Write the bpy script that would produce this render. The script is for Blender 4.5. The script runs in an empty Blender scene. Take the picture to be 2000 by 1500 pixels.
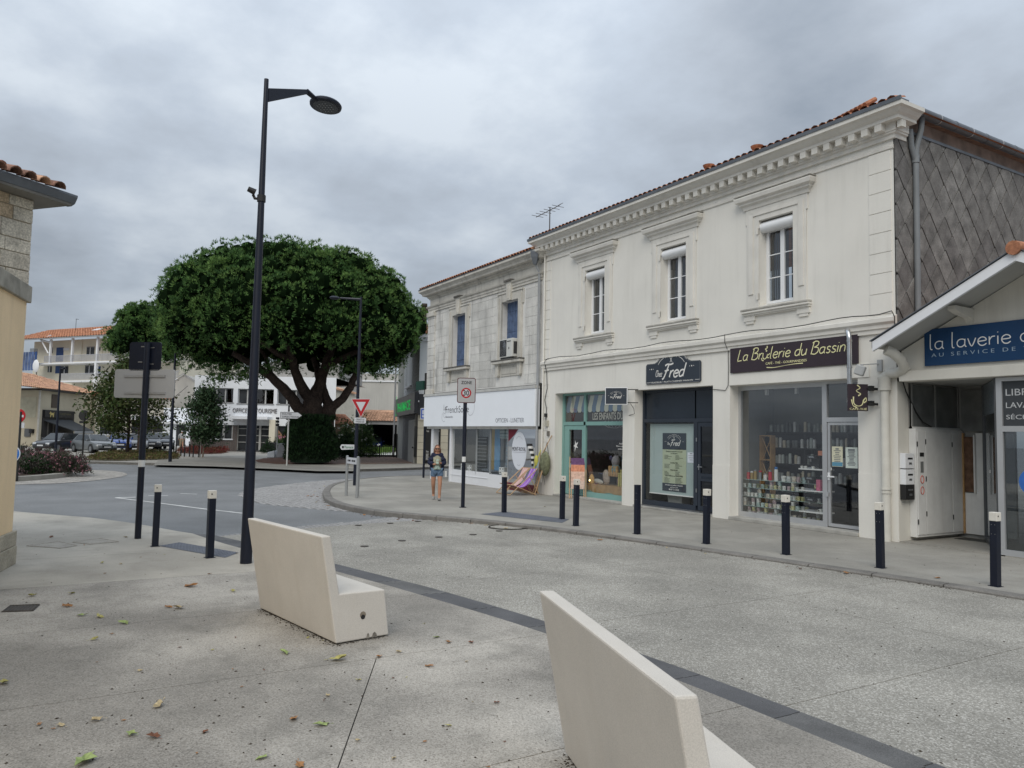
import bpy, bmesh, math, random
import numpy as np
from mathutils import Vector, Matrix
random.seed(7)
sc = bpy.context.scene
col = sc.collection
pi = math.pi
# ---------------- camera (street frame: X along the facades, Y into the buildings, Z up)
HEAD = math.radians(31.2)
PITCH = math.atan(1500/22150); ROLL = math.atan(436/22150)
CAM = Vector((9.16, -14.6, 1.95))
fh = Vector((-math.cos(HEAD), math.sin(HEAD), 0)) ; fh = Vector((-0.8554, 0.5180, 0)).normalized()
rh = Vector((fh.y, -fh.x, 0))
FW = fh*math.cos(PITCH) + Vector((0,0,1))*math.sin(PITCH)
U0 = -fh*math.sin(PITCH) + Vector((0,0,1))*math.cos(PITCH)
RW = rh*math.cos(ROLL) + U0*math.sin(ROLL)
UW = -rh*math.sin(ROLL) + U0*math.cos(ROLL)
cd = bpy.data.cameras.new('camera'); cam = bpy.data.objects.new('camera', cd); col.objects.link(cam)
cd.sensor_width = 36; cd.lens = 27; cd.clip_start = .1; cd.clip_end = 3000
m = Matrix.Identity(4)
for i in range(3): m[i][0] = RW[i]; m[i][1] = UW[i]; m[i][2] = -FW[i]; m[i][3] = CAM[i]
cam.matrix_world = m; sc.camera = cam
# ---------------- sky, sun, exposure
SUN_EL = math.radians(43); SUN_AZ = math.radians(132)
world = bpy.data.worlds.new('World'); sc.world = world; world.use_nodes = True
nt = world.node_tree; nt.nodes.clear()
def nn(t, **k):
    n = nt.nodes.new(t)
    for a, b in k.items(): setattr(n, a, b)
    return n
L = nt.links.new
out = nn('ShaderNodeOutputWorld'); bg = nn('ShaderNodeBackground'); bg.inputs[1].default_value = 0.12
sky = nn('ShaderNodeTexSky', sky_type='NISHITA'); sky.sun_disc = False; sky.sun_elevation = SUN_EL; sky.sun_rotation = SUN_AZ
tc = nn('ShaderNodeTexCoord'); sep = nn('ShaderNodeSeparateXYZ'); L(tc.outputs['Generated'], sep.inputs[0])
def mth(op, a, b=None, clamp=False):
    n = nn('ShaderNodeMath', operation=op, use_clamp=clamp)
    for i, v in enumerate((a, b)):
        if v is None: continue
        if isinstance(v, (int, float)): n.inputs[i].default_value = v
        else: L(v, n.inputs[i])
    return n.outputs[0]
zc = mth('MAXIMUM', sep.outputs[2], 0.0)
den = mth('ADD', zc, 0.22)
cx = mth('DIVIDE', sep.outputs[0], den); cy = mth('DIVIDE', sep.outputs[1], den)
cmb = nn('ShaderNodeCombineXYZ'); L(cx, cmb.inputs[0]); L(cy, cmb.inputs[1])
n1 = nn('ShaderNodeTexNoise'); n1.inputs['Scale'].default_value = 0.62; n1.inputs['Detail'].default_value = 5; n1.inputs['Roughness'].default_value = .45; n1.inputs['Distortion'].default_value = .8
L(cmb.outputs[0], n1.inputs['Vector'])
n2 = nn('ShaderNodeTexNoise'); n2.inputs['Scale'].default_value = 2.3; n2.inputs['Detail'].default_value = 7; n2.inputs['Roughness'].default_value = .56
L(cmb.outputs[0], n2.inputs['Vector'])
nz = mth('ADD', mth('MULTIPLY', n1.outputs[0], .62), mth('MULTIPLY', n2.outputs[0], .38))
rmp = nn('ShaderNodeValToRGB'); L(nz, rmp.inputs[0])
e = rmp.color_ramp.elements; e[0].position = .37; e[0].color = (.47, .54, .635, 1); e[1].position = .61; e[1].color = (1.06, 1.16, 1.27, 1)
k = rmp.color_ramp.elements.new(.46); k.color = (.66, .735, .835, 1)
k = rmp.color_ramp.elements.new(.54); k.color = (.82, .92, 1.05, 1)
grad = mth('ADD', mth('ADD', mth('MULTIPLY', zc, .9), .60), mth('MULTIPLY', mth('MULTIPLY', zc, zc), .75))          # overcast: brighter overhead
lum = mth('MULTIPLY', grad, 5.1)
mx = nn('ShaderNodeMix', data_type='RGBA', blend_type='MULTIPLY'); mx.inputs[0].default_value = 1
L(rmp.outputs[0], mx.inputs[6]); cg = nn('ShaderNodeCombineXYZ')
for i in range(3): L(lum, cg.inputs[i])
L(cg.outputs[0], mx.inputs[7])
mx2 = nn('ShaderNodeMix', data_type='RGBA'); mx2.inputs[0].default_value = .94
L(sky.outputs[0], mx2.inputs[6]); L(mx.outputs[2], mx2.inputs[7])
L(mx2.outputs[2], bg.inputs[0]); L(bg.outputs[0], out.inputs[0])
sl = bpy.data.lights.new('sun', 'SUN'); sl.energy = 1.5; sl.angle = math.radians(40); sl.color = (1, .93, .82)
sun = bpy.data.objects.new('sun', sl); col.objects.link(sun)
sd = Vector((math.sin(SUN_AZ)*math.cos(SUN_EL), math.cos(SUN_AZ)*math.cos(SUN_EL), math.sin(SUN_EL)))
sun.rotation_euler = sd.to_track_quat('Z', 'Y').to_euler()
sc.view_settings.view_transform = 'Standard'; sc.view_settings.look = 'None'; sc.view_settings.exposure = 0.12; sc.view_settings.gamma = 1
sc.view_settings.use_curve_mapping = False

# ---------------- survey helpers: where a sight line meets the ground or a wall plane
def ray(px, py): return FW*1500 + RW*(px-1000) - UW*(py-750)
def G(px, py, z=0.0):
    v = ray(px, py); return CAM + v*((z-CAM.z)/v.z)
def PY(px, py, Y): v = ray(px, py); return CAM + v*((Y-CAM.y)/v.y)
def PX(px, py, X): v = ray(px, py); return CAM + v*((X-CAM.x)/v.x)
def PP(px, py, p0, n): v = ray(px, py); return CAM + v*((p0-CAM).dot(n)/v.dot(n))
def PD(px, py, D):       # at horizontal depth D
    v = ray(px, py); return CAM + v*(D/v.dot(fh))
def HT(b, py):           # height of image row py above ground point b
    lo, hi = 0., 60.
    for _ in range(40):
        mm = (lo+hi)/2; v = Vector((b.x, b.y, mm))-CAM; y = 750-1500*v.dot(UW)/v.dot(FW)
        if y > py: lo = mm
        else: hi = mm
    return lo
class Wall:
    """local frame of a wall: x along the wall (left to right as seen), y up, z outward; origin on the ground"""
    def __init__(s, a, b, h0=0):
        s.a = Vector((a.x, a.y, h0)); ex = Vector((b.x-a.x, b.y-a.y, 0)); s.w = ex.length; ex.normalize(); ez = ex.cross(Vector((0,0,1))); s.n = ez
        s.M = Matrix.Identity(4)
        for i in range(3): s.M[i][0] = ex[i]; s.M[i][1] = (0,0,1)[i]; s.M[i][2] = ez[i]; s.M[i][3] = s.a[i]
        s.I = s.M.inverted()
    def at(s, px, py, off=0.): q = s.I @ PP(px, py, s.a+s.n*off, s.n); return q.x, q.y
    def rect(s, x0, y0, x1, y1, off=0.):
        a = s.at(x0, y0, off); b = s.at(x1, y1, off); return min(a[0],b[0]), max(a[0],b[0]), min(a[1],b[1]), max(a[1],b[1])

# ---------------- materials
MATS = {}
def M_(name, c, rough=.75, var=.12, scale=1.5, fine=0., fscale=60., bump=0., bscale=80., metal=0., streak=0., spec=.35, coat=0., dirt=None, c2=None, emit=0., coord='P', trans=0.):
    if name in MATS: return MATS[name]
    m = bpy.data.materials.new(name); m.use_nodes = True; t = m.node_tree; b = t.nodes['Principled BSDF']; l = t.links.new; N = t.nodes.new
    b.inputs['Roughness'].default_value = rough; b.inputs['Metallic'].default_value = metal; b.inputs['Specular IOR Level'].default_value = spec; b.inputs['Coat Weight'].default_value = coat
    if coord == 'P': g = N('ShaderNodeNewGeometry').outputs['Position']
    else: g = N('ShaderNodeTexCoord').outputs['Object']
    def noise(s, d=4, vec=g, r=.55):
        n = N('ShaderNodeTexNoise'); n.inputs['Scale'].default_value = s; n.inputs['Detail'].default_value = d; n.inputs['Roughness'].default_value = r; l(vec, n.inputs['Vector']); return n.outputs[0]
    def ramp(f, a, b_, pa=.3, pb=.7):
        n = N('ShaderNodeValToRGB'); l(f, n.inputs[0]); e = n.color_ramp.elements; e[0].position = pa; e[1].position = pb
        e[0].color = (*a, 1) if len(a) == 3 else a; e[1].color = (*b_, 1) if len(b_) == 3 else b_; return n.outputs[0]
    def mix(f, a, b_, mode='MIX'):
        n = N('ShaderNodeMix'); n.data_type = 'RGBA'; n.blend_type = mode
        if isinstance(f, float): n.inputs[0].default_value = f
        else: l(f, n.inputs[0])
        for i, v in ((6, a), (7, b_)):
            if isinstance(v, tuple): n.inputs[i].default_value = (*v, 1)
            else: l(v, n.inputs[i])
        return n.outputs[2]
    c = tuple(c); lo = tuple(max(0, x*(1-var)) for x in c); hi = tuple(min(1, x*(1+var)) for x in (c2 or c))
    cc = ramp(noise(scale, 6), lo, hi)
    if fine: cc = mix(1.0, cc, ramp(noise(fscale, 2), (1-fine,)*3, (1+fine*.6,)*3, .35, .65), 'MULTIPLY')
    if streak or dirt:
        mp = N('ShaderNodeMapping'); mp.inputs['Scale'].default_value = (4.5, 4.5, .35); l(g, mp.inputs[0])
        dcol = dirt or tuple(x*.45 for x in c)
        f = ramp(noise(1.0, 5, mp.outputs[0], .6), (0,)*3, (1,)*3, .5, .8)
        f2 = ramp(noise(.6, 4), (0,)*3, (1,)*3, .35, .75)
        f3 = mix(1.0, f, f2, 'MULTIPLY')
        f4 = mix(1.0, f3, (streak,)*3, 'MULTIPLY')
        sp = N('ShaderNodeSeparateColor'); l(f4, sp.inputs[0])
        cc = mix(sp.outputs[0], cc, dcol)
    l(cc, b.inputs['Base Color'])
    if bump:
        bp = N('ShaderNodeBump'); bp.inputs['Strength'].default_value = min(1, bump); bp.inputs['Distance'].default_value = .01; l(noise(bscale, 4), bp.inputs['Height']); l(bp.outputs[0], b.inputs['Normal'])
    if emit: l(cc, b.inputs['Emission Color']); b.inputs['Emission Strength'].default_value = emit
    MATS[name] = m; return m
def glass(name, tint=(.75,.8,.8), ior=1.5, boost=0.0, rough=0.0):
    if name in MATS: return MATS[name]
    m = bpy.data.materials.new(name); m.use_nodes = True; t = m.node_tree; t.nodes.clear(); N = t.nodes.new; l = t.links.new
    o = N('ShaderNodeOutputMaterial'); a = N('ShaderNodeBsdfTransparent'); a.inputs[0].default_value = (*tint, 1)
    g = N('ShaderNodeBsdfGlossy'); g.inputs['Roughness'].default_value = rough; g.inputs[0].default_value = (.95,.97,1,1)
    f = N('ShaderNodeLayerWeight'); f.inputs[0].default_value = .5; pw = N('ShaderNodeMath'); pw.operation = 'POWER'; pw.inputs[1].default_value = 4.5; l(f.outputs['Facing'], pw.inputs[0])
    ad = N('ShaderNodeMath'); ad.operation = 'MULTIPLY_ADD'; ad.inputs[1].default_value = 1-.05-boost; ad.inputs[2].default_value = .05+boost; ad.use_clamp = True
    mx = N('ShaderNodeMixShader'); l(pw.outputs[0], ad.inputs[0]); l(ad.outputs[0], mx.inputs[0]); l(a.outputs[0], mx.inputs[1]); l(g.outputs[0], mx.inputs[2]); l(mx.outputs[0], o.inputs[0])
    MATS[name] = m; return m
def pebble(name, c, dark, light, amt=.5, joints=0., scale=110., patch=.12, stain=(.12,.115,.10), stain_amt=.35):
    """exposed aggregate: small stones of mixed tone in a cement matrix"""
    m = bpy.data.materials.new(name); m.use_nodes = True; t = m.node_tree; b = t.nodes['Principled BSDF']; l = t.links.new; N = t.nodes.new
    g = N('ShaderNodeNewGeometry').outputs['Position']; b.inputs['Roughness'].default_value = .8; b.inputs['Specular IOR Level'].default_value = .3
    def noise(s, d=4, r=.55):
        n = N('ShaderNodeTexNoise'); n.inputs['Scale'].default_value = s; n.inputs['Detail'].default_value = d; n.inputs['Roughness'].default_value = r; l(g, n.inputs['Vector']); return n.outputs[0]
    def ramp(f, els):
        n = N('ShaderNodeValToRGB'); l(f, n.inputs[0]); e = n.color_ramp.elements
        e[0].position, e[0].color = els[0][0], (*els[0][1], 1); e[1].position, e[1].color = els[-1][0], (*els[-1][1], 1)
        for p, cc in els[1:-1]: k = e.new(p); k.color = (*cc, 1)
        return n.outputs[0]
    def mix(f, a, b_, mode='MIX'):
        n = N('ShaderNodeMix'); n.data_type = 'RGBA'; n.blend_type = mode
        if isinstance(f, float): n.inputs[0].default_value = f
        else: l(f, n.inputs[0])
        for i, v in ((6, a), (7, b_)):
            if isinstance(v, tuple): n.inputs[i].default_value = (*v, 1)
            else: l(v, n.inputs[i])
        return n.outputs[2]
    v = N('ShaderNodeTexVoronoi'); v.inputs['Scale'].default_value = scale; l(g, v.inputs['Vector'])
    s = N('ShaderNodeSeparateColor'); l(v.outputs['Color'], s.inputs[0])
    peb = ramp(s.outputs[0], [(0, dark), (.18, dark), (.3, c), (.75, c), (.86, light), (1, light)])
    base = ramp(noise(.9, 7, .62), [(.3, tuple(x*(1-patch) for x in c)), (.7, tuple(x*(1+patch) for x in c))])
    cc = mix(amt, base, peb)
    big = ramp(noise(.45, 3), [(.42, (1-patch*1.2,)*3), (.62, (1+patch*.8,)*3)])
    cc = mix(1.0, cc, big, 'MULTIPLY')
    st = ramp(noise(1.7, 6, .68), [(.5, (0,)*3), (.72, (stain_amt,)*3)])
    sp = N('ShaderNodeSeparateColor'); l(st, sp.inputs[0]); cc = mix(sp.outputs[0], cc, stain)
    v2 = N('ShaderNodeTexVoronoi'); v2.inputs['Scale'].default_value = 1.9; v2.inputs['Randomness'].default_value = 1.; l(g, v2.inputs['Vector'])
    gum = ramp(v2.outputs['Distance'], [(0, (.5,)*3), (.028, (.5,)*3), (.034, (0,)*3), (1, (0,)*3)])
    sp2 = N('ShaderNodeSeparateColor'); l(gum, sp2.inputs[0]); cc = mix(sp2.outputs[0], cc, tuple(x*.55 for x in c))
    l(cc, b.inputs['Base Color'])
    bp = N('ShaderNodeBump'); bp.inputs['Strength'].default_value = .5; bp.inputs['Distance'].default_value = .004; l(v.outputs['Distance'], bp.inputs['Height']); l(bp.outputs[0], b.inputs['Normal'])
    MATS[name] = m; return m

# ---------------- mesh building
MW = {}
I4 = Matrix.Identity(4)
class MB:
    def __init__(s, M=None): s.v = []; s.f = []; s.mi = []; s.M = M or I4; s.cur = 0
    def add(s, vs, fs):
        o = len(s.v); s.v += [s.M @ Vector(p) for p in vs]; s.f += [tuple(o+i for i in f) for f in fs]; s.mi += [s.cur]*len(fs); return s
    def box(s, x0, x1, y0, y1, z0, z1):
        return s.add([(x0,y0,z0),(x1,y0,z0),(x1,y1,z0),(x0,y1,z0),(x0,y0,z1),(x1,y0,z1),(x1,y1,z1),(x0,y1,z1)], [(0,3,2,1),(4,5,6,7),(0,1,5,4),(1,2,6,5),(2,3,7,6),(3,0,4,7)])
    def quad(s, *p): return s.add(p, [tuple(range(len(p)))])
    def prism(s, poly, ax, a, b):
        """extrude polygon (2 coords) along axis ax from a to b"""
        def P(u, v, w): return {'x': (w,u,v), 'y': (u,w,v), 'z': (u,v,w)}[ax]
        n = len(poly); vs = [P(u,v,a) for u,v in poly]+[P(u,v,b) for u,v in poly]
        fs = [tuple(range(n))[::-1], tuple(range(n,2*n))]+[(i,(i+1)%n,n+(i+1)%n,n+i) for i in range(n)]
        return s.add(vs, fs)
    def tube(s, pts, r, n=8, cap=True, closed=False):
        pts = [Vector(p) for p in pts]; k = len(pts); rs = r if isinstance(r, (list, tuple)) else [r]*k
        vs = []; up = Vector((0,0,1)); prev = None
        for i, p in enumerate(pts):
            if closed: t = pts[(i+1)%k]-pts[i-1]
            else: t = pts[min(i+1,k-1)]-pts[max(i-1,0)]
            if t.length < 1e-9: t = Vector((0,0,1))
            t.normalize()
            if prev is None: a = t.cross(up) if abs(t.z) < .95 else t.cross(Vector((1,0,0)))
            else: a = prev-t*prev.dot(t)
            a.normalize(); prev = a; b = t.cross(a)
            for j in range(n):
                an = 2*pi*j/n; vs.append(p+(a*math.cos(an)+b*math.sin(an))*rs[i])
        fs = [(i*n+j, i*n+(j+1)%n, (i+1)*n+(j+1)%n, (i+1)*n+j) for i in range(k-1) for j in range(n)]
        if closed: fs += [((k-1)*n+j, (k-1)*n+(j+1)%n, (j+1)%n, j) for j in range(n)]
        elif cap: fs += [tuple(range(n))[::-1], tuple((k-1)*n+j for j in range(n))]
        return s.add(vs, fs)
    def cyl(s, p, r, h, n=16, ax='z', r2=None):
        p = Vector(p); d = {'x': Vector((1,0,0)), 'y': Vector((0,1,0)), 'z': Vector((0,0,1))}[ax]
        return s.tube([p, p+d*h], [r, r if r2 is None else r2], n)
    def lathe(s, prof, c=(0,0,0), n=16, ax='z'):
        c = Vector(c); vs = []
        for r, z in prof:
            for j in range(n):
                a = 2*pi*j/n; q = (r*math.cos(a), r*math.sin(a), z)
                if ax == 'y': q = (q[0], q[2], q[1])
                if ax == 'x': q = (q[2], q[0], q[1])
                vs.append(c+Vector(q))
        k = len(prof); fs = [(i*n+j, i*n+(j+1)%n, (i+1)*n+(j+1)%n, (i+1)*n+j) for i in range(k-1) for j in range(n)]
        fs += [tuple(range(n))[::-1], tuple((k-1)*n+j for j in range(n))]
        return s.add(vs, fs)
    def ellip(s, c, r, n=12, m=8):
        vs = [(c[0], c[1], c[2]-r[2])]
        for i in range(1, m):
            t = -pi/2+pi*i/m
            vs += [(c[0]+r[0]*math.cos(t)*math.cos(2*pi*j/n), c[1]+r[1]*math.cos(t)*math.sin(2*pi*j/n), c[2]+r[2]*math.sin(t)) for j in range(n)]
        vs.append((c[0], c[1], c[2]+r[2])); q = len(vs)-1
        fs = [(0, 1+(j+1)%n, 1+j) for j in range(n)]+[(1+(i*n)+j, 1+i*n+(j+1)%n, 1+(i+1)*n+(j+1)%n, 1+(i+1)*n+j) for i in range(m-2) for j in range(n)]
        fs += [(1+(m-2)*n+j, 1+(m-2)*n+(j+1)%n, q) for j in range(n)]
        return s.add(vs, fs)
    def wallrect(s, x0, x1, y0, y1, holes, depth, z=0):
        """wall face in the local xy plane at z with holes (x0,x1,y0,y1) and reveals of a given depth"""
        xs = sorted({x0, x1, *[h[0] for h in holes], *[h[1] for h in holes]}); ys = sorted({y0, y1, *[h[2] for h in holes], *[h[3] for h in holes]})
        xs = [x for x in xs if x0 <= x <= x1]; ys = [y for y in ys if y0 <= y <= y1]
        for i in range(len(xs)-1):
            for j in range(len(ys)-1):
                cx, cy = (xs[i]+xs[i+1])/2, (ys[j]+ys[j+1])/2
                if any(h[0] < cx < h[1] and h[2] < cy < h[3] for h in holes): continue
                s.quad((xs[i],ys[j],z),(xs[i+1],ys[j],z),(xs[i+1],ys[j+1],z),(xs[i],ys[j+1],z))
        for a, b, c, d in holes:
            s.quad((a,c,z),(a,d,z),(a,d,z-depth),(a,c,z-depth)); s.quad((b,c,z-depth),(b,d,z-depth),(b,d,z),(b,c,z))
            s.quad((a,d,z),(b,d,z),(b,d,z-depth),(a,d,z-depth)); s.quad((a,c,z-depth),(b,c,z-depth),(b,c,z),(a,c,z))
        return s
    def obj(s, name, mat, parent=None, smooth=False, bevel=0., label=None):
        inv = MW[parent].inverted() if parent is not None else I4
        me = bpy.data.meshes.new(name); me.from_pydata([tuple(inv @ v) for v in s.v], [], s.f)
        for mm in (mat if isinstance(mat, (list, tuple)) else [mat]): me.materials.append(mm)
        if any(s.mi): me.polygons.foreach_set('material_index', s.mi)
        if bevel:
            bm = bmesh.new(); bm.from_mesh(me); bmesh.ops.remove_doubles(bm, verts=bm.verts, dist=1e-5)
            bmesh.ops.recalc_face_normals(bm, faces=bm.faces)
            ed = [e for e in bm.edges if len(e.link_faces) == 2 and e.calc_face_angle(0) > .5]
            bmesh.ops.bevel(bm, geom=ed, offset=bevel, segments=2, affect='EDGES', profile=.5); bm.to_mesh(me); bm.free()
        if smooth:
            me.polygons.foreach_set('use_smooth', [True]*len(me.polygons))
            try: me.set_sharp_from_angle(angle=math.radians(40))
            except Exception: pass
        me.update()
        o = bpy.data.objects.new(name, me); col.objects.link(o)
        if parent is not None: o.parent = parent; MW[o] = MW[parent]
        else: MW[o] = I4
        if label: o['label'] = label
        return o
def thing(name, label, cat, loc=(0,0,0), rz=0, group=None, M=None):
    o = bpy.data.objects.new(name, None); col.objects.link(o); o.empty_display_size = .1
    mw = M.copy() if M is not None else Matrix.Translation(Vector(loc)) @ Matrix.Rotation(rz, 4, 'Z')
    o.matrix_world = mw; MW[o] = mw; o['label'] = label; o['category'] = cat
    if group: o['group'] = group
    return o
def tag(o, label, cat, group=None):
    o['label'] = label; o['category'] = cat
    if group: o['group'] = group
    return o
def kind(o, k='structure'): o['kind'] = k; return o
def dup(root, mw, label=None):
    def cp(o, par):
        c = o.copy(); col.objects.link(c)
        if par is not None: c.parent = par
        for ch in KIDS[o]: cp(ch, c)
        return c
    r = cp(root, None); r.matrix_world = mw; MW[r] = mw
    if label: r['label'] = label
    return r
class _K(dict):
    def __missing__(s, o): v = [c for c in o.children]; s[o] = v; return v
KIDS = _K()
def T(x, y, z=0, rz=0): return Matrix.Translation((x, y, z)) @ Matrix.Rotation(rz, 4, 'Z')
FAC = Matrix(((1,0,0,0),(0,0,-1,0),(0,1,0,0),(0,0,0,1)))     # facade frame: x right, y up, z toward the street
def facade(y=0.): mm = FAC.copy(); mm[1][3] = y; return mm
# ---------------- lettering
def text(s, M, box, mat, parent, name='lettering', depth=.004, shear=0., bold=0.):
    """flat letters fitted to box (x0,x1,y0,y1) in frame M"""
    cu = bpy.data.curves.new('t', 'FONT'); cu.body = s; cu.extrude = .01; cu.shear = shear; cu.offset = bold; cu.resolution_u = 3
    o = bpy.data.objects.new('t', cu); col.objects.link(o)
    me = bpy.data.meshes.new_from_object(o.evaluated_get(bpy.context.evaluated_depsgraph_get()))
    col.objects.unlink(o); bpy.data.objects.remove(o)
    a = np.empty(len(me.vertices)*3); me.vertices.foreach_get('co', a); a = a.reshape(-1, 3)
    mn, mxx = a.min(0), a.max(0); sx = (box[1]-box[0])/(mxx[0]-mn[0]); sy = (box[3]-box[2])/(mxx[1]-mn[1])
    b = MB(M); b.add([(box[0]+(p[0]-mn[0])*sx, box[2]+(p[1]-mn[1])*sy, depth*(1 if p[2] > 0 else 0)) for p in a], [tuple(p.vertices) for p in me.polygons])
    bpy.data.meshes.remove(me)
    return b.obj(name, mat, parent)
GL = {  # stroke glyphs: (advance, [polylines]) with x-height .5, ascender 1
 'a': (.52, [[(.42,.42),(.3,.5),(.12,.45),(.05,.25),(.12,.05),(.27,.02),(.4,.15)],[(.42,.5),(.41,.1),(.48,.0)]]),
 'b': (.5, [[(.06,1),(.06,.02)],[(.06,.35),(.2,.5),(.38,.42),(.42,.2),(.3,.02),(.12,.02),(.06,.12)]]),
 'c': (.46, [[(.42,.4),(.3,.5),(.13,.45),(.05,.25),(.13,.04),(.3,.0),(.42,.1)]]),
 'd': (.52, [[(.42,.42),(.3,.5),(.12,.45),(.05,.25),(.12,.05),(.27,.02),(.4,.15)],[(.43,1),(.42,.0)]]),
 'e': (.48, [[(.07,.26),(.4,.3),(.36,.46),(.22,.51),(.08,.4),(.05,.2),(.15,.02),(.3,.0),(.42,.1)]]),
 'h': (.5, [[(.06,1),(.06,0)],[(.06,.3),(.2,.5),(.36,.45),(.4,.25),(.4,0)]]),
 'i': (.2, [[(.08,.5),(.08,.0)],[(.08,.7),(.08,.74)]]),
 'l': (.24, [[(.07,1),(.06,.1),(.16,0)]]),
 'n': (.5, [[(.06,.5),(.06,0)],[(.06,.3),(.2,.5),(.36,.45),(.4,.25),(.4,0)]]),
 'o': (.5, [[(.25,.5),(.1,.45),(.05,.25),(.1,.05),(.25,0),(.4,.05),(.45,.25),(.4,.45),(.25,.5)]]),
 'r': (.36, [[(.07,.5),(.07,0)],[(.07,.28),(.18,.47),(.32,.49)]]),
 's': (.4, [[(.34,.44),(.2,.51),(.08,.42),(.14,.29),(.28,.22),(.33,.1),(.2,.0),(.05,.06)]]),
 't': (.32, [[(.12,.8),(.12,.1),(.26,.0)],[(.02,.52),(.26,.52)]]),
 'u': (.5, [[(.06,.5),(.06,.2),(.14,.02),(.28,.02),(.4,.18)],[(.42,.5),(.42,0)]]),
 'v': (.44, [[(.03,.5),(.2,0),(.39,.5)]]),
 'x': (.44, [[(.03,.5),(.38,0)],[(.38,.5),(.03,0)]]),
 'z': (.44, [[(.05,.46),(.2,.5),(.38,.46),(.05,.04),(.2,0),(.4,.04)]]),
 'L': (.5, [[(.1,1),(.06,.05),(.1,.0),(.44,.04)]]),
 'B': (.62, [[(.1,.95),(.05,0)],[(.0,.9),(.2,1.02),(.45,.95),(.45,.7),(.2,.55)],[(.2,.55),(.5,.48),(.55,.2),(.35,.0),(.1,.04)]]),
 'C': (.6, [[(.5,.8),(.4,1),(.2,.9),(.07,.5),(.15,.1),(.35,0),(.5,.12)]]),
 'F': (.6, [[(.02,.9),(.2,1.0),(.5,.97),(.72,1.04)],[(.35,.97),(.27,.5),(.17,.0),(.04,-.12)],[(.1,.5),(.45,.56)]]),
 'U': (.66, [[(.02,.5),(.06,.15),(.2,-.02),(.36,.05),(.42,.2)],[(.62,.42),(.5,.3),(.42,.36),(.46,.1),(.6,.06)],[(-.06,.1),(.04,-.1),(.2,-.16)],[(.2,1.08),(.3,.95),(.14,.82),(.3,.68),(.24,.6)]]),
 ' ': (.3, [])}
def catmull(p, k=4):
    if len(p) < 3: return p
    o = []
    for i in range(len(p)-1):
        a, b, c, d = p[max(i-1,0)], p[i], p[i+1], p[min(i+2,len(p)-1)]
        for j in range(k):
            t = j/k; o.append(tuple(.5*((2*b[q])+(c[q]-a[q])*t+(2*a[q]-5*b[q]+4*c[q]-d[q])*t*t+(3*b[q]-a[q]-3*c[q]+d[q])*t**3) for q in (0,1)))
    o.append(p[-1]); return o
def ribbon(b, pl, w, z0=.0, z1=.004, w2=None):
    """flat stroke along polyline pl (2d) of half width w"""
    n = len(pl); vs = []
    for i, p in enumerate(pl):
        q0, q1 = pl[max(i-1,0)], pl[min(i+1,n-1)]; dx, dy = q1[0]-q0[0], q1[1]-q0[1]; l = math.hypot(dx, dy) or 1; nx, ny = -dy/l, dx/l
        ww = w if w2 is None else w+(w2-w)*abs(2*i/(n-1)-1)
        vs += [(p[0]+nx*ww, p[1]+ny*ww, z1), (p[0]-nx*ww, p[1]-ny*ww, z1)]
    b.add(vs, [(2*i, 2*i+1, 2*i+3, 2*i+2) for i in range(n-1)])
def script(s, M, box, mat, parent, w=.03, shear=.15, name='lettering'):
    pls = []; x = 0
    for ch in s:
        adv, ps = GL[ch]
        for p in ps: pls.append([(x+q[0]+shear*q[1], q[1]) for q in catmull(p)])
        x += adv
    allp = [q for p in pls for q in p]; x0 = min(q[0] for q in allp); x1 = max(q[0] for q in allp); y0 = min(q[1] for q in allp); y1 = max(q[1] for q in allp)
    sx = (box[1]-box[0])/(x1-x0); sy = (box[3]-box[2])/(y1-y0); b = MB(M)
    for i, p in enumerate(pls): ribbon(b, [(box[0]+(q[0]-x0)*sx, box[2]+(q[1]-y0)*sy) for q in p], w*sy, 0, .003+.00015*i)
    return b.obj(name, mat, parent)
# ================= GROUND =================
asph = M_('asphalt', (.20,.205,.207), rough=.85, var=.18, scale=.5, fine=.35, fscale=55, bump=.3, bscale=120)
conc = pebble('plaza_aggregate', (.35,.325,.285), (.15,.135,.115), (.50,.47,.42), amt=.50, scale=105, patch=.20, stain_amt=.5)
roadc = pebble('road_aggregate', (.295,.28,.245), (.17,.16,.14), (.56,.54,.49), amt=.62, scale=88, patch=.12, stain_amt=.2)
pave = pebble('pavement_concrete', (.32,.305,.27), (.19,.18,.165), (.38,.37,.34), amt=.3, scale=120, patch=.1, stain_amt=.25)
farp = M_('far_pavement', (.34,.325,.29), rough=.9, var=.12, scale=.35, fine=.12, fscale=6)
bedm = M_('joint_dark', (.045,.042,.036), rough=.95, var=.3, scale=6)
kerbm = M_('kerb_stone', (.19,.18,.165), rough=.85, var=.22, scale=2.5, fine=.25, fscale=90)
basalt = M_('dark_basalt', (.10,.10,.104), rough=.7, var=.22, scale=1.6, fine=.3, fscale=140, bump=.2)
basalt2 = M_('dark_basalt_worn', (.125,.124,.122), rough=.75, var=.25, scale=2, fine=.3, fscale=120)
cobble = M_('cobble', (.32,.315,.31), rough=.85, var=.14, scale=3, fine=.25, fscale=30)
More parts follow.
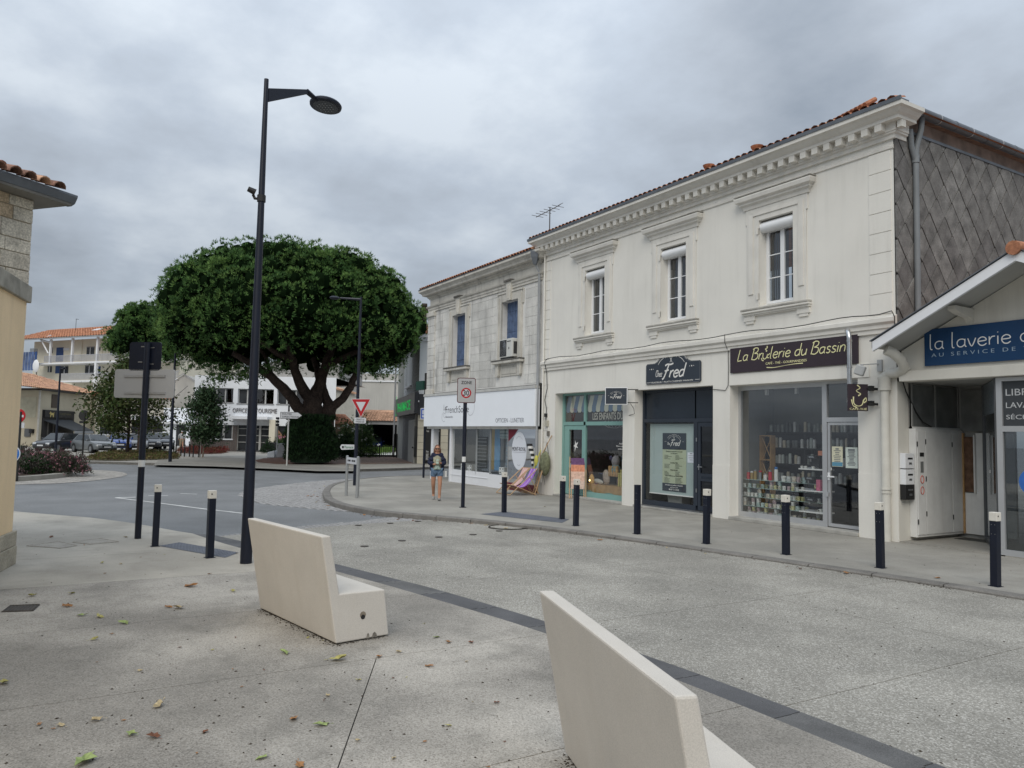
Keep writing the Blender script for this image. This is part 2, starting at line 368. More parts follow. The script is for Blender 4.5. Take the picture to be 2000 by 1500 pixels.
def gp(name, pts, z, mat, parent=None, z2=None):
    """flat sheet from world xy points (ear-clipped by bmesh)"""
    b = MB(); P = [Vector((p[0], p[1], z)) for p in pts]
    from mathutils.geometry import tessellate_polygon
    tr = tessellate_polygon([P]); 
    fs = []
    for t in tr:
        a, c, d = (P[i] for i in t); fs.append(tuple(t) if (c-a).cross(d-a).z > 0 else tuple(t)[::-1])
    b.add(P, fs)
    if z2 is not None:
        n = len(P); b.add([Vector((p[0], p[1], q)) for p in pts for q in (z, z2)], [(2*i, 2*((i+1)%n), 2*((i+1)%n)+1, 2*i+1) for i in range(n)])
    return b.obj(name, mat, parent)
kind(gp('road', [(-700,-700),(700,-700),(700,700),(-700,700)], -.125, asph))
def smooth_line(p, k=5): return catmull(p, k)
kerb = smooth_line([(16,-3.3),(8,-3.4),(4,-3.7),(2.73,-3.84),(1.22,-4.09),(-.64,-4.42),(-2.87,-4.86),(-4.94,-5.36),(-6.5,-5.96),(-7.75,-6.6),(-8.7,-7.1),(-9.7,-7.45),(-11.4,-7.6),(-13.2,-7.4),(-14.9,-6.95),(-16.2,-6.55),(-17.8,-5.95),(-19.8,-5.0),(-22.1,-3.37),(-23.7,-1.59),(-24.3,-.1),(-24.3,1.2),(-24.1,4),(-23.8,12),(-23.5,30)])
def offs(line, d):
    o = []
    for i, p in enumerate(line):
        a, b = line[max(i-1,0)], line[min(i+1,len(line)-1)]; dx, dy = b[0]-a[0], b[1]-a[1]; l = math.hypot(dx, dy)
        o.append((p[0]+dy/l*d, p[1]-dx/l*d))
    return o
kin = offs(kerb, .24)
if kin[0][1] < kerb[0][1]: kin = offs(kerb, -.24)
pv = kind(gp('pavement', kin+[(-12.5,30),(16,30)], 0.0, pave))
# kerb stones, one by one
def resample(line, step):
    o = [line[0]]; acc = 0
    for a, b in zip(line, line[1:]):
        l = math.hypot(b[0]-a[0], b[1]-a[1]); t = step-acc
        while t <= l: o.append((a[0]+(b[0]-a[0])*t/l, a[1]+(b[1]-a[1])*t/l)); t += step
        acc = l-(t-step)
    return o
def zr(x):       # road level along the street: almost flush by the shops, a full kerb at the corner
    t = max(0, min(1, (-x-1)/8)); return -.035-.07*t
rs = resample(kerb, .1)
ri = [min(kin, key=lambda q: (q[0]-p[0])**2+(q[1]-p[1])**2) for p in rs]
def normal_off(line, i, d):
    a, b = line[max(i-2,0)], line[min(i+2,len(line)-1)]; dx, dy = b[0]-a[0], b[1]-a[1]; l = math.hypot(dx, dy); return (line[i][0]+dy/l*d, line[i][1]-dx/l*d)
sg = .235 if kin[0][1] > kerb[0][1] and normal_off(rs,5,.2)[1] > rs[5][1] else -.235
i = 0; kb = bpy.data.objects.new('kerb', None); col.objects.link(kb); MW[kb] = I4; kind(kb)
while i+10 < len(rs) and rs[i][1] < 6:
    seg = rs[i:i+11]; b = MB(); m_ = len(seg); e = .012
    idx = list(range(i, i+11))
    vs = []
    for j in idx:
        p = rs[j]; q = normal_off(rs, j, sg*.97); g_ = .008*(1 if j == idx[0] else -1 if j == idx[-1] else 0)
        dz = .006; vs += [(p[0], p[1], -.3), (p[0], p[1], dz-.02), (p[0]+(q[0]-p[0])*.08, p[1]+(q[1]-p[1])*.08, dz), (q[0], q[1], dz), (q[0], q[1], -.05)]
    fs = [(a*5+c, (a+1)*5+c, (a+1)*5+c+1, a*5+c+1) for a in range(m_-1) for c in range(4)]+[(0,1,2,3,4), tuple((m_-1)*5+c for c in (4,3,2,1,0))]
    # end gap
    v2 = []
    for a, v in enumerate(vs):
        r_ = a//5
        if r_ == 0: n_ = vs[5+a%5]; v = tuple(v[q]+(n_[q]-v[q])*.1 for q in range(3))
        if r_ == m_-1: n_ = vs[a-5]; v = tuple(v[q]+(n_[q]-v[q])*.1 for q in range(3))
        v2.append(v)
    b.add(v2, fs); b.obj('kerb_stone', kerbm, kb); i += 10
# slabs: cut a polygon by joint lines, every slab a piece with a recessed joint
def clip(poly, a, b, c):        # keep a*x+b*y<=c
    o = []
    for p, q in zip(poly, poly[1:]+poly[:1]):
        fp, fq = a*p[0]+b*p[1]-c, a*q[0]+b*q[1]-c
        if fp <= 0: o.append(p)
        if (fp < 0 < fq) or (fq < 0 < fp): t = fp/(fp-fq); o.append((p[0]+(q[0]-p[0])*t, p[1]+(q[1]-p[1])*t))
    return o
def line(p, q):                 # through p and q, n.x<=c on the left side
    a, b = q[1]-p[1], -(q[0]-p[0]); l = math.hypot(a, b); a /= l; b /= l; return a, b, a*p[0]+b*p[1]
def slabs(name, poly, lines, gap, mat, parent, zf, th=.03, only=None, alt=None):
    ps = [poly]
    for a, b, c in lines:
        nx = []
        for p in ps:
            if only and (a, b, c) == only[0] and not only[1](sum(v[0] for v in p)/len(p)): nx.append(p); continue
            for q in (clip(p, a, b, c-gap/2), clip(p, -a, -b, -c-gap/2)):
                if len(q) > 2: nx.append(q)
        ps = nx
    for p in ps:
        n = len(p); b_ = MB(); top = [(x, y, zf(x)) for x, y in p]
        from mathutils.geometry import tessellate_polygon
        P = [Vector((x, y, 0)) for x, y in p]; fs = []
        for t in tessellate_polygon([P]):
            A, B, C = (P[k] for k in t); fs.append(tuple(t) if (B-A).cross(C-A).z > 0 else tuple(t)[::-1])
        b_.add(top, fs); b_.add(top+[(x, y, z-th) for x, y, z in top], [(k, n+k, n+(k+1)%n, (k+1)%n) for k in range(n)])
        b_.obj(name, alt[1] if alt and alt[0](max(v[0] for v in p), 0) else mat, parent)
st_top = smooth_line([(-6.45,-11.8),(-4.6,-11.3),(-2.23,-10.73),(-.85,-10.42),(.13,-10.2),(2.15,-9.9),(3.7,-9.79),(4.65,-9.75),(6.44,-9.76),(9,-9.9),(16,-10.4)], 4)
st_bot = smooth_line([(-6.4,-12.12),(-4.4,-11.75),(-2.05,-11.12),(-.75,-10.83),(.3,-10.62),(2.2,-10.3),(3.7,-10.16),(4.65,-10.1),(6.42,-10.13),(9,-10.27),(16,-10.8)], 4)
plaza_edge = [(-6.46,-12.12),(-6.86,-12.3),(-7.87,-12.66),(-8.88,-13.06),(-10.04,-13.67),(-11.14,-14.51),(-12.1,-15.19),(-14.5,-17.5),(-14.5,-28)]
plz = plaza_edge[::-1]+st_bot[1:]+[(16,-28)]
plaza = kind(gp('plaza', plz, -.034, bedm, None, -.3))
VL = lambda x: line((x, -30), (x, 30))
_ln = line((2.73,-12.03),(4.71,-13.04)); conc2 = pebble('plaza_pale_concrete', (.42,.39,.335), (.27,.25,.21), (.52,.49,.43), amt=.22, scale=95, patch=.10, stain=(.2,.18,.15), stain_amt=.35)
slabs('slab', plz, [VL(5.1), VL(2.73), VL(.47), VL(-1.95), VL(-4.3), VL(-6.75), VL(-9.2), VL(7.5), VL(9.9), _ln], .009, conc, plaza, lambda x: 0.0, only=(_ln, lambda x: x > 2.73), alt=(lambda x, y: x < -1.8, conc2))
edge_a = [p for p in kerb if p[0] > -8.1]
rd = [(16,-10.4)]+st_top[::-1][1:]+[(-6.6,-11.2),(-7.2,-9.66),(-7.55,-8.3),(-7.75,-6.62)]+[p for p in edge_a[::-1] if p[0] > -7.7]
rd = [(x, y) for x, y in rd]
roads = kind(gp('street', [p for p in rd if p[0] > -2.5]+[(-2.5,-5.0)], -.066, bedm))
slabs('road_slab', rd, [VL(5.18), VL(2.42), VL(-.3), VL(-3.0), VL(-5.7), VL(7.9), VL(10.6), line((-9,-7.0),(16,-6.1))], .010, roadc, roads, zr, .05)
# dark drain strip of two rows of basalt stones
ds = bpy.data.objects.new('drain_strip', None); col.objects.link(ds); MW[ds] = I4; kind(ds)
def strip_stones(t0, t1, step, dz):
    A = [(a[0]+(b[0]-a[0])*t0, a[1]+(b[1]-a[1])*t0) for a, b in zip(st_top, st_bot)]; B = [(a[0]+(b[0]-a[0])*t1, a[1]+(b[1]-a[1])*t1) for a, b in zip(st_top, st_bot)]
    Lc = sum(math.dist(p, q) for p, q in zip(A, A[1:])); n = int(Lc/step)
    def at(P, u):
        k = u*(len(P)-1); j = min(int(k), len(P)-2); f = k-j; return (P[j][0]+(P[j+1][0]-P[j][0])*f, P[j][1]+(P[j+1][1]-P[j][1])*f)
    # param by length
    cum = [0]
    for p, q in zip(A, A[1:]): cum.append(cum[-1]+math.dist(p, q))
    def par(l):
        for j in range(len(cum)-1):
            if cum[j+1] >= l: return (j+(l-cum[j])/(cum[j+1]-cum[j]))/(len(A)-1)
        return 1.
    for k in range(n):
        l0, l1 = k*step+.006, (k+1)*step-.006; us = [par(l0+(l1-l0)*q/4) for q in range(5)]
        vs = []
        for u in us:
            a, b = at(A, u), at(B, u); vs += [(a[0], a[1], -.2), (a[0], a[1], dz), (b[0], b[1], dz), (b[0], b[1], -.2)]
        MB().add(vs, [(4*q+c, 4*q+c+1, 4*q+5+c, 4*q+4+c) for q in range(4) for c in range(3)]+[(0,3,2,1),(16,17,18,19)]).obj('basalt_stone', (basalt, basalt2)[(k*7) % 3 == 0], ds)
strip_stones(.0, .31, 1.0, -.030); strip_stones(.335, .64, 1.0, -.020); strip_stones(.665, 1.0, 1.0, -.008)
# cobble bands and islands (z just above the asphalt)
cobbed = M_('cobble_joint', (.17,.165,.155), rough=.95, var=.2, scale=5)
def cobbles(name, poly, z, s=.105):
    o = kind(gp(name, poly, z-.009, cobbed)); b = MB(); xs = [p[0] for p in poly]; ys = [p[1] for p in poly]
    def inside(x, y):
        c = False
        for (x1, y1), (x2, y2) in zip(poly, poly[1:]+poly[:1]):
            if (y1 > y) != (y2 > y) and x < (x2-x1)*(y-y1)/(y2-y1)+x1: c = not c
        return c
    y = min(ys); r_ = random.Random(3); k = 0
    while y < max(ys):
        x = min(xs)+(k%2)*s*.5
        while x < max(xs):
            if inside(x, y):
                h = s*.44; j = r_.uniform(-.006,.006); zz = z+r_.uniform(-.004,.004)
                b.add([(x-h+j,y-h,z-.015),(x+h+j,y-h,z-.015),(x+h+j,y+h,z-.015),(x-h+j,y+h,z-.015),(x-h*.8+j,y-h*.8,zz),(x+h*.8+j,y-h*.8,zz),(x+h*.8+j,y+h*.8,zz),(x-h*.8+j,y+h*.8,zz)], [(4,5,6,7),(0,1,5,4),(1,2,6,5),(2,3,7,6),(3,0,4,7)])
            x += s
        y += s; k += 1
    c = b.obj('cobble', cobble, o); kind(c, 'stuff'); return o
band = [(-6.46,-12.05),(-7.05,-11.1),(-7.75,-9.66),(-8.15,-8.3),(-8.75,-7.15),(-7.95,-6.75),(-7.75,-6.62),(-7.55,-8.3),(-7.2,-9.66),(-6.6,-11.2)]
cobbles('cobble_band', band, -.105, .12)
isl = smooth_line([(-11.6,-8.35),(-13.7,-9.2),(-16.6,-9.14),(-19,-8.26),(-21.4,-6.36),(-23.6,-3.9),(-24.6,-1.6),(-24.9,1)], 4)
isl2 = isl+[p for p in kerb[::-1] if -24.5 < p[0] < -10.2 and p[1] < 1.0]
cobbles('cobble_island', isl2, -.112, .16)
apron = smooth_line([(-21,-18),(-23.3,-15.39),(-23.85,-13.98),(-25.81,-12.53),(-28.68,-11.45),(-31.36,-11.36),(-33.45,-12.09),(-34.5,-14),(-34,-18)], 4)
kind(gp('roundabout_apron', apron, -.112, M_('apron_paving', (.33,.31,.28), rough=.9, var=.15, scale=2, fine=.35, fscale=14)))
# flower bed on the roundabout with its kerb
bedp = smooth_line([(-24.3,-18),(-25.1,-15.6),(-26.3,-14.5),(-27.9,-13.7),(-30.1,-13.45),(-32.0,-13.9),(-32.6,-18)], 4)
bk = MB(); inn = [(p[0]*.97-28.6*.03, p[1]*.9-18*.1) for p in bedp]
for a, b, c, d in zip(bedp, bedp[1:], inn[1:], inn):
    bk.add([(*a,-.13),(*b,-.13),(*b,.06),(*a,.06),(*d,.06),(*c,.06),(*c,-.1),(*d,-.1)], [(0,1,2,3),(3,2,5,4),(4,5,6,7)])
kind(bk.obj('roundabout_kerb', M_('pale_kerb', (.30,.285,.25), rough=.85, var=.12, scale=2)))
kind(gp('bed_soil', inn, .03, M_('soil', (.05,.035,.025), rough=.95, var=.3, scale=5)))
# far pavement with kerb
fk = smooth_line([(-52,-26),(-46,-20),(-42,-13.3),(-41.2,-11.65),(-38.98,-9.2),(-37.44,-6.71),(-35.29,-4.36),(-33.4,-3.5),(-31.2,-2.2),(-30.63,-.06),(-31.2,2),(-32.39,4.67),(-34.5,9),(-37,20),(-40,45)], 4)
fp = kind(gp('far_pavement', fk+[(-140,90),(-170,0),(-150,-60),(-60,-60)], 0.0, farp, None, -.3))
fin = [(p[0]-.28, p[1]) for p in fk]; b = MB()
for a, b2, c, d in zip(fk, fk[1:], fin[1:], fin): b.add([(*a,-.13),(*b2,-.13),(*b2,.012),(*a,.012),(*c,.012),(*d,.012)], [(0,1,2,3),(3,2,4,5)])
kind(b.obj('far_kerb', kerbm))
def gpx(pts, z): return [tuple(G(x, y, z)[:2]) for x, y in pts]
kind(gp('darker_path', gpx([(310,899),(420,893),(540,897),(600,909),(700,915),(700,920),(620,920),(540,916),(420,911),(300,908)], .004), .004, M_('worn_pavement', (.25,.24,.215), rough=.9, var=.12, scale=.6)))
# brick drive by the gate: rows of pavers
brk = M_('brick_paver', (.22,.155,.125), rough=.9, var=.25, scale=4)
bp_ = gpx([(655,907),(805,905),(806,900),(770,892),(640,893)], .006)
kind(gp('drive_base', bp_, .006, bedm)); drv = MB(); r_ = random.Random(5)
def inside(poly, x, y):
    c = False
    for (x1, y1), (x2, y2) in zip(poly, poly[1:]+poly[:1]):
        if (y1 > y) != (y2 > y) and x < (x2-x1)*(y-y1)/(y2-y1)+x1: c = not c
    return c
x = min(p[0] for p in bp_)
while x < max(p[0] for p in bp_):
    y = min(p[1] for p in bp_)
    while y < max(p[1] for p in bp_):
        if inside(bp_, x, y): drv.box(x-.19, x+.19, y-.14, y+.14, 0, .012+r_.uniform(0,.006))
        y += .3
    x += .4
kind(drv.obj('brick_drive', brk), 'stuff')
# painted line, tactile plates, manholes
wl = M_('road_paint', (.62,.62,.6), rough=.7, var=.2, scale=3)
def gline(name, pts, w, z, mat):
    b = MB(); P = gpx(pts, z)
    ribbon(b, P, w, 0, z); o = kind(b.obj(name, mat)); return o
gline('lane_line', [(226,972),(300,981),(400,994),(480,1003)], .05, -.119, wl); gline('lane_line', [(226,972),(265,971)], .09, -.118, wl); gline('lane_line', [(290,968),(328,968)], .05, -.118, wl); gline('lane_line', [(352,964),(385,965)], .05, -.118, wl)
tac = M_('tactile_grey', (.115,.125,.15), rough=.7, var=.12, scale=3)
def tactile(pts, nu, nv):
    P = [Vector((*p, .005)) for p in gpx(pts, .005)]
    t = thing('tactile_plate', 'blue grey studded tactile plate set in the pavement before the '+('kerb by the bollards' if nu > 20 else 'near crossing'), 'tactile paving', P[0])
    b = MB(); b.quad(*P); b.obj('plate', tac, t); s_ = MB()
    for i in range(nu):
        for j in range(nv):
            u, v = (i+.5)/nu, (j+.5)/nv; q = (P[0]*(1-u)+P[1]*u)*(1-v)+(P[3]*(1-u)+P[2]*u)*v; s_.cyl((q.x, q.y, .005), .014, .005, 6, r2=.009)
    kind(s_.obj('stud', tac, t), 'stuff')
tactile([(938,1004),(1098,1021),(1112,1014),(985,999)], 34, 8); tactile([(310,1066),(440,1089),(466,1079),(350,1059)], 20, 6)
mhm = M_('iron_cover', (.075,.065,.055), rough=.6, var=.3, scale=8, metal=.3)
def cover(pts, label, mat, ribs=0, name='manhole_cover'):
    P = [Vector((*p, .004)) for p in gpx(pts, .004)]; t = thing(name, label, 'manhole cover', P[0]); MB().quad(*P).obj('plate', mat, t)
    if ribs:
        b = MB()
        for k in range(ribs): u = (k+.5)/ribs; a = P[0]*(1-u)+P[1]*u; c = P[3]*(1-u)+P[2]*u; b.tube([a, c], .008, 4)
        kind(b.obj('ribs', mat, t), 'stuff')
    fr = MB()
    for a, c in zip(P, P[1:]+P[:1]): fr.tube([a, c], .009, 4)
    fr.obj('frame', mat, t)
mhp = M_('cover_infill', (.37,.345,.30), rough=.9, var=.15, scale=4, fine=.2)
cover([(4,1195),(64,1193),(77,1181),(20,1183)], 'dark rusty iron drain cover in the plaza near the yellow wall', mhm, 9)
cover([(52,1066),(118,1071),(150,1066),(115,1058)], 'concrete filled inspection cover nearest the yellow wall', mhp)
cover([(142,1059),(176,1063),(232,1058),(196,1052)], 'concrete filled inspection cover before the tall sign post', mhp)
def roundel(px, py, r, z, label, name='stud_cover', ring=False):
    p = G(px, py, z); t = thing(name, label, 'manhole cover' if ring else 'road stud', p, 0, None if ring else 'flat dark studs set in the street')
    b = MB(T(p.x, p.y, z))
    if ring: b.tube([(r*math.cos(a), r*math.sin(a), 0) for a in [2*pi*i/28 for i in range(28)]], .02, 4, closed=True); b.obj('ring', bedm, t); MB(T(p.x,p.y,z)).cyl((0,0,-.02), r-.02, .022, 28).obj('plate', roadc, t)
    else: b.cyl((0,0,0), r, .006, 12); b.obj('stud', mhm, t)
for x, y in ((640,1077),(712,1067),(785,1056),(857,1049),(924,1044),(975,1037),(1026,1032),(700,1026),(762,1022),(816,1018),(860,1014)): roundel(x, y, .075, zr(G(x,y).x)+.002, 'flat dark round stud flush with the pale street')
roundel(992,1030,.42, zr(-5.2)+.004, 'round manhole cover outlined in black on the street before the bollards', 'manhole_cover', True)
# ================= MAIN BUILDING (pale rendered, three shops) =================
rend = M_('render_offwhite', (.74,.72,.665), rough=.85, var=.05, scale=.7, fine=.05, fscale=140, streak=.45, dirt=(.40,.38,.33), bump=.15, bscale=60)
mould = M_('moulding', (.68,.66,.61), rough=.85, var=.08, scale=1.5, streak=.5, dirt=(.28,.265,.23))
trimd = M_('weathered_top', (.36,.345,.31), rough=.9, var=.3, scale=4)
groove = M_('groove', (.16,.15,.13), rough=.95, var=.1)
zinc = M_('zinc', (.15,.165,.185), rough=.5, var=.2, scale=2, metal=.4)
pvc = M_('white_pvc', (.78,.79,.80), rough=.35, var=.03)
alu = M_('aluminium', (.50,.51,.52), rough=.4, var=.05, metal=.5)
dglass = glass('window_glass', (.70,.74,.76), 1.5, .05)
sglass = glass('shop_glass', (.90,.92,.92), 1.5, .08)
mglass = glass('mirror_glass', (.5,.52,.55), 1.6, .6)
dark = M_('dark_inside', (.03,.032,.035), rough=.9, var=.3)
tilem = M_('terracotta', (.38,.155,.085), rough=.85, var=.35, scale=3, c2=(.44,.2,.11), fine=.2, fscale=20)
tile2 = M_('terracotta_pale', (.44,.25,.155), rough=.85, var=.3, scale=2, c2=(.52,.31,.2))
F0 = facade(0)
A = thing('shop_building', 'long two storey off white rendered building with three shopfronts and three upper windows', 'building', (-6.4, 0, 0))
wb = MB(F0)
shops = [(-12.12,-8.58,0,3.4), (-8.05,-4.99,0,3.35), (-4.42,-.88,0,3.31)]
WX = [-10.0,-6.46,-2.98]; ups = [(x-.5,x+.5,5.2,7.29) for x in WX]
wb.wallrect(-12.85, 0, 0, 8.5, shops+ups, .36)
wb.quad((-12.85,0,-.0),(-12.85,8.5,0),(-12.85,8.5,-9),(-12.85,0,-9))
wb.obj('wall', rend, A)
gp_ = lambda name, x0, x1, y0, y1, z0, z1, mat, par, bev=0.: MB(F0).box(x0,x1,y0,y1,z0,z1).obj(name, mat, par, bevel=bev)
# plinth strips at pier feet (slightly thicker paint band)
for x0, x1 in ((-12.85,-12.12),(-8.58,-8.05),(-4.99,-4.42),(-.88,0)): gp_('plinth', x0+.002, x1-.002, 0, 1.32, .0, .012, rend, A)
# string course
prof = [(0,4.2),(.05,4.2),(.05,4.28),(.08,4.3),(.08,4.37),(.13,4.42),(.13,4.5),(.02,4.56),(0,4.56)]
sc_ = MB(); sc_.prism([(-p[0], p[1]) for p in prof], 'x', -12.9, .02); sc_.obj('string_course', mould, A)
sc_ = MB(); sc_.prism([(-p[0], p[1]) for p in [(0,8.0),(.035,8.01),(.035,8.06),(0,8.09)]], 'x', -12.88, .0); sc_.obj('architrave', mould, A)
# cornice (returns a little round both ends)
cp = [(0,8.2),(.06,8.2),(.06,8.28),(.1,8.3),(.1,8.34),(.12,8.34),(.12,8.5),(.28,8.5),(.28,8.56),(.34,8.6),(.40,8.66),(.46,8.68),(.46,8.76),(0,8.80)]
def swept(prof, x0, x1, y1, name, mat, par):
    """profile run along the front with mitred returns"""
    b = MB(); path = []
    n = len(prof); vs = []
    for o, z in prof: vs += [(x0-o, y1, z), (x0-o, -o, z), (x1+o, -o, z), (x1+o, y1, z)]
    b.add(vs, [(4*i+k, 4*i+k+1, 4*i+5+k, 4*i+4+k) for i in range(n-1) for k in range(3)]); return b.obj(name, mat, par)
swept(cp, -12.85, 0, .35, 'cornice', mould, A)
dm = None; k = 0; x = -12.72
while x < .1:
    if dm is None:
        d0 = MB(T(x,0)).box(-.075,.075,-.27,-.118,8.35,8.5).obj('dentil', mould, A); dm = d0; bx = x
    else:
        c = dm.copy(); col.objects.link(c); c.parent = A; c.location = (x-bx, 0, 0); MW[c] = MW[A]
    x += .306
MB().box(.17,.27,-.15,.0,8.35,8.5).obj('dentil', mould, A)
# zinc gutter edge above the cornice
gz = MB(); gz.prism([(-.48,8.76),(-.49,8.835),(-.465,8.835),(-.44,8.79),(-.2,8.79),(-.2,8.76)], 'x', -13.33, .46); gz.obj('gutter', zinc, A)
# roof: courses of barrel tiles behind the gutter
def tile_roof(name, par, M, w, d, mat, tw=.2, tl=.36, lift=.05, segs=4, jit=.02, seed=1, taper=0., tr=None):
    tr = taper if tr is None else tr
    """M frame: x along the eave, y up the slope, z outward"""
    b = MB(M); r_ = random.Random(seed); ny = int(d/tl); 
    for j in range(ny):
        a0 = taper*j*tl; nx = int((w-a0-tr*j*tl)/tw)
        for i in range(nx):
            x = a0+(i+.5)*tw; y = j*tl; s0 = tw*.5; s1 = tw*.40; h = r_.uniform(-jit,jit); vs = []
            for k in range(segs+1):
                an = pi*k/segs; vs += [(x+h*.3-s0*math.cos(an), y-.03, lift*1.6*math.sin(an)+.012+abs(h)*.5), (x-s1*math.cos(an), y+tl, lift*1.1*math.sin(an)-.01)]
            b.cur = 0 if r_.random() < .7 else 1
            b.add(vs, [(2*k, 2*k+2, 2*k+3, 2*k+1) for k in range(segs)])
    b.cur = 0; b.quad((0,0,-.02),(w,0,-.02),(w-tr*d,d,-.02),(taper*d,d,-.02)); o = b.obj(name, mat, par, smooth=True); return o
def slope_M(a, b, pitch):
    """frame on an eave from a to b (3d points), rising away at pitch"""
    ex = (Vector(b)-Vector(a)); ex.normalize(); hor = Vector((0,0,1)).cross(ex); ey = hor*math.cos(pitch)+Vector((0,0,1))*math.sin(pitch); ez = ex.cross(ey)
    m = Matrix.Identity(4)
    for i in range(3): m[i][0] = ex[i]; m[i][1] = ey[i]; m[i][2] = ez[i]; m[i][3] = a[i]
    return m
kind(tile_roof('roof_tiles', A, slope_M((-13.25,-.42,8.82),(.35,-.42,8.82),math.radians(21)), 13.6, 5.6, [tilem, tile2], taper=.95), 'stuff')
MB().add([(-13.2,-.4,8.76),(.35,-.4,8.76),(.35,10,8.76),(-13.2,10,8.76),(-8.0,4.8,10.7),(-4.85,4.8,10.7)], [(0,1,5,4),(1,2,5),(2,3,4,5),(3,0,4)]).obj('roof', tilem, A)
# heap of ridge tiles and two vent pots
hp = MB(); r_ = random.Random(2)
for i in range(16): x = -2.3+i*.105; hp.tube([(x, .12, 9.03+.012*i), (x+.05, .42, 9.15+.014*i+r_.uniform(0,.03))], .055, 7)
hp.obj('hip_tiles', tilem, A, smooth=True)
for x, y, z in ((-5.35,.2,9.02),(-3.72,.2,9.02)):
    p = MB(); p.lathe([(.09,0),(.085,.12),(.10,.14),(.15,.22),(.16,.25),(.12,.25),(.11,.2)], (x,y,z), 14); p.obj('vent_pot', tilem, A, smooth=True)
# quoins
def quoins(x0, x1, z0, z1, n, name='quoin_block'):
    h = (z1-z0)/n
    for i in range(n): MB(F0).box(x0, x1, z0+i*h+.008, z0+(i+1)*h-.008, 0, .016).obj(name, rend, A)
quoins(-.56,-.07,4.6,8.0,8); quoins(-12.84,-12.5,.6,4.1,9); quoins(-12.84,-12.5,4.6,8.0,10)
# upper windows
def paneq(x0,x1,y0,y1,z): return MB(F0).quad((x0,y0,z),(x1,y0,z),(x1,y1,z),(x0,y1,z))
def upper_window(x):
    w = thing_part('window', A)
    # surround: stepped architrave
    f = MB(F0)
    for (o, i_, z) in ((.36,.5,.03),(.28,.36,.05),(.0,.28,.028)): pass
    for x0, x1, y0, y1, z in ((-.86,-.5,5.15,7.62,.03),(.5,.86,5.15,7.62,.03),(-.5,.5,7.29,7.62,.03),(-.80,-.66,5.5,7.5,.055),(.66,.80,5.5,7.5,.055),(-.66,.66,7.42,7.5,.055),(-.9,-.86,7.25,7.62,.03),(.86,.9,7.25,7.62,.03)):
        f.box(x+x0, x+x1, y0, y1, 0, z)
    f.obj('surround', mould, w, bevel=.006)
    h = MB(); 
    n = [(0,7.62),(.05,7.62),(.07,7.70),(.13,7.74),(.13,7.78),(.2,7.82),(.22,7.90),(.22,7.93),(0,7.97)]
    vs = []
    for o, z in n: vs += [(x-.9-o, 0, z), (x-.9-o, -o, z), (x+.9+o, -o, z), (x+.9+o, 0, z)]
    h.add(vs, [(4*i+k, 4*i+k+1, 4*i+5+k, 4*i+4+k) for i in range(len(n)-1) for k in range(3)]); h.obj('hood', mould, w)
    MB(F0).box(x-1.12,x+1.12,7.955,7.975,0,.22).obj('hood_top', trimd, w)
    s = MB(F0); s.box(x-.98,x+.98,5.05,5.09,0,.13); s.box(x-.96,x+.96,5.0,5.05,0,.09); s.box(x-.93,x+.93,4.97,5.0,0,.06); s.obj('sill', mould, w)
    MB(F0).box(x-.985,x+.985,5.09,5.15,0,.14).obj('sill_top', trimd, w, bevel=.02)
    for q in (-.78,.78):
        MB(F0).box(x+q-.17,x+q+.17,4.86,4.97,0,.05).obj('bracket', mould, w); 
        MB(F0).box(x+q-.12,x+q+.12,4.79,4.86,0,.035).obj('bracket', mould, w)
    # shutter box, frame, casements, panes
    rb = MB(); rb.tube([(x-.495,.13,7.13),(x+.495,.13,7.13)], .135, 16); rb.obj('shutter_box', pvc, w, smooth=True)
    MB(F0).box(x-.495,x+.495,7.24,7.285,-.3,-.08).obj('shutter_box_top', groove, w)
    fr = MB(F0); X0, X1, Y0, Y1 = x-.5, x+.5, 5.2, 7.1
    for a in ((X0,X0+.05,Y0,Y1),(X1-.05,X1,Y0,Y1),(X0+.05,X1-.05,Y0,Y0+.06),(X0+.05,X1-.05,Y1-.04,Y1)): fr.box(*a, -.30,-.24)
    fr.obj('frame', pvc, w)
    for q in (0,1):
        c = MB(F0); a, b2 = (X0+.05, x-.001) if q == 0 else (x+.001, X1-.05)
        for r4 in ((a,a+.055,Y0+.06,Y1-.04),(b2-.055,b2,Y0+.06,Y1-.04),(a+.055,b2-.055,Y0+.06,Y0+.12),(a+.055,b2-.055,Y1-.09,Y1-.04)): c.box(*r4, -.275,-.215)
        for t in (1,2): yy = Y0+.12+(Y1-Y0-.21)*t/3; c.box(a+.055,b2-.055,yy-.011,yy+.011,-.262,-.235)
        c.obj('casement', pvc, w)
        for t in range(3):
            y0 = Y0+.12+(Y1-Y0-.21)*t/3; y1 = Y0+.12+(Y1-Y0-.21)*(t+1)/3
            paneq(a+.055,b2-.055,y0+.011,y1-.011,-.25).obj('pane', dglass, w)
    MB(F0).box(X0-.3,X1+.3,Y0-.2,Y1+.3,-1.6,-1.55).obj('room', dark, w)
    cu = MB(F0); 
    for q in range(14): cu.box(X0+.02+q*.035,X0+.05+q*.035,Y0,Y1,-.42-.02*(q%2),-.40-.02*(q%2))
    cu.obj('curtain', M_('net_curtain', (.13,.135,.14), var=.1), w)
    for yy in (5.35,6.95): MB(F0).box(x-.54,x-.5,yy,yy+.16,0,.07).obj('shutter_hinge', mould, w)
def thing_part(name, par):
    o = bpy.data.objects.new(name, None); col.objects.link(o); o.parent = par; MW[o] = MW[par]; return o
for x in WX: upper_window(x)
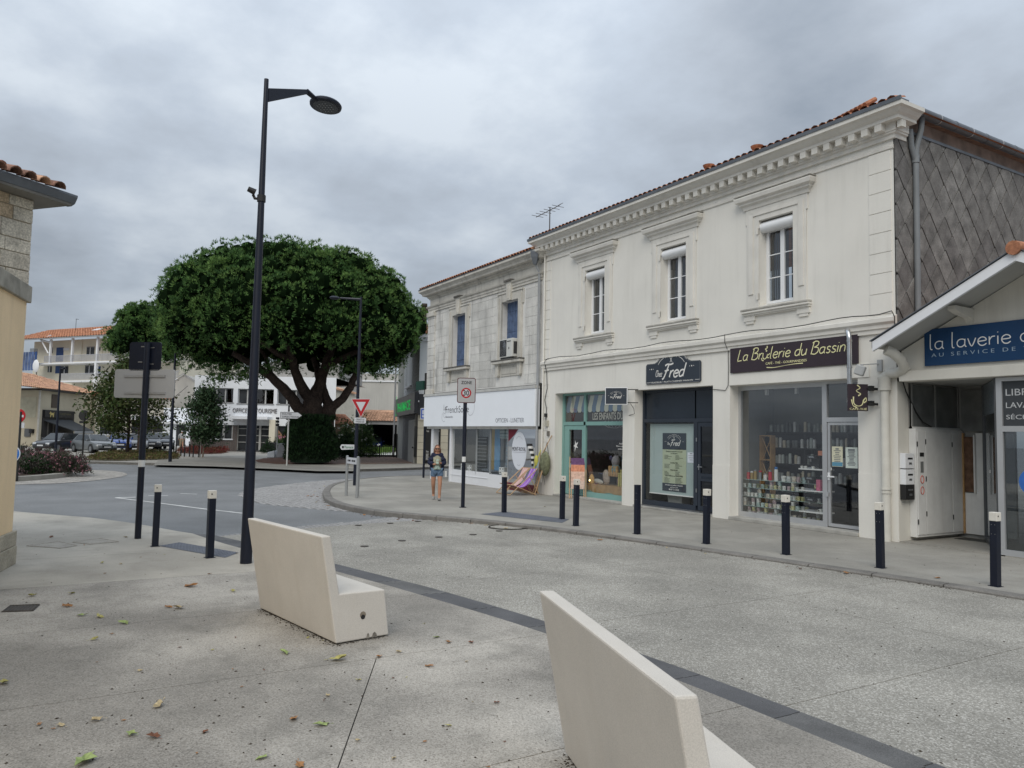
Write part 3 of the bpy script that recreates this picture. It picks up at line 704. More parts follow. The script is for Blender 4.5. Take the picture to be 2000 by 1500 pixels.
# conduit pipes left end, cable on the string course
def cable(name, pts, r, mat, par, n=5): return MB().tube(pts, r, n).obj(name, mat, par, smooth=True)
blk = M_('black_cable', (.02,.02,.02), rough=.5, var=.1)
r_ = random.Random(4)
cable('cable', [(-12.6+i*.3, -.10-.02*r_.random(), 4.58+.025*math.sin(i*.7)+.012*r_.random()) for i in range(42)]+[(-.02,-.12,4.62),(.03,-.1,4.5),(.03,-.1,4.25)], .011, blk, A)
cable('cable', [(-4.46,-.14,4.6),(-4.46,-.145,4.4),(-4.46,-.02,4.18),(-4.45,-.02,3.7),(-4.46,-.02,3.32),(-4.55,-.02,3.2),(-5.0,-.02,3.25)], .008, blk, A)
cable('cable', [(-12.45,-.12,4.6),(-12.6,-.14,4.5),(-12.62,-.03,4.1),(-12.58,-.03,3.6),(-12.7,-.04,3.2),(-12.6,-.03,2.9),(-12.64,-.03,2.4)], .012, blk, A)
for x in (-12.79,): MB().tube([(x,-.07,.4),(x,-.07,8.3)], .045 if x < -12.9 else .03, 8).obj('service_pipe', rend if x > -12.9 else zinc, A, smooth=True)
gp_('junction_box', -12.62,-12.48,2.3,2.5,.0,.09, M_('box_beige', (.42,.40,.33), var=.1), A); gp_('wall_lug', -12.52,-12.42,1.98,2.14,0,.06, groove, A); gp_('junction_box', -12.68,-12.56,2.62,2.74,.0,.07, blk, A)

# ---- side wall clad in diamond slates
slm = [M_('slate_%s' % n, c, rough=.9, var=.35, scale=3.5, fine=.2, fscale=40, streak=.5, dirt=(.07,.065,.06)) for n, c in (('a', (.18,.175,.167)), ('b', (.215,.21,.20)), ('c', (.155,.15,.145)))]
SW = Matrix(((0,0,1,0),(1,0,0,0),(0,1,0,0),(0,0,0,1)))    # x along +Y, y up, z toward +X
sw = MB(SW); sw.quad((0,3.2,0),(9,3.2,0),(9,8.75,0),(0,8.75,0)); sw.obj('side_wall', M_('old_side_wall', (.22,.16,.13), rough=.95, var=.4, scale=2, dirt=(.08,.06,.05), streak=.8), A)
r_ = random.Random(11); a_, h_ = .29, .36; j = 0; z = 3.75; slm_mesh = []
for mi in range(3):
    b = MB(); b.add([(0,-h_*1.04,.016),(a_*1.03,0,.012),(0,h_*1.04,.004),(-a_*1.03,0,.012),(0,-h_*1.04,.004),(a_*1.03,0,.0),(0,h_*1.04,-.006),(-a_*1.03,0,.0)], [(0,1,2,3),(0,4,5,1),(1,5,6,2),(2,6,7,3),(3,7,4,0)])
    o = b.obj('slate', slm[mi], None); slm_mesh.append(o.data); bpy.data.objects.remove(o)
MB(SW).box(.0,9,3.4,8.42,-.01,.004).obj('slate_backing', M_('slate_gap', (.02,.02,.02), var=.1), A)
slb = MB(SW)
def clip2(poly, a, b, c):
    o = []
    for p, q in zip(poly, poly[1:]+poly[:1]):
        fp, fq = a*p[0]+b*p[1]-c, a*q[0]+b*q[1]-c
        if fp <= 0: o.append(p)
        if (fp < 0 < fq) or (fq < 0 < fp): t = fp/(fp-fq); o.append((p[0]+(q[0]-p[0])*t, p[1]+(q[1]-p[1])*t))
    return o
for j in range(17):
    z = 3.6+j*h_
    for i in range(20):
        y = .02+i*2*a_+(a_ if j % 2 else 0)
        g = .026; k_ = 1.0-g*1.6/a_
        q = [(y+.0-g*.3,z+h_*.98), (y+a_*.97,z-g*.2), (y+g*.9,z-h_*.94), (y-a_*.93,z+g*.6)]      # a touch narrower across one diagonal: the dark open joint
        q = [(y-g*.9,z+h_-g*.9),(y+a_-g*1.5,z-g*.2),(y+g*.1,z-h_*1.0+g*.4),(y-a_+g*.5,z+g*.2)]
        q = clip2(clip2(q, -1, 0, -.005), 0, 1, 8.40)
        if len(q) < 3 or y > 8.5: continue
        mi_ = r_.choice((0,0,0,1,1,2)); tl_ = r_.uniform(-.035,-.012); zz = [.050+tl_*((z+h_-p[1])/(2*h_))+.004*r_.random() for p in q]; n = len(q)
        b = MB(SW); b.add([(p[0],p[1],w) for p, w in zip(q, zz)]+[(p[0],p[1],.002) for p in q], [tuple(range(n))[::-1]]+[(k,(k+1)%n,n+(k+1)%n,n+k) for k in range(n)]); b.obj('slate', slm[mi_], A)
MB(SW).box(.0,9,8.40,8.46,.02,.06).obj('flashing', zinc, A)
gt = MB(); n = 8; gt.tube([(.16,.32,8.86),(.16,9,8.86)], .105, 12); gt.obj('side_gutter', zinc, A, smooth=True)
for i in range(12): MB().tube([(.16,.7+i*.62,8.86),(.16,.725+i*.62,8.86)], .112, 12).obj('gutter_clip', alu if i%2 else zinc, A, smooth=True)
MB().tube([(.16,.75,8.78),(.14,.74,8.5),(.1,.62,8.1),(.1,.6,7.9),(.1,.6,7.7),(.1,.6,4.3)], .06, 10).obj('downpipe', M_('grey_pipe', (.19,.205,.215), rough=.55, var=.12, scale=2), A, smooth=True)
MB().tube([(.1,.42,8.45),(.1,.46,8.1),(.1,.58,7.85)], .055, 10).obj('downpipe', MATS['grey_pipe'], A, smooth=True)
MB().tube([(.1,.6,7.78),(.1,.6,7.95)], .075, 10).obj('pipe_collar', MATS['grey_pipe'], A, smooth=True)

# ---- shopfront 3: coffee shop
gb = -.33
B3 = thing_part('shopfront', A); 
def framebars(par, rects, z0, z1, mat, name='frame_bar'):
    for r4 in rects: MB(F0).box(*r4, z0, z1).obj(name, mat, par)
framebars(B3, [(-4.42,-4.34,.08,3.31),(-4.34,-1.98,3.20,3.31),(-4.34,-1.98,.08,.2),(-1.98,-1.86,.06,3.31),(-1.86,-.88,2.40,2.5),(-1.86,-.88,3.25,3.31)], gb-.05, gb+.03, alu)
MB(F0).box(-4.42,-.88,0,.08,-.36,.06).obj('step', M_('threshold', (.36,.35,.32), rough=.9, var=.2, scale=3), B3, bevel=.01)
MB(F0).quad((-4.34,.2,gb-.01),(-1.98,.2,gb-.01),(-1.98,3.20,gb-.01),(-4.34,3.20,gb-.01)).obj('pane', sglass, B3)
paneq(-1.86,-.88,2.5,3.25,gb-.01).obj('pane', sglass, B3)
dr = thing_part('door', A); framebars(dr, [(-1.85,-1.79,.1,2.39),(-.94,-.89,.1,2.39),(-1.79,-.94,.1,.17),(-1.79,-.94,2.33,2.39)], gb-.04, gb+.015, alu); paneq(-1.79,-.94,.17,2.33,gb-.01).obj('pane', sglass, dr)
hd = MB(F0); hd.box(-1.84,-1.79,1.12,1.28,gb+.015,gb+.04); hd.box(-1.83,-1.66,1.18,1.21,gb+.05,gb+.07); hd.obj('handle', pvc, dr)
MB(F0).box(-1.88,-1.82,.75,.85,gb+.03,gb+.06).obj('lock', alu, dr)
def room(par, x0, x1, depth, wallm, floorm, h=3.35, name='interior', z0=-.37):
    b = MB(F0); b.quad((x0,0,-depth),(x1,0,-depth),(x1,h,-depth),(x0,h,-depth)); b.quad((x0,0,z0),(x0,0,-depth),(x0,h,-depth),(x0,h,z0)); b.quad((x1,0,-depth),(x1,0,z0),(x1,h,z0),(x1,h,-depth)); b.quad((x0,h,-depth),(x1,h,-depth),(x1,h,z0),(x0,h,z0))
    b.obj(name, wallm, par); MB(F0).quad((x0,.02,z0),(x1,.02,z0),(x1,.02,-depth),(x0,.02,-depth)).obj('shop_floor', floorm, par)
gwall = M_('shop_wall_grey', (.20,.21,.21), rough=.9, var=.1); floorm = M_('shop_floor', (.10,.09,.08), rough=.5, var=.2)
room(B3, -4.64,-.6, 1.9, gwall, floorm)
for x in (-4.0,-3.1,-2.3): MB(F0).box(x-.03,x+.03,3.1,3.3,-.9,-.82).obj('spot_lamp', pvc, B3)
# black shelves with tins at the back
sh = thing('shelving', 'black back wall shelving full of tins inside the coffee shop', 'shelving', (-2.7, 1.5, 0))
bks = M_('black_shelf', (.02,.02,.022), rough=.5, var=.1)
SM = facade(1.5)
MB(SM).box(-4.56,-.9,0,2.16,-.36,-.34).obj('back_panel', bks, sh)
for k, yy in enumerate((.55,.95,1.38,1.78,2.18)): MB(SM).box(-4.56,-.9,yy-.02,yy+.01,-.34,0).obj('shelf', bks, sh)
for x in (-4.58,-3.4,-2.2,-.92): MB(SM).box(x,x+.03,0,2.16,-.34,0).obj('upright', bks, sh)
tins = [M_('tin_%d' % i, c, rough=.35, var=.2, scale=12, coord='O', metal=.2) for i, c in enumerate([(.55,.56,.55),(.25,.27,.26),(.42,.46,.44),(.12,.13,.13),(.5,.45,.35)])]
r_ = random.Random(9); tinp = []
for i in range(5):
    b = MB(); b.lathe([(.045,0),(.045,.2),(.036,.205),(.036,.225)], n=10); o = b.obj('tin', tins[i], None, smooth=True); tinp.append(o.data); bpy.data.objects.remove(o)
row = {2.19:'top',1.79:'second',1.39:'third',.96:'fourth'}
for yy in (2.19,1.79,1.39,.96):
    x = -4.5
    while x < -1.0:
        if r_.random() < .9:
            o = bpy.data.objects.new('tin', r_.choice(tinp)); col.objects.link(o); o.location = (x, 1.60+r_.uniform(0,.05), yy); o.rotation_euler.z = r_.uniform(0,6)
            o.scale = (1,1,r_.choice((1,1.15,.85))); tag(o, 'coffee or tea tin in the row on the %s black shelf of the coffee shop' % row[yy], 'tin', 'tins on the %s shelf of the coffee shop' % row[yy])
        x += r_.choice((.105,.11,.12,.16))
wood = M_('pine_wood', (.42,.26,.12), rough=.6, var=.2, scale=6)
xr = thing('wine_rack', 'pale wooden rack with crossed laths beside the black shelves', 'rack', (-4.42, 1.3, 0)); RM = facade(1.28)
for y0, y1, x0, x1 in ((0,2.1,-4.60,-4.57),(0,2.1,-4.27,-4.24),(2.07,2.1,-4.57,-4.27),(1.45,1.48,-4.57,-4.27),(.8,.83,-4.57,-4.27),(0,.03,-4.57,-4.27)): MB(RM).box(x0,x1,y0,y1,-.18,0).obj('board', wood, xr)
for y0, y1 in ((.03,.8),(.83,1.45),(1.48,2.07)):
    for s in (0,1): MB(RM).tube([(-4.57,y0 if s else y1,-.05-.03*s),(-4.27,y1 if s else y0,-.05-.03*s)], .013, 4).obj('lath', wood, xr)
# glass display with mugs in the window
dc = thing('glass_display', 'tiered glass display unit of mugs just behind the coffee shop window', 'display case', (-3.1, .8, 0))
clear = glass('clear_glass', (.86,.92,.9), 1.35, 0)
gedge = M_('glass_edge', (.35,.45,.42), rough=.2, var=.1)
DM = facade(.5); lev = (.12,.34,.57,.79,.99)
for yy in lev: MB(DM).box(-4.5,-2.15,yy-.01,yy,-.34,0).obj('glass_shelf', gedge, dc)
for x in (-4.5,-3.3,-2.16): MB(DM).box(x,x+.012,.1,.98,-.34,0).obj('glass_side', clear, dc)
mugc = [M_('mug_%d' % i, c, rough=.3, var=.45, scale=28, coord='O') for i, c in enumerate([(.6,.6,.57),(.45,.47,.46),(.55,.5,.42),(.42,.32,.33),(.4,.5,.48),(.5,.48,.25)])]
mugp = []
for i in range(6):
    b = MB(); b.lathe([(.036,0),(.041,.01),(.042,.095),(.038,.095),(.037,.02)], n=12); b.tube([(.04,0,.078),(.062,0,.075),(.07,0,.05),(.06,0,.025),(.04,0,.02)], .007, 5); o = b.obj('mug', mugc[i], None, smooth=True); mugp.append(o.data); bpy.data.objects.remove(o)
nm = {.12:'bottom',.34:'lower middle',.57:'upper middle',.79:'highest inner'}
for yy in lev[:4]:
    for back in (0,1):
        x = -4.44
        while x < -2.2:
            if r_.random() < .88:
                o = bpy.data.objects.new('mug', r_.choice(mugp)); col.objects.link(o); o.location = (x, .56+.14*back+r_.uniform(-.01,.01), yy); o.rotation_euler.z = r_.uniform(-2.5,.6); o.scale = (1,1,1)
                tag(o, 'patterned mug among many on the %s tier of the glass display' % nm[yy], 'mug', 'mugs on the %s tier of the display' % nm[yy])
                if r_.random() < .3 and back == 0:
                    q = bpy.data.objects.new('mug', r_.choice(mugp)); col.objects.link(q); q.location = (x, o.location.y, yy+.096); q.rotation_euler.z = r_.uniform(-2,1); tag(q, o['label'], 'mug', o['group'])
            x += r_.choice((.115,.13,.15))
def bottle(name, label, cat, x, y, z, prof, mats):
    t = thing(name, label, cat, (x,y,z)); a = 0
    for nm_, pr, mt in prof: MB(T(x,y,z)).lathe(pr, n=12).obj(nm_, MATS[mt] if isinstance(mt, str) else mt, t, smooth=True)
redm = M_('red_lacquer', (.45,.03,.05), rough=.3, var=.1); bluem = M_('blue_lid', (.03,.15,.4), rough=.4, var=.1); goldm = M_('brass', (.5,.36,.14), rough=.35, var=.1, metal=.6); whm = M_('white_ceramic', (.7,.7,.68), rough=.3, var=.05)
steel = M_('steel', (.4,.41,.42), rough=.3, var=.1, metal=.8)
zt = .99
for i, (x, h, body, lid, lb) in enumerate([(-4.38,.20,redm,steel,'red flask with steel lid'),(-4.27,.19,goldm,whm,'brass coloured grinder with white cap'),(-4.16,.24,goldm,steel,'tall brass grinder with steel crank top'),(-4.0,.22,steel,redm,'steel flask with red lid'),(-3.85,.16,whm,steel,'short white jar with steel lid'),(-3.7,.25,redm,steel,'tall red travel flask'),(-3.52,.33,whm,bluem,'tall white bottle with blue cap')]):
    bottle('flask', lb+' on top of the glass display', 'flask', x, .62, zt, [('body', [(.045,0),(.048,.02),(.045,h*.8),(.03,h*.85)], body), ('lid', [(.035,h*.85),(.04,h*.87),(.04,h),(.02,h+.01)], lid)], None)
for i in range(5):
    o = bpy.data.objects.new('mug', mugp[i]); col.objects.link(o); o.location = (-3.3+.15*i, .62, zt); o.scale = (1.35,1.35,1.4); o.rotation_euler.z = i; tag(o, 'large patterned mug on the top shelf of the display near the coffee machines', 'mug', 'large mugs on top of the display')
# white stand with coffee machines
ws = thing('display_stand', 'white stand of three cantilever shelves holding coffee machines beside the door', 'stand', (-2.12,.55,0)); WM = facade(.45)
MB(WM).box(-2.09,-1.98,.10,1.98,-.05,0).obj('upright', whm, ws)
for yy in (.36,.84,1.33): MB(WM).box(-2.66,-2.0,yy-.02,yy+.01,-.05,.10).obj('shelf', whm, ws, bevel=.004); MB(WM).box(-2.66,-2.0,yy-.02,yy+.01,-.30,-.05).obj('shelf', whm, ws)
bm_ = M_('black_plastic', (.018,.018,.02), rough=.25, var=.2)
def coffee_machine(x, z, label):
    t = thing('coffee_machine', label, 'coffee machine', (x,.55,z), M=T(x,.55,z))
    W = T(x,.55,z)
    MB(W).box(-.12,.12,-.02,.16,0,.3).obj('body', bm_, t, bevel=.015); MB(W).box(-.12,.12,-.14,-.02,.22,.3).obj('head', bm_, t, bevel=.01); MB(W).box(-.12,.12,-.15,-.02,0,.035).obj('drip_tray', steel, t, bevel=.006)
    MB(W).cyl((-.05,-.09,.16), .018, .06, 10).obj('spout', steel, t); MB(W).cyl((.06,-.145,.26), .016, .02, 10, 'y').obj('knob', steel, t); MB(W).box(-.06,.06,-.143,-.14,.25,.285).obj('display', steel, t)
for x, z, l in ((-2.36,1.34,'black coffee machine on the topmost white shelf'),(-2.42,.85,'black coffee machine on the middle white shelf'),(-2.4,.37,'tall black coffee machine on the lowest white shelf')): coffee_machine(x, z, l)
for x, z in ((-2.6,1.34),(-2.5,1.34),(-2.58,.85),(-2.3,1.34)):
    o = bpy.data.objects.new('mug', mugp[0]); col.objects.link(o); o.location = (x,.39,z); o.scale = (.7,.7,.6); tag(o, 'tiny white espresso cup standing before a black coffee machine', 'cup', 'espresso cups by the coffee machines')
bx = tag(MB(WM).box(-2.2,-2.1,.85,1.10,-.02,.08).obj('coffee_box', M_('pink_box', (.5,.12,.2), rough=.5, var=.3, scale=20)), 'small pink and white coffee carton beside the middle machine', 'box')
bx = tag(MB(WM).box(-2.28,-2.14,1.645,1.75,-.2,-.1).obj('coffee_box', M_('orange_box', (.6,.22,.12), rough=.5, var=.1)), 'small orange carton above the top coffee machine', 'box')
# door notices
def poster(x0, x1, y0, y1, z, label, stripes, name='notice', base=(.62,.66,.62), bar=None):
    t = thing(name, label, 'notice', ((x0+x1)/2,-z,y0)); MB(F0).box(x0,x1,y0,y1,z,z+.003).obj('sheet', M_('paper_%.2f_%.2f_%.2f' % base, base, rough=.7, var=.04), t)
    ink = M_('ink_grey', (.18,.19,.2), var=.1); b = MB(F0); r_ = random.Random(int(x0*100)); y = y1-(y1-y0)*.12
    for k in range(stripes):
        w = (x1-x0)*r_.uniform(.3,.75); c = (x0+x1)/2; hh = (y1-y0)*.018*(2 if k == 0 else 1); b.quad((c-w/2,y-hh,z+.005),(c+w/2,y-hh,z+.005),(c+w/2,y+hh,z+.005),(c-w/2,y+hh,z+.005)); y -= (y1-y0)*.8/stripes
    b.obj('print', ink, t)
    if bar: MB(F0).box(x0+.005,x1-.005,y0+.01,y0+(y1-y0)*.22,z+.003,z+.0055).obj('colour_band', M_('band_%.2f' % bar[0], bar, var=.2), t)
poster(-1.76,-1.49,1.42,1.86,gb-.008+.0, 'cream notice with a blue band taped inside the coffee shop door', 9, base=(.66,.64,.48), bar=(.12,.3,.42)); 
MB(F0)
poster(-1.42,-1.13,1.40,1.85,gb-.008, 'pale green notice taped inside the coffee shop door beside the cream one', 12, base=(.6,.66,.6))
tag(MB(F0).cyl((-1.80,1.36,gb-.008),.035,.004,14,'z').obj('round_sticker', whm), 'small round white sticker above the coffee shop door handle', 'sticker')
# sign of the coffee shop
sgn = thing('shop_sign', 'long aubergine fascia board with cream hand lettering of the coffee roaster', 'sign', (-2.6,-.06,3.6))
aub = M_('aubergine', (.040,.028,.036), rough=.45, var=.06)
crm = M_('cream_print', (.74,.71,.40), rough=.6, var=.03, emit=0)
wht = M_('white_print', (.72,.71,.68), rough=.6, var=.03)
MB(F0).box(-4.36,-.83,3.62,4.235,.02,.055).obj('board', aub, sgn, bevel=.003)
FL = facade(-.057)
script('La BrUlerie du Bassin', FL, (-4.12,-1.12,3.855,4.2), crm, sgn, w=.042, shear=.22)
text('CAFÉ - THÉ - GOURMANDISES', FL, (-3.25,-2.1,3.755,3.825), crm, sgn)
b = MB(FL); ribbon(b, catmull([(-3.22,3.69),(-3.0,3.675),(-2.7,3.70),(-2.4,3.72),(-2.2,3.72)], 5), .004, 0, .003, .012); b.obj('underline', crm, sgn)
gp_('lintel_band', -4.42,-.6,3.32,3.6,0,.02, rend, A)
# flue pipe in front of the sign
fx = PY(1660, 800, -.31).x
fl = thing('flue_pipe', 'shiny steel flue pipe running down in front of the aubergine sign', 'pipe', (fx,-.3,4.4)); M_('shiny_steel', (.55,.56,.57), rough=.22, var=.12, scale=5, metal=.9)
MB().tube([(fx-.2,-.05,4.30),(fx-.14,-.16,4.32),(fx-.08,-.26,4.31),(fx-.02,-.31,4.24),(fx,-.31,4.12),(fx,-.31,2.86)], .05, 14).obj('pipe', MATS['shiny_steel'], fl, smooth=True)
for z in (2.86,3.5,4.05): MB().tube([(fx,-.31,z),(fx,-.31,z+.05)], .058, 14).obj('band', MATS['shiny_steel'], fl, smooth=True)
MB().tube([(fx,-.31,2.78),(fx,-.31,2.86)], .064, 14).obj('cowl', MATS['shiny_steel'], fl, smooth=True)
# hanging sign and floodlight
hs = thing('hanging_sign', 'small dark bracket sign with a coffee cup drawing beside the steel flue', 'sign', (-.75,-.55,2.9))
HM = Matrix(((0.52,0,.854,-1.02),(.854,0,-.52,-.62),(0,1,0,0),(0,0,0,1)))   # faces the camera side
hx = Matrix.Translation((PY(1675,770,-.42).x,-.42,-.23)) @ Matrix.Rotation(math.radians(62), 4, 'Z') @ FAC
MB(hx).box(-.21,.21,2.83,3.38,-.02,.02).obj('board', aub, hs, bevel=.003)
hf = hx @ Matrix.Translation((0,0,.021))
b = MB(hf)
for i, pl in enumerate(([(-.1,3.12),(-.09,2.98),(0,2.93),(.08,2.96),(.11,3.05)],[(.11,3.05),(.16,3.1),(.17,3.04),(.12,3.0)],[(-.02,3.36),(.04,3.3),(-.04,3.24),(.05,3.18),(.0,3.14)],[(-.14,3.06),(-.11,2.94),(-.03,2.9)])): ribbon(b, catmull(pl, 5), .006, 0, .003+.0002*i, .014)
b.obj('cup_drawing', crm, hs); text('CAFÉ-THÉ', hf, (-.18,.18,2.85,2.90), crm, hs)
for z in (2.72,3.03): MB().box(-.62,-.5,-.1,0,z,z+.1).obj('bracket', blk, hs); MB(hx).box(.18,.42,z+.23,z+.28,-.02,.02).obj('arm', blk, hs)
fd = thing('floodlight', 'small grey floodlight on a wall arm above the cup sign', 'lamp', (-.85,-.45,3.5))
MB(T(PY(1680,728,-.5).x,-.5,3.42,.5) @ Matrix.Rotation(.35,4,'Y')).box(-.09,.09,-.11,.11,-.1,.1).obj('housing', M_('grey_housing', (.38,.39,.39), rough=.4, var=.1), fd, bevel=.02)
MB().tube([(PY(1680,728,-.5).x+.05,-.48,3.52),(-.6,-.3,3.56),(-.35,-.03,3.58)], .012, 6).obj('arm', MATS['grey_housing'], fd); MB().box(-.40,-.30,-.05,0,3.42,3.66).obj('wall_plate', MATS['grey_housing'], fd)

# ---- shopfront 2: caterer
navy = M_('navy_frame', (.028,.036,.050), rough=.45, var=.08)
navyp = M_('navy_panel', (.022,.030,.042), rough=.15, var=.1)
B2 = thing_part('shopfront', A)
framebars(B2, [(-8.05,-7.97,.06,3.35),(-5.07,-4.99,.06,3.35),(-7.97,-5.07,3.27,3.35),(-7.97,-5.07,2.42,2.52),(-7.97,-5.9,.06,.2),(-5.98,-5.84,.2,2.42)], gb-.05, gb+.03, navy)
for x0, x1 in ((-7.97,-5.98),(-5.93,-5.07)): MB(F0).box(x0,x1,2.52,3.27,gb-.03,gb-.015).obj('top_panel', navyp, B2)
paneq(-7.97,-5.98,.2,2.42,gb-.01).obj('pane', glass('shop_glass2', (.95,.97,.97), 1.5, .0), B2)
MB(F0).box(-8.05,-4.99,0,.06,-.36,.05).obj('step', MATS['threshold'], B2, bevel=.01)
b = MB(F0)
for i in range(38): b.box(-8.02+i*.079,-7.97+i*.079,.061,.067,-.28,.03)
kind(b.obj('grating', steel, B2), 'stuff')
d2 = thing_part('door', A); framebars(d2, [(-5.83,-5.74,.08,2.41),(-5.16,-5.08,.08,2.41),(-5.74,-5.16,.08,.2),(-5.74,-5.16,2.3,2.41),(-5.74,-5.16,.86,1.06)], gb-.045, gb+.02, navy); paneq(-5.74,-5.16,.2,2.3,gb-.01).obj('pane', glass('dark_glass', (.5,.52,.54), 1.5, .03), d2)
hd = MB(F0); hd.box(-5.80,-5.77,1.15,1.3,gb+.02,gb+.035); hd.box(-5.80,-5.64,1.22,1.245,gb+.05,gb+.065); hd.obj('handle', steel, d2)
for z in (.55,1.9): MB(F0).box(-5.88,-5.85,z,z+.1,gb+.03,gb+.045).obj('hinge', steel, d2)
MB(F0).box(-5.7,-5.2,.93,.99,gb+.02,gb+.026).obj('letter_slot', navyp, d2)
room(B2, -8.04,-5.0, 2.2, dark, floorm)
bl = tag(MB(F0).box(-7.86,-6.0,.42,2.38,gb-.12,gb-.10).obj('roller_blind', M_('blind_bluegreen', (.36,.43,.42), rough=.8, var=.05, scale=1)), 'pale blue green blind lowered behind the caterer window', 'blind')
tag(MB(F0).box(-7.86,-6.0,.39,.42,gb-.125,gb-.085).obj('blind_rail', whm), 'white bottom rail of the blind in the caterer window', 'rail')
bn = thing('menu_poster', 'tall menu poster with navy head and pale green list of dishes in the caterer window', 'poster', (-6.8,.4,.5)); zz = gb-.095
sage = M_('sage_paper', (.42,.46,.33), rough=.7, var=.03); navc = M_('navy_print', (.035,.045,.06), rough=.6, var=.04)
MB(F0).box(-7.32,-6.38,.62,2.12,zz,zz+.004).obj('sheet', sage, bn); MB(F0).box(-7.32,-6.38,1.66,2.12,zz+.004,zz+.006).obj('head', navc, bn); MB(F0).box(-7.32,-6.38,.5,.72,zz+.004,zz+.006).obj('foot', navc, bn)
FZ = facade(-(zz+.006))
def fred(M, cx, cy, w, par, mat=None, small=False):
    """two word brush lettering with ribbon ornament, width w, centred"""
    mat = mat or wht; s = w
    script('Fred', M, (cx-.17*s, cx+.28*s, cy-.115*s, cy+.085*s), mat, par, w=.06, shear=.3); script('Chez', M, (cx-.29*s, cx-.17*s, cy-.075*s, cy+.01*s), mat, par, w=.05, shear=.2)
    if not small:
        b = MB(M); k = 0
        arc = lambda r0, a0, a1, yy: [(cx+r0*math.cos(a), cy+yy+r0*.62*math.sin(a)) for a in [a0+(a1-a0)*i/10 for i in range(11)]]
        for pl in (arc(.17*s,.45,2.7,.14*s), arc(.12*s,.45,2.7,.13*s), arc(.3*s,.35,1.0,.06*s), arc(.3*s,2.15,2.8,.06*s), arc(.26*s,.35,1.0,.03*s), arc(.26*s,2.15,2.8,.03*s), [(cx-.035*s,cy+.19*s),(cx+.02*s,cy+.1*s)], [(cx+.03*s,cy+.19*s),(cx-.02*s,cy+.1*s)]): ribbon(b, pl, .0035*s, 0, .003+.0002*k); k += 1
        for sx in (-1,1):
            for dx, rr in ((.34,.006),(.375,.010),(.41,.006)): b.add([(cx+sx*dx*s+rr*s*math.cos(a), cy+.03*s+rr*s*math.sin(a), .0035) for a in [i*pi/3 for i in range(6)]], [tuple(range(6))])
        b.obj('ornament', mat, par)
fred(FZ, -6.85, 1.86, .92, bn)
ink = M_('ink_green', (.09,.10,.08), var=.1); b = MB(FZ); r_ = random.Random(8)
for sec, (y, n_) in enumerate(((1.52,4),(1.27,4),(1.07,4),(.92,0),(.9,5))):
    for cx_ in (-7.06,-6.62):
        for k in range(n_):
            w = r_.uniform(.12,.3); y0 = y-.03-k*.033; b.quad((cx_-.18,y0,.002),(cx_-.18+w,y0,.002),(cx_-.18+w,y0+.011,.002),(cx_-.18,y0+.011,.002))
b.obj('print', ink, bn)
for i, (s_, y, w) in enumerate((('Quelques propositions de mets','1.585',.66),('Les Classiques','1.53',.26),('Les autres Mets','1.275',.3),('Menus du Chef','1.075',.3),('Menus Composés aux Saveurs du Pays','.905',.7))): text(s_, FZ, (-6.85-w/2,-6.85+w/2,float(y),float(y)+.04), ink, bn, shear=.3)
text('Livraison possible à domicile', FZ, (-7.2,-6.5,.645,.69), wht, bn, shear=.3); text('au 06 80 12 34', FZ, (-7.0,-6.7,.6,.625), wht, bn); text('06 87 12 34 05', FZ, (-7.05,-6.65,.53,.575), wht, bn)
poster(-6.33,-6.05,1.32,1.6,zz, 'small white note with blue writing taped beside the menu poster', 4, base=(.7,.72,.78))
tag(MB(facade(.6)).add([(-7.25,.02,0),(-6.75,.02,0),(-6.7,.62,0),(-7.35,.62,0),(-7.25,.02,-.3),(-6.75,.02,-.3),(-6.7,.62,-.36),(-7.35,.62,-.36)], [(0,1,2,3),(1,5,6,2),(4,7,6,5),(0,3,7,4),(3,2,6,7)]).obj('tapered_planter', M_('dull_white', (.3,.3,.28), var=.1)), 'tapered pale planter standing behind the caterer glass below the blind', 'planter')
sg2 = thing('shop_sign', 'dark blue shaped sign board with arched top above the caterer shopfront', 'sign', (-6.46,-.02,3.46))
outl = [(-7.53,3.52),(-7.5,3.48),(-5.43,3.46),(-5.39,3.5),(-5.39,3.98),(-5.43,4.03),(-5.75,4.04),(-5.86,4.08),(-6.0,4.18),(-6.2,4.25),(-6.46,4.28),(-6.72,4.26),(-6.92,4.19),(-7.06,4.1),(-7.17,4.06),(-7.48,4.06),(-7.53,4.01)]
b = MB(F0); b.prism(outl, 'z', .008, .035); b.obj('board', navc, sg2)
ring = [( -6.46+(x+6.46)*.975, 3.77+(y-3.77)*.955) for x, y in outl]
b = MB(facade(-.0355)); ribbon(b, ring+[ring[0]], .004, 0, .002); b.obj('border', M_('dim_print', (.2,.21,.22), var=.05), sg2)
FS = facade(-.036); fred(FS, -6.5, 3.84, 2.1, sg2)
text('TRAITEUR • PLATS CUISINÉS MAISON', FS, (-7.33,-5.67,3.505,3.555), wht, sg2); 
for x in (-7.44,-5.53): MB(FS).box(x-.06,x+.1,3.525,3.535,0,.002).obj('dash', wht, sg2)
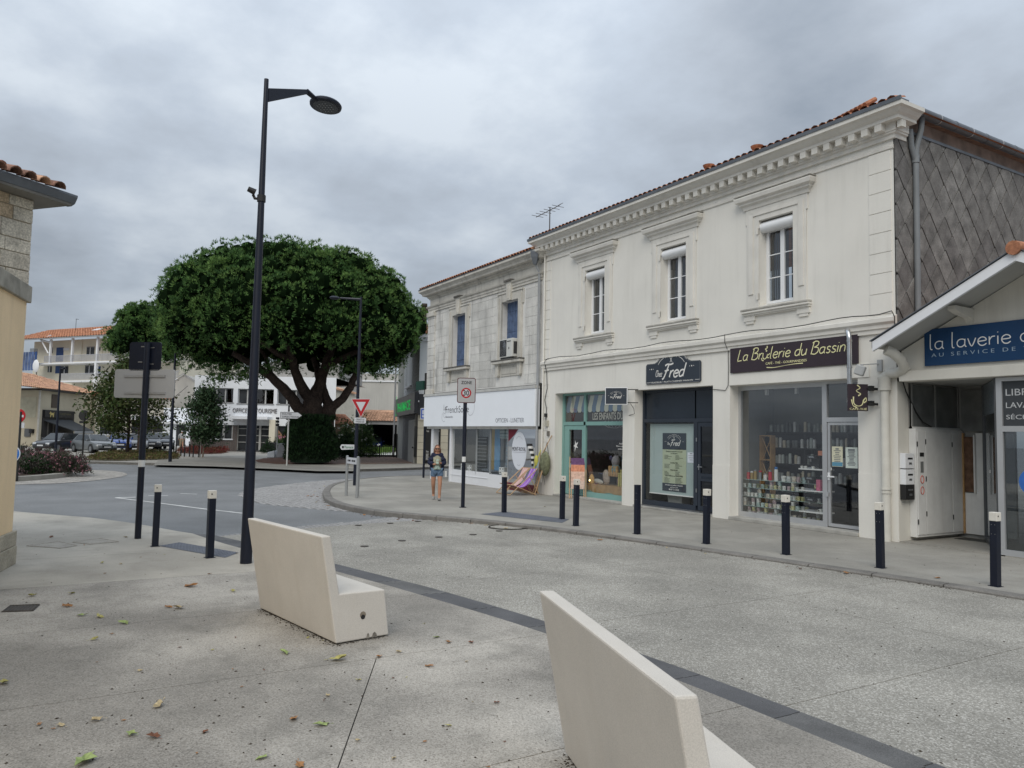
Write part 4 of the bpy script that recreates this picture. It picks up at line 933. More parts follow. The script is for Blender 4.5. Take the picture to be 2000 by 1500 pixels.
# projecting box sign
ps = thing('projecting_sign', 'double sided dark box sign with white edge on brackets beside the awning pane', 'sign', (-8.33,-.6,2.9))
pm = T(-8.36,-.42,0) @ Matrix.Rotation(math.radians(38),4,'Z') @ FAC
MB(pm).box(-.33,.33,2.92,3.42,-.06,.06).obj('box', pvc, ps, bevel=.004); MB(pm).box(-.31,.31,2.94,3.40,.06,.064).obj('face', navc, ps)
fred(pm @ Matrix.Translation((0,0,.065)), 0, 3.16, .6, ps)
for z in (2.98,3.36): MB().tube([(-8.1,-.22,z),(-7.98,-.08,z),(-7.9,0,z)], .015, 6).obj('bracket', blk, ps)
MB().tube([(-8.0,-.2,2.95),(-7.92,-.14,2.8),(-8.0,-.05,2.66),(-8.3,0,2.62)], .008, 5).obj('cable', blk, ps)

# ---- shopfront 1: children's shop
teal = M_('teal_paint', (.20,.36,.33), rough=.5, var=.06)
B1 = thing_part('shopfront', A)
framebars(B1, [(-12.12,-12.02,.06,3.4),(-8.66,-8.58,.06,3.4),(-12.02,-8.66,2.34,2.46),(-12.02,-8.66,3.33,3.4),(-10.92,-10.82,.1,3.33),(-10.82,-8.66,.06,.22)], gb-.05, gb+.03, teal)
MB(F0).box(-12.12,-8.58,0,.06,-.36,.05).obj('step', MATS['threshold'], B1, bevel=.01)
for r4 in ((-12.02,-10.92,2.46,3.33),(-10.82,-8.66,2.46,3.33),(-10.82,-8.66,.22,2.34)): paneq(*r4,gb-.01).obj('pane', sglass, B1)
d1 = thing_part('door', A); framebars(d1, [(-12.0,-11.74,.08,2.33),(-11.02,-10.93,.08,2.33),(-11.74,-11.02,2.2,2.33),(-11.74,-11.02,.08,.28),(-11.74,-11.02,.95,1.08)], gb-.045, gb+.015, teal)
for y0, y1 in ((.28,.95),(1.08,2.2)): paneq(-11.74,-11.02,y0,y1,gb-.01).obj('pane', sglass, d1)
brn = M_('brown_board', (.035,.028,.022), rough=.6, var=.1)
for x0, x1 in ((-12.0,-10.94),(-10.80,-8.68)): MB(F0).box(x0,x1,2.48,3.3,gb-.07,gb-.06).obj('back_board', brn, B1)
st_ = (M_('awning_blue', (.13,.20,.29), var=.05), M_('awning_cream', (.56,.56,.46), var=.05))
for (x0, x1, n_) in ((-12.0,-10.94,5),(-10.80,-8.68,10)):
    w = (x1-x0)/n_
    for i in range(n_):
        a, c = x0+i*w, x0+(i+1)*w; la, lc = (a*.93+c*.0-.78 if 0 else a-.0+.12, c+.12)
        tp = [(min(a+.13,x1),3.3),(min(c+.13,x1),3.3),(c,2.92),(c,2.82),(c-w*.25,2.765),(c-w*.75,2.765),(a,2.82),(a,2.92)]
        b = MB(F0); b.prism(tp[::-1], 'z', gb-.055, gb-.045); b.obj('painted_stripe', st_[(i+(n_ == 10)) % 2], B1)
text('LES ENFANTS DU BASSIN', facade(-(gb-.055)), (-10.55,-8.35,2.52,2.74), M_('chalk_white', (.6,.58,.5), var=.05), B1, bold=-.0)
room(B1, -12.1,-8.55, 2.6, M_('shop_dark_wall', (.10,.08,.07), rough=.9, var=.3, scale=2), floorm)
bb = thing('display_plinth', 'wooden window plinth with a wavy teal band like water', 'display', (-9.7,.5,0)); BM = facade(.44)
MB(BM).box(-11.2,-8.62,.02,.46,-.7,-.02).obj('board', wood, bb)
wv = [(-11.2,.15)]+[(-11.2+i*.143, .20+.055*math.sin(i*.75)+.03*math.sin(i*.33)) for i in range(19)]+[(-8.62,.02),(-11.2,.02)]
MB(BM).prism(wv, 'z', -.02, .0).obj('wave', teal, bb)
# goods in the window, each a thing
def goods():
    r_ = random.Random(21)
    z0 = .47; Y = .64
    c = lambda n_, rgb: M_(n_, rgb, rough=.8, var=.25, scale=14)
    t = thing('plush_toy', 'grey plush doll with round head sitting on a stack of cushions', 'toy', (-9.35,Y,z0)); MB().ellip((-9.35,Y+.1,z0+.75),(.15,.13,.19)).obj('head', c('plush_grey',(.3,.28,.29)), t, smooth=True); MB().ellip((-9.35,Y+.1,z0+.5),(.18,.14,.18)).obj('body', c('plush_teal',(.2,.27,.27)), t, smooth=True)
    MB().ellip((-9.5,Y+.02,z0+.85),(.06,.05,.08)).obj('ear', c('plush_navy',(.06,.06,.12)), t, smooth=True)
    t = thing('lantern', 'small glowing lantern on the window plinth', 'lantern', (-10.45,Y,z0)); MB().lathe([(.07,0),(.09,.05),(.085,.2),(.05,.26),(.02,.3)], (-10.45,Y,z0), 12).obj('shade', M_('lantern_shade', (.4,.25,.08), rough=.6, var=.2, emit=.25), t, smooth=True); MB().ellip((-10.45,Y-.08,z0+.1),(.03,.02,.035)).obj('flame', M_('flame', (1,.75,.35), emit=5.), t, smooth=True)
    for x, rx, rz_, mt, l in ((-9.75,.17,.24,c('cushion_sand',(.4,.33,.27)),'sand coloured cushion leaning in the middle of the window'),(-10.15,.24,.08,c('cushion_white',(.5,.48,.43)),'long white cushion lying on the plinth'),(-9.05,.14,.16,c('cushion_pink',(.36,.2,.2)),'pink patterned cushion near the pillar'),(-8.85,.13,.25,c('cushion_check',(.25,.2,.3)),'checked cushion standing above the others')):
        o = MB(T(x,Y+.05,z0+rz_) @ Matrix.Rotation(r_.uniform(-.3,.3),4,'Y')).ellip((0,0,0),(rx,.07,rz_)).obj('cushion', mt, None, smooth=True); tag(o, l, 'cushion')
    for i in range(4): o = MB(T(-9.55+i*.12,Y+.02,z0+.28)).lathe([(.045,0),(.05,.04),(.05,.3),(.03,.33)], n=10).obj('wooden_skittle', wood, None, smooth=True); tag(o, 'wooden skittle below the grey plush doll', 'toy', 'wooden skittles in the toy window')
    for i in range(3): o = MB(T(-8.95+i*.1,Y-.08,z0)).box(-.03,.03,-.03,.03,0,.42+.1*i).obj('toy_oar', c('oar_yellow',(.45,.4,.12)), None); tag(o, 'painted wooden paddle upright near the pillar', 'toy', 'painted paddles in the toy window')
    t = thing('display_table', 'low table of small goods with folding trestle legs', 'table', (-10.0,Y+.3,z0)); MB(facade(Y+.35)).box(-10.4,-9.6,z0+.3,z0+.33,-.2,.1).obj('table_top', c('navy_cloth',(.05,.06,.12)), t)
    for s in (-1,1): MB().tube([(-10.05-.12*s,Y+.3,z0),(-10.05+.12*s,Y+.3,z0+.3)], .012, 5).obj('leg', whm, t)
    t = thing('chandelier', 'round wire chandelier hanging inside the toy shop', 'lamp', (-9.6,1.2,2.2))
    for i in range(7): a = i*pi/7; MB(T(-9.9,1.1,2.42) @ Matrix.Rotation(a,4,'Z')).tube([(.34*math.cos(q),0,.15*math.sin(q)) for q in [j*2*pi/20 for j in range(20)]], .006, 4, closed=True).obj('hoop', whm, t)
    t = thing('cabinet', 'dark glazed cabinet along the back of the toy shop', 'cabinet', (-9.9,2.0,0)); CM = facade(2.1); MB(CM).box(-10.9,-9.2,.5,1.85,-.3,-.28).obj('back', c('cab_dark',(.05,.045,.04)), t)
    for yy in (.5,1.15,1.45,1.85): MB(CM).box(-10.9,-9.2,yy-.015,yy+.015,-.28,0).obj('shelf', c('cab_wood',(.13,.10,.08)), t)
    for x in (-10.9,-10.3,-9.75,-9.2): MB(CM).box(x-.012,x+.012,.5,1.85,-.28,0).obj('upright', c('cab_wood',(.13,.10,.08)), t)
    for i in range(9): x = -10.8+i*.19; o = MB(T(x,2.2,1.16+.3*(i%2))).box(-.05,.05,-.03,.03,0,.2).obj('picture_book', c('bk%d' % (i%3), ((.12,.2,.3),(.35,.12,.15),(.3,.28,.2))[i%3])); tag(o, 'small book in the glazed cabinet of the toy shop', 'book', 'books in the toy shop cabinet')
    o = MB(facade(2.35)).box(-10.4,-8.7,1.9,2.9,-.02,0).obj('flower_wallpaper', c('wallpaper',(.16,.07,.10))); tag(o, 'dark pink flowered hanging at the back of the toy shop', 'wall hanging')
    o = tag(MB(F0).add([(-11.42,1.86,gb-.004),(-11.37,1.75,gb-.004),(-11.24,1.80,gb-.004),(-11.33,1.68,gb-.004),(-11.25,1.6,gb-.004),(-11.37,1.62,gb-.004),(-11.44,1.46,gb-.004),(-11.43,1.63,gb-.004),(-11.5,1.66,gb-.004),(-11.42,1.72,gb-.004)], [tuple(range(10))]).obj('bird_sticker', wht), 'white bird shaped sticker on the toy shop door pane', 'sticker')
    t = thing('window_lettering', 'three short lines of white lettering on the toy shop pane near the pillar', 'lettering', (-8.9,.36,1.7)); text('Atelier Dessin', facade(-(gb-.005)), (-9.15,-8.68,1.76,1.81), wht, t); text('Bijoux porte clé et', facade(-(gb-.005)), (-9.28,-8.68,1.68,1.73), wht, t); text('cadeaux de bain', facade(-(gb-.005)), (-9.2,-8.68,1.6,1.65), wht, t)
before = set(col.objects); goods()
for o in [o for o in col.objects if o not in before and o.parent is None and o.get('category') not in ('lettering','sticker')]: o.location.x -= .45
# aerial on the roof
an = thing('tv_aerial', 'thin television aerial mast on the roof at the end of the white building', 'aerial', (-12.2,.6,9.0))
P0 = PY(1075, 449, .4); P1 = PY(1074, 410, .4); am = M_('aerial_metal', (.1,.1,.1), rough=.5, metal=.5)
MB().tube([(P1.x, .4, 8.9), (P1.x, .4, P1.z+.1)], .022, 6).obj('mast', am, an)
MB().tube([(P1.x-.9,.4,P1.z-.05),(P1.x+.6,.4,P1.z+.02)], .014, 5).obj('boom', am, an)
for i in range(6): x = P1.x-.8+i*.26; MB().tube([(x,.15,P1.z-.04+.01*i),(x,.65,P1.z-.04+.01*i)], .009, 4).obj('element', am, an)
for i in range(2): MB().tube([(P1.x+.4+.12*i,.2,P1.z-.12),(P1.x+.4+.12*i,.6,P1.z+.16)], .009, 4).obj('element', am, an)
# swan neck rain pipe between the buildings
rp = thing('rain_pipe', 'cream swan neck rain pipe where the shop meets the laundry', 'pipe', (-.2,-.1,0))
crp = M_('cream_pipe', (.60,.585,.53), rough=.6, var=.1, scale=3, streak=.4, dirt=(.3,.28,.24))
MB().tube([(.16,-.62,3.78),(.24,-.52,3.72),(.30,-.36,3.6),(.28,-.2,3.45),(.1,-.12,3.36),(-.1,-.11,3.36),(-.2,-.11,3.3),(-.2,-.11,3.1)], [.1,.1,.1,.1,.1,.1,.1,.1], 14).obj('swan_neck', crp, rp, smooth=True)
MB().lathe([(.12,0),(.12,.2),(.13,.22),(.13,.27),(.1,.27)], (-.2,-.11,3.02), 14).obj('hopper', crp, rp, smooth=True)
MB().tube([(-.2,-.11,0),(-.2,-.11,3.05)], .085, 14).obj('downpipe', crp, rp, smooth=True)
for z in (.95,1.02): MB().tube([(-.2,-.11,z),(-.2,-.11,z+.03)], .10, 14).obj('collar', crp, rp, smooth=True)
# ================= LAUNDRY =================
D = thing('laundry_building', 'low gabled laundry with white bargeboard and blue sign beside the big building', 'building', (2.7,0,0))
lrend = M_('laundry_render', (.64,.62,.56), rough=.9, var=.06, scale=1, streak=.5, dirt=(.3,.28,.24), fine=.06, fscale=120)
whp = M_('white_paint', (.74,.75,.77), rough=.5, var=.03)
greyp = M_('grey_soffit', (.42,.42,.40), rough=.8, var=.06)
b = MB(F0); b.add([(.1,3.2,0),(5.3,3.2,0),(5.3,3.8,0),(2.69,5.12,0),(.1,3.8,0)], [(0,1,2,3,4)]); b.obj('gable_wall', lrend, D)
MB(F0).box(.13,5.3,3.18,3.38,-.2,.15).obj('beam', lrend, D, bevel=.01)
sl = .4995
for s, nm_ in ((1,'left'),(-1,'right')):
    ax = lambda x: 2.69-s*(2.69-x)
    rf = MB(); pts = [(ax(.02),3.80),(ax(2.69),5.13),(ax(2.69),5.26),(ax(.02),3.94)]
    rf.prism(pts if s > 0 else pts[::-1], 'y', -.86, 8.5); rf.obj('roof_slab', greyp, D)
    bb_ = MB(); pts = [(ax(.08),3.73),(ax(2.69),5.03),(ax(2.69),5.22),(ax(.08),3.92)]; bb_.prism(pts if s > 0 else pts[::-1], 'y', -.93, -.865); bb_.obj('bargeboard', whp, D, bevel=.004)
    z_ = MB(); pts = [(ax(.04),3.925),(ax(2.69),5.235),(ax(2.69),5.25),(ax(.04),3.94)]; z_.prism(pts if s > 0 else pts[::-1], 'y', -.96, -.80); z_.obj('verge_trim', zinc, D)
    br = MB(); x = ax(1.45); z = 3.80+(1.45)*.4995; br.prism([(-.62,z-.05),(0,z-.05),(0,z-.3),(-.1,z-.22),(-.45,z-.17),(-.62,z-.12)], 'x', x-.07, x+.07); br.obj('roof_bracket', lrend, D)
kind(tile_roof('roof_tiles', D, slope_M((.0,8.4,3.97),(.0,-.85,3.97),math.atan(.5)), 9.2, 2.9, [tilem, tile2]), 'stuff')
rt = MB(); rt.tube([(2.69,-1.0,5.24),(2.69,-.55,5.27)], .12, 12); rt.obj('ridge_tile', tilem, D, smooth=True)
for i in range(14): MB().tube([(2.69,-.6+i*.42,5.27),(2.69,-.2+i*.42,5.25)], .10, 10).obj('ridge_tile', tilem, D, smooth=True)
# sign
ls = thing('shop_sign', 'wide royal blue laundry sign board with rounded white lettering under the gable', 'sign', (2.2,-.1,3.45))
blu = M_('royal_blue', (.008,.045,.125), rough=.4, var=.05); lb = M_('pale_blue_print', (.32,.42,.52), rough=.6, var=.03)
MB(F0).box(.6,4.8,3.46,4.17,.01,.05).obj('board', blu, ls, bevel=.003); FB = facade(-.0515)
LW = M_('sign_white', (.78,.79,.8), rough=.5, var=.02)
script('la laverie du coin', FB, (.72,3.45,3.77,4.07), LW, ls, w=.033, shear=0); text('A U   S E R V I C E   D E   V O T R E   L I N G E', FB, (.74,3.7,3.625,3.695), lb, ls, bold=-.008)
# passage: cupboard, transom, back wall with broken door
psg = thing_part('passage', D); cup = M_('cupboard_white', (.66,.66,.64), rough=.6, var=.08, scale=3, streak=.4, dirt=(.3,.28,.25)); dk = M_('dim_glazing', (.15,.155,.15), rough=.35, var=.3, scale=3)
MB().box(.0,4.9,-.0,3.6,-.02,.02).obj('floor', pave, psg)
pb = MB(); pb.quad((.0,.0,0),(.0,3.6,0),(.0,3.6,3.4),(.0,0,3.4)); pb.obj('pier_wall', lrend, psg)
pb = MB(); pb.quad((.0,2.1,0),(1.2,2.1,0),(1.2,2.1,3.4),(.0,2.1,3.4)); pb.quad((0,0,3.19),(0,3.6,3.19),(5.2,3.6,3.19),(5.2,0,3.19)); pb.quad((5.2,0,0),(5.2,3.6,0),(5.2,3.6,3.4),(5.2,0,3.4)); pb.quad((1.2,3.6,0),(5.2,3.6,0),(5.2,3.6,3.4),(1.2,3.6,3.4)); pb.obj('inner_wall', M_('passage_wall', (.34,.34,.325), rough=.9, var=.15), psg)
MB().box(.003,.15,.36,2.08,.09,2.26).obj('cupboard', cup, psg, bevel=.005)
for i, (y0, y1) in enumerate(((.39,.66),(.675,1.62),(1.635,2.06))): MB().box(.152,.168,y0,y1,.14,2.21).obj('cupboard_door', cup, psg, bevel=.004)
for y, z in ((.38,.35),(.38,1.9),(.67,.5),(.67,1.2),(.67,1.95),(1.63,.4),(1.63,1.9)): MB().tube([(.172,y,z),(.172,y,z+.1)], .010, 6).obj('hinge', blk, psg)
MB().box(.169,.175,.46,.60,1.70,1.78).obj('meter_window', blk, psg); MB().box(.169,.175,.48,.58,1.38,1.60).obj('meter_window', dk, psg)
for z in (1.02,1.24): 
    MB(Matrix(((0,0,1,.172),(1,0,0,.53),(0,1,0,z),(0,0,0,1)))).tube([(.055*math.cos(a),.075*math.sin(a),0) for a in [i*pi/8 for i in range(16)]], .009, 4, closed=True).obj('red_sticker', M_('sticker_red', (.5,.1,.07), var=.1), psg)
for y0, y1 in ((.36,1.2),(1.24,2.08)): MB().box(.03,.06,y0,y1,2.30,3.15).obj('transom_pane', dk, psg)
for y in (.36,1.2,2.05): MB().box(.02,.08,y,y+.04,2.26,3.18).obj('transom_bar', M_('grey_bar', (.24,.24,.23), var=.1), psg)
MB().box(.02,.09,.36,2.08,2.26,2.30).obj('transom_rail', cup, psg)
cable('cable', [(.08,.02,3.3),(.06,.2,3.0),(.08,.5,2.6),(.10,.7,2.4),(.10,1.0,2.31)], .014, blk, psg)
MB().box(.17,.20,2.0,2.06,.1,2.2).obj('old_door', wood, psg); MB().box(.20,.44,2.04,2.08,.1,.95).obj('old_door_panel', cup, psg); MB().box(.44,1.2,2.02,2.06,.1,2.2).obj('old_door_panel', cup, psg); MB().box(.17,1.2,1.99,2.03,2.24,3.1).obj('transom_pane', dk, psg)
MB().box(.20,.42,2.03,2.08,.97,2.12).obj('splintered_board', M_('old_brown_wood', (.14,.08,.05), rough=.9, var=.5, scale=8), psg); MB().box(.42,.45,1.96,2.04,.95,2.16).obj('door_post', cup, psg)
MB().box(.25,.9,1.5,1.9,.02,.03).obj('door_mat', M_('mat_dark', (.05,.05,.045), var=.2), psg)
for z, mt, l in ((1.46,whm,'upper white letter box on the wall by the laundry passage'),(1.14,whm,'middle white letter box between the white and black ones'),(.84,blk,'black letter box lowest of the stack by the laundry passage')):
    q = thing('letter_box', l, 'letter box', (.06,.2,z)); MB().box(.002,.125,.04,.34,z,z+.3).obj('case', M_('box_white', (.74,.75,.76), rough=.4, var=.04) if mt is whm else blk, q, bevel=.006)
    MB().box(.126,.130,.12,.28,z+.18,z+.215).obj('slot', steel if mt is blk else blk, q); MB().box(.126,.130,.16,.25,z+.08,z+.12).obj('name_card', steel, q)
# angled glass and shopfront
sf = thing_part('shopfront', D); gm = glass('laundry_glass', (.6,.63,.64), 1.5, .06); dkl = M_('charcoal_panel', (.05,.055,.062), rough=.4, var=.1)
pa, pb2 = Vector((.70,1.85,0)), Vector((1.86,.03,0)); WG = Wall(pa, pb2); w = WG.w
MB(WG.M).box(0,w,.1,2.55,-.01,.0).obj('pane', gm, sf); MB(WG.M).box(0,w,2.55,3.16,-.01,.005).obj('transom_panel', M_('slate_blue_panel', (.16,.19,.215), rough=.3, var=.1), sf)
for r4 in ((0,.05,.02,3.17),(w-.05,w,.02,3.17),(.05,w-.05,.02,.1)): MB(WG.M).box(*r4,-.03,.03).obj('frame_bar', M_('charcoal_frame', (.09,.095,.1), rough=.4, var=.1), sf)
WGF = WG.M @ Matrix.Translation((0,0,.006)); pale = M_('etched_print', (.24,.27,.29), var=.05)
script('la laverie', WGF, (.35,1.6,2.86,3.05), pale, sf, w=.05, shear=0); script('du coin', WGF, (.5,1.6,2.62,2.80), pale, sf, w=.05, shear=0); MB(WGF).box(.9,1.15,1.42,1.48,0,.003).obj('sticker', whm, sf)
for r4 in ((1.87,1.97,.0,3.17),(1.97,5.2,2.20,2.30),(1.97,5.2,.02,.12),(1.97,5.2,3.1,3.17),(3.4,3.5,.12,3.1)): MB(F0).box(*r4,-.08,.0).obj('frame_bar', alu if r4[0] > 1.8 else whp, sf)
MB(F0).box(1.94,5.2,.12,2.2,-.05,-.045).obj('pane', gm, sf); MB(F0).box(1.94,5.2,2.3,3.1,-.05,-.04).obj('transom_panel', dkl, sf)
F5 = facade(.038); text('LIBRE-SERVICE', F5, (2.02,3.3,2.84,2.96), M_('grey_print', (.5,.51,.52), var=.03), sf); text('LAVAGE', F5, (2.02,2.6,2.62,2.72), MATS['grey_print'], sf); text('SÉCHAGE', F5, (2.02,2.7,2.42,2.52), MATS['grey_print'], sf)
bs = thing('window_sticker', 'round bright blue sticker figure on the laundry window at the picture edge', 'sticker', (2.5,.03,1)); bcol = M_('bubble_blue', (.04,.14,.45), rough=.3, var=.2, scale=4); b = MB(facade(.04))
b.add([(2.44+.24*math.cos(a),1.33+.24*math.sin(a),0) for a in [i*pi/12 for i in range(24)]], [tuple(range(24))]); b.obj('bubble', bcol, bs); b = MB(facade(.04)); b.add([(2.48+.2*math.cos(a),.85+.26*math.sin(a),0) for a in [i*pi/12 for i in range(24)]], [tuple(range(24))]); b.obj('lower_bubble', M_('bubble_deep', (.03,.08,.28), rough=.3, var=.2), bs)

# ================= OLD STONE BUILDING (optician) =================
ash = [M_('ashlar_%d' % i, c, rough=.9, var=.22, scale=.9, fine=.12, fscale=50, streak=s, dirt=(.10,.10,.095), bump=.3, bscale=40) for i, (c, s) in enumerate([((.60,.59,.555),1.7),((.585,.575,.54),1.8),((.62,.605,.57),1.6),((.56,.55,.52),2.0)])]
joint = M_('lime_joint', (.66,.65,.62), rough=.95, var=.1, streak=.5, dirt=(.2,.2,.19))
clean = M_('limestone_trim', (.54,.52,.47), rough=.9, var=.15, scale=2, streak=1.5, dirt=(.12,.115,.105))
black_crust = M_('black_crust', (.11,.105,.095), rough=.95, var=.45, scale=6)
Bd = thing('stone_building', 'weathered grey limestone building with blue shutters above the optician', 'building', (-17.6,0,0))
bw = MB(F0); bx0, bx1 = -22.2, -12.85; wins = [(-19.85,-18.68,4.76,6.98),(-15.72,-14.55,4.76,6.98)]
bw.wallrect(bx0,bx1,2.2,8.0,wins,.30); bw.quad((bx0,0,-2.5),(bx0,8,-2.5),(bx0,8,-9),(bx0,0,-9)); bw.quad((bx0,2.2,0),(bx0,8,0),(bx0,8,-2.6),(bx0,2.2,-2.6)); bw.obj('wall', joint, Bd)
r_ = random.Random(31); z = 3.82; row_ = 0; sur = [(-20.3,-18.25),(-16.15,-14.1)]
while z < 7.4:
    x = bx0+.62+(row_%2)*.2; h = .342
    while x < bx1-.2:
        w = r_.uniform(.45,.85); x1 = min(x+w, bx1-.18)
        for a, c in sur:
            if z < 7.3 and x < a < x1: x1 = a
        if not any(a-.01 <= x and x1 <= c+.01 and z < 7.3 for a, c in sur) and x1-x > .12:
            MB(F0).box(x+.006,x1-.006,z+.006,z+h-.006,0,.008+r_.uniform(0,.004)).obj('stone', r_.choices(ash, (3,3,2,1.5))[0], Bd)
        nx = x1
        for a, c in sur:
            if z < 7.3 and a-.01 <= x1 < c-.01: nx = c
        x = nx
    z += h; row_ += 1
for x0, x1 in ((-22.24,-21.6),):
    for i in range(11): MB(F0).box(x0,x1,3.8+i*.33+.005,3.8+(i+1)*.33-.005,0,.07).obj('pilaster_stone', ash[r_.choice((0,1,3))], Bd, bevel=.006)
    MB(F0).box(x0-.05,x1+.05,7.2,7.4,0,.14).obj('capital', clean, Bd, bevel=.02); MB(F0).box(x0-.04,x1+.04,3.72,3.95,0,.12).obj('pilaster_base', clean, Bd, bevel=.02)
swept([(0,7.42),(.05,7.42),(.05,7.5),(.08,7.52),(.08,7.6),(.13,7.63),(.15,7.68),(0,7.72)], bx0, bx1-.2, .2, 'string_course', clean, Bd)
swept([(0,8.0),(.04,8.0),(.06,8.06),(.10,8.07),(.12,8.13),(.2,8.15),(.28,8.17),(.3,8.24),(.36,8.3),(.42,8.34),(.42,8.42),(0,8.46)], bx0, bx1-.25, .3, 'cornice', clean, Bd)
MB(F0).box(bx0,bx1,7.7,8.02,0,.01).obj('frieze', clean, Bd)
dl = None
x = bx0+.05; k = 0
while x < bx1-.3:
    if dl is None: dl = MB().box(x-.028,x+.028,-.16,-.10,8.07,8.13).obj('dentil', clean, Bd); dx0 = x
    else: c = dl.copy(); col.objects.link(c); c.parent = Bd; c.location = (x-dx0,0,0); MW[c] = MW[Bd]
    x += .105; k += 1
gz = MB(); gz.prism([(-.43,8.42),(-.445,8.455),(-.425,8.455),(-.41,8.44),(-.2,8.44),(-.2,8.42)], 'x', bx0-.4, bx1-.2); gz.obj('gutter', zinc, Bd)
kind(tile_roof('roof_tiles', Bd, slope_M((bx0-.35,-.36,8.47),(bx1+.0,-.36,8.47),math.radians(25)), 9.6, 5, [tilem, tile2]), 'stuff')
MB().prism([(-.3,8.42),(4.3,10.7),(9,8.42)], 'x', bx0, bx1-.01).obj('roof', dark, Bd)
MB().lathe([(.08,0),(.17,.25),(.2,.42),(.2,.46)], (-13.02,-.33,7.92), 4).obj('rain_hopper', zinc, Bd)
MB().tube([(-13.08,-.1,.3),(-13.08,-.1,7.7),(-13.05,-.3,7.95)], .042, 8).obj('downpipe', M_('pale_pipe', (.36,.375,.39), rough=.6, var=.1), Bd, smooth=True)
shb = M_('shutter_blue', (.085,.125,.215), rough=.7, var=.25, scale=6, streak=.6, dirt=(.22,.25,.3))
for x0, x1, y0, y1 in wins:
    w = thing_part('window', Bd); c = (x0+x1)/2
    f = MB(F0)
    for r5 in ((x0-.27,x0,y0,y1+.3,.06),(x1,x1+.27,y0,y1+.3,.06),(x0,x1,y1,y1+.3,.06),(x0-.36,x0-.27,y1-.2,y1+.34,.04),(x1+.27,x1+.36,y1-.2,y1+.34,.04),(x0-.33,x1+.33,y1+.3,y1+.36,.09),(x0-.24,x0-.16,y0,y1+.2,.09),(x1+.16,x1+.24,y0,y1+.2,.09)): f.box(*r5[:4],0,r5[4])
    f.obj('surround', clean, w, bevel=.008)
    k_ = MB(F0); k_.prism([(c-.13,y1),(c+.13,y1),(c+.19,y1+.72),(c-.19,y1+.72)], 'z', 0, .14); k_.obj('keystone', clean, w, bevel=.01)
    for q in (-.06,.0,.06): MB(F0).box(c+q-.015,c+q+.015,y1+.06,y1+.6,.14,.155).obj('keystone_flute', clean, w)
    MB(F0).box(c-.25,c+.25,y1+.7,y1+.78,0,.2).obj('keystone_cap', black_crust, w, bevel=.01)
    MB(F0).box(x0-.42,x1+.42,y0-.13,y0-.02,0,.22).obj('sill', clean, w, bevel=.02); MB(F0).box(x0-.44,x1+.44,y0-.03,y0+.02,0,.24).obj('sill_crust', black_crust, w, bevel=.015)
    for s in (x0-.2,x1+.2): MB(F0).prism([(s-.12,y0-.13),(s+.12,y0-.13),(s+.10,y0-.55),(s+.05,y0-.62),(s-.05,y0-.62),(s-.10,y0-.55)][::-1], 'z', 0, .12).obj('console', clean, w, bevel=.012)
    MB(F0).box(x0-.05,x1+.05,y0-.6,y0-.2,0,.03).obj('apron_panel', clean, w, bevel=.01); MB(F0).box(x0+.05,x1-.05,y0-.52,y0-.28,.03,.045).obj('apron_field', clean, w, bevel=.01)
    n_ = 6; pw = (x1-x0)/n_
    for i in range(n_): MB(F0).box(x0+i*pw+.006,x0+(i+1)*pw-.006,y0,y1,-.235,-.20).obj('shutter_board', shb, w)
    for yy in (y0+.35,y0+1.1,y1-.35): MB(F0).box(x0+.03,x1-.03,yy,yy+.03,-.20,-.185).obj('shutter_strap', shb, w)
acu = thing('air_conditioner', 'white outdoor air conditioning unit on the sill of the right blue shutter window', 'air conditioner', (-14.95,-.2,4.8))
acw = M_('ac_white', (.6,.6,.57), rough=.5, var=.06); MB(F0).box(-15.5,-14.6,4.84,5.52,-.12,.24).obj('case', acw, acu, bevel=.015)
MB(F0).box(-15.47,-15.0,4.88,5.48,.241,.25).obj('grille', M_('grille_dark', (.05,.05,.052), rough=.5, var=.2), acu)
for r0 in (.08,.14,.2,.26): MB(facade(-.252) @ Matrix.Translation((-15.235,5.18,0))).tube([(r0*.85*math.cos(a), r0*math.sin(a), 0) for a in [i*2*pi/20 for i in range(20)]], .005, 3, closed=True).obj('grille_ring', steel, acu)
MB(F0).box(-14.95,-14.7,5.4,5.43,.241,.248).obj('badge', blk, acu); MB(F0).box(-14.84,-14.80,5.12,5.2,.241,.248).obj('badge', blk, acu)
MB(F0).box(-15.45,-14.65,4.78,4.84,-.1,.22).obj('support_frame', blk, acu); MB().box(-14.598,-14.592,-.18,.05,4.95,5.4).obj('side_louvre', MATS['grille_dark'], acu)
# optician shopfront
fs = thing('shop_sign', 'wide blank white optician fascia with fine grey lettering and a curled line', 'sign', (-17.6,-.2,2.3)); fw = M_('fascia_white', (.84,.87,.91), rough=.45, var=.02)
MB(F0).box(-22.15,-13.07,2.30,3.62,-.1,.2).obj('board', fw, fs, bevel=.01); MB(F0).box(-22.18,-13.05,3.62,3.72,-.1,.23).obj('top_trim', M_('fascia_trim', (.5,.5,.48), rough=.7, var=.12, scale=4), fs)
MB(F0).box(-22.2,-13.0,3.72,3.76,0,.06).obj('dark_gap', black_crust, fs)
FO = facade(-.202); gi = M_('graphite_print', (.07,.07,.085), var=.05); gl_ = M_('light_grey_print', (.26,.27,.30), var=.05); thin = M_('pale_line_print', (.42,.43,.46), var=.03)
text('OPTICIEN - LUNETIER', FO, (-15.75,-13.75,2.44,2.60), gl_, fs)
script('La', FO, (-20.15,-19.95,2.98,3.22), gi, fs, w=.04, shear=0); text('FrenchSocle', FO, (-19.95,-17.9,2.86,3.14), gi, fs, bold=-.01)
text('Chemiseriche', FO, (-20.0,-19.3,2.66,2.74), gl_, fs, shear=.3)
b = MB(FO)
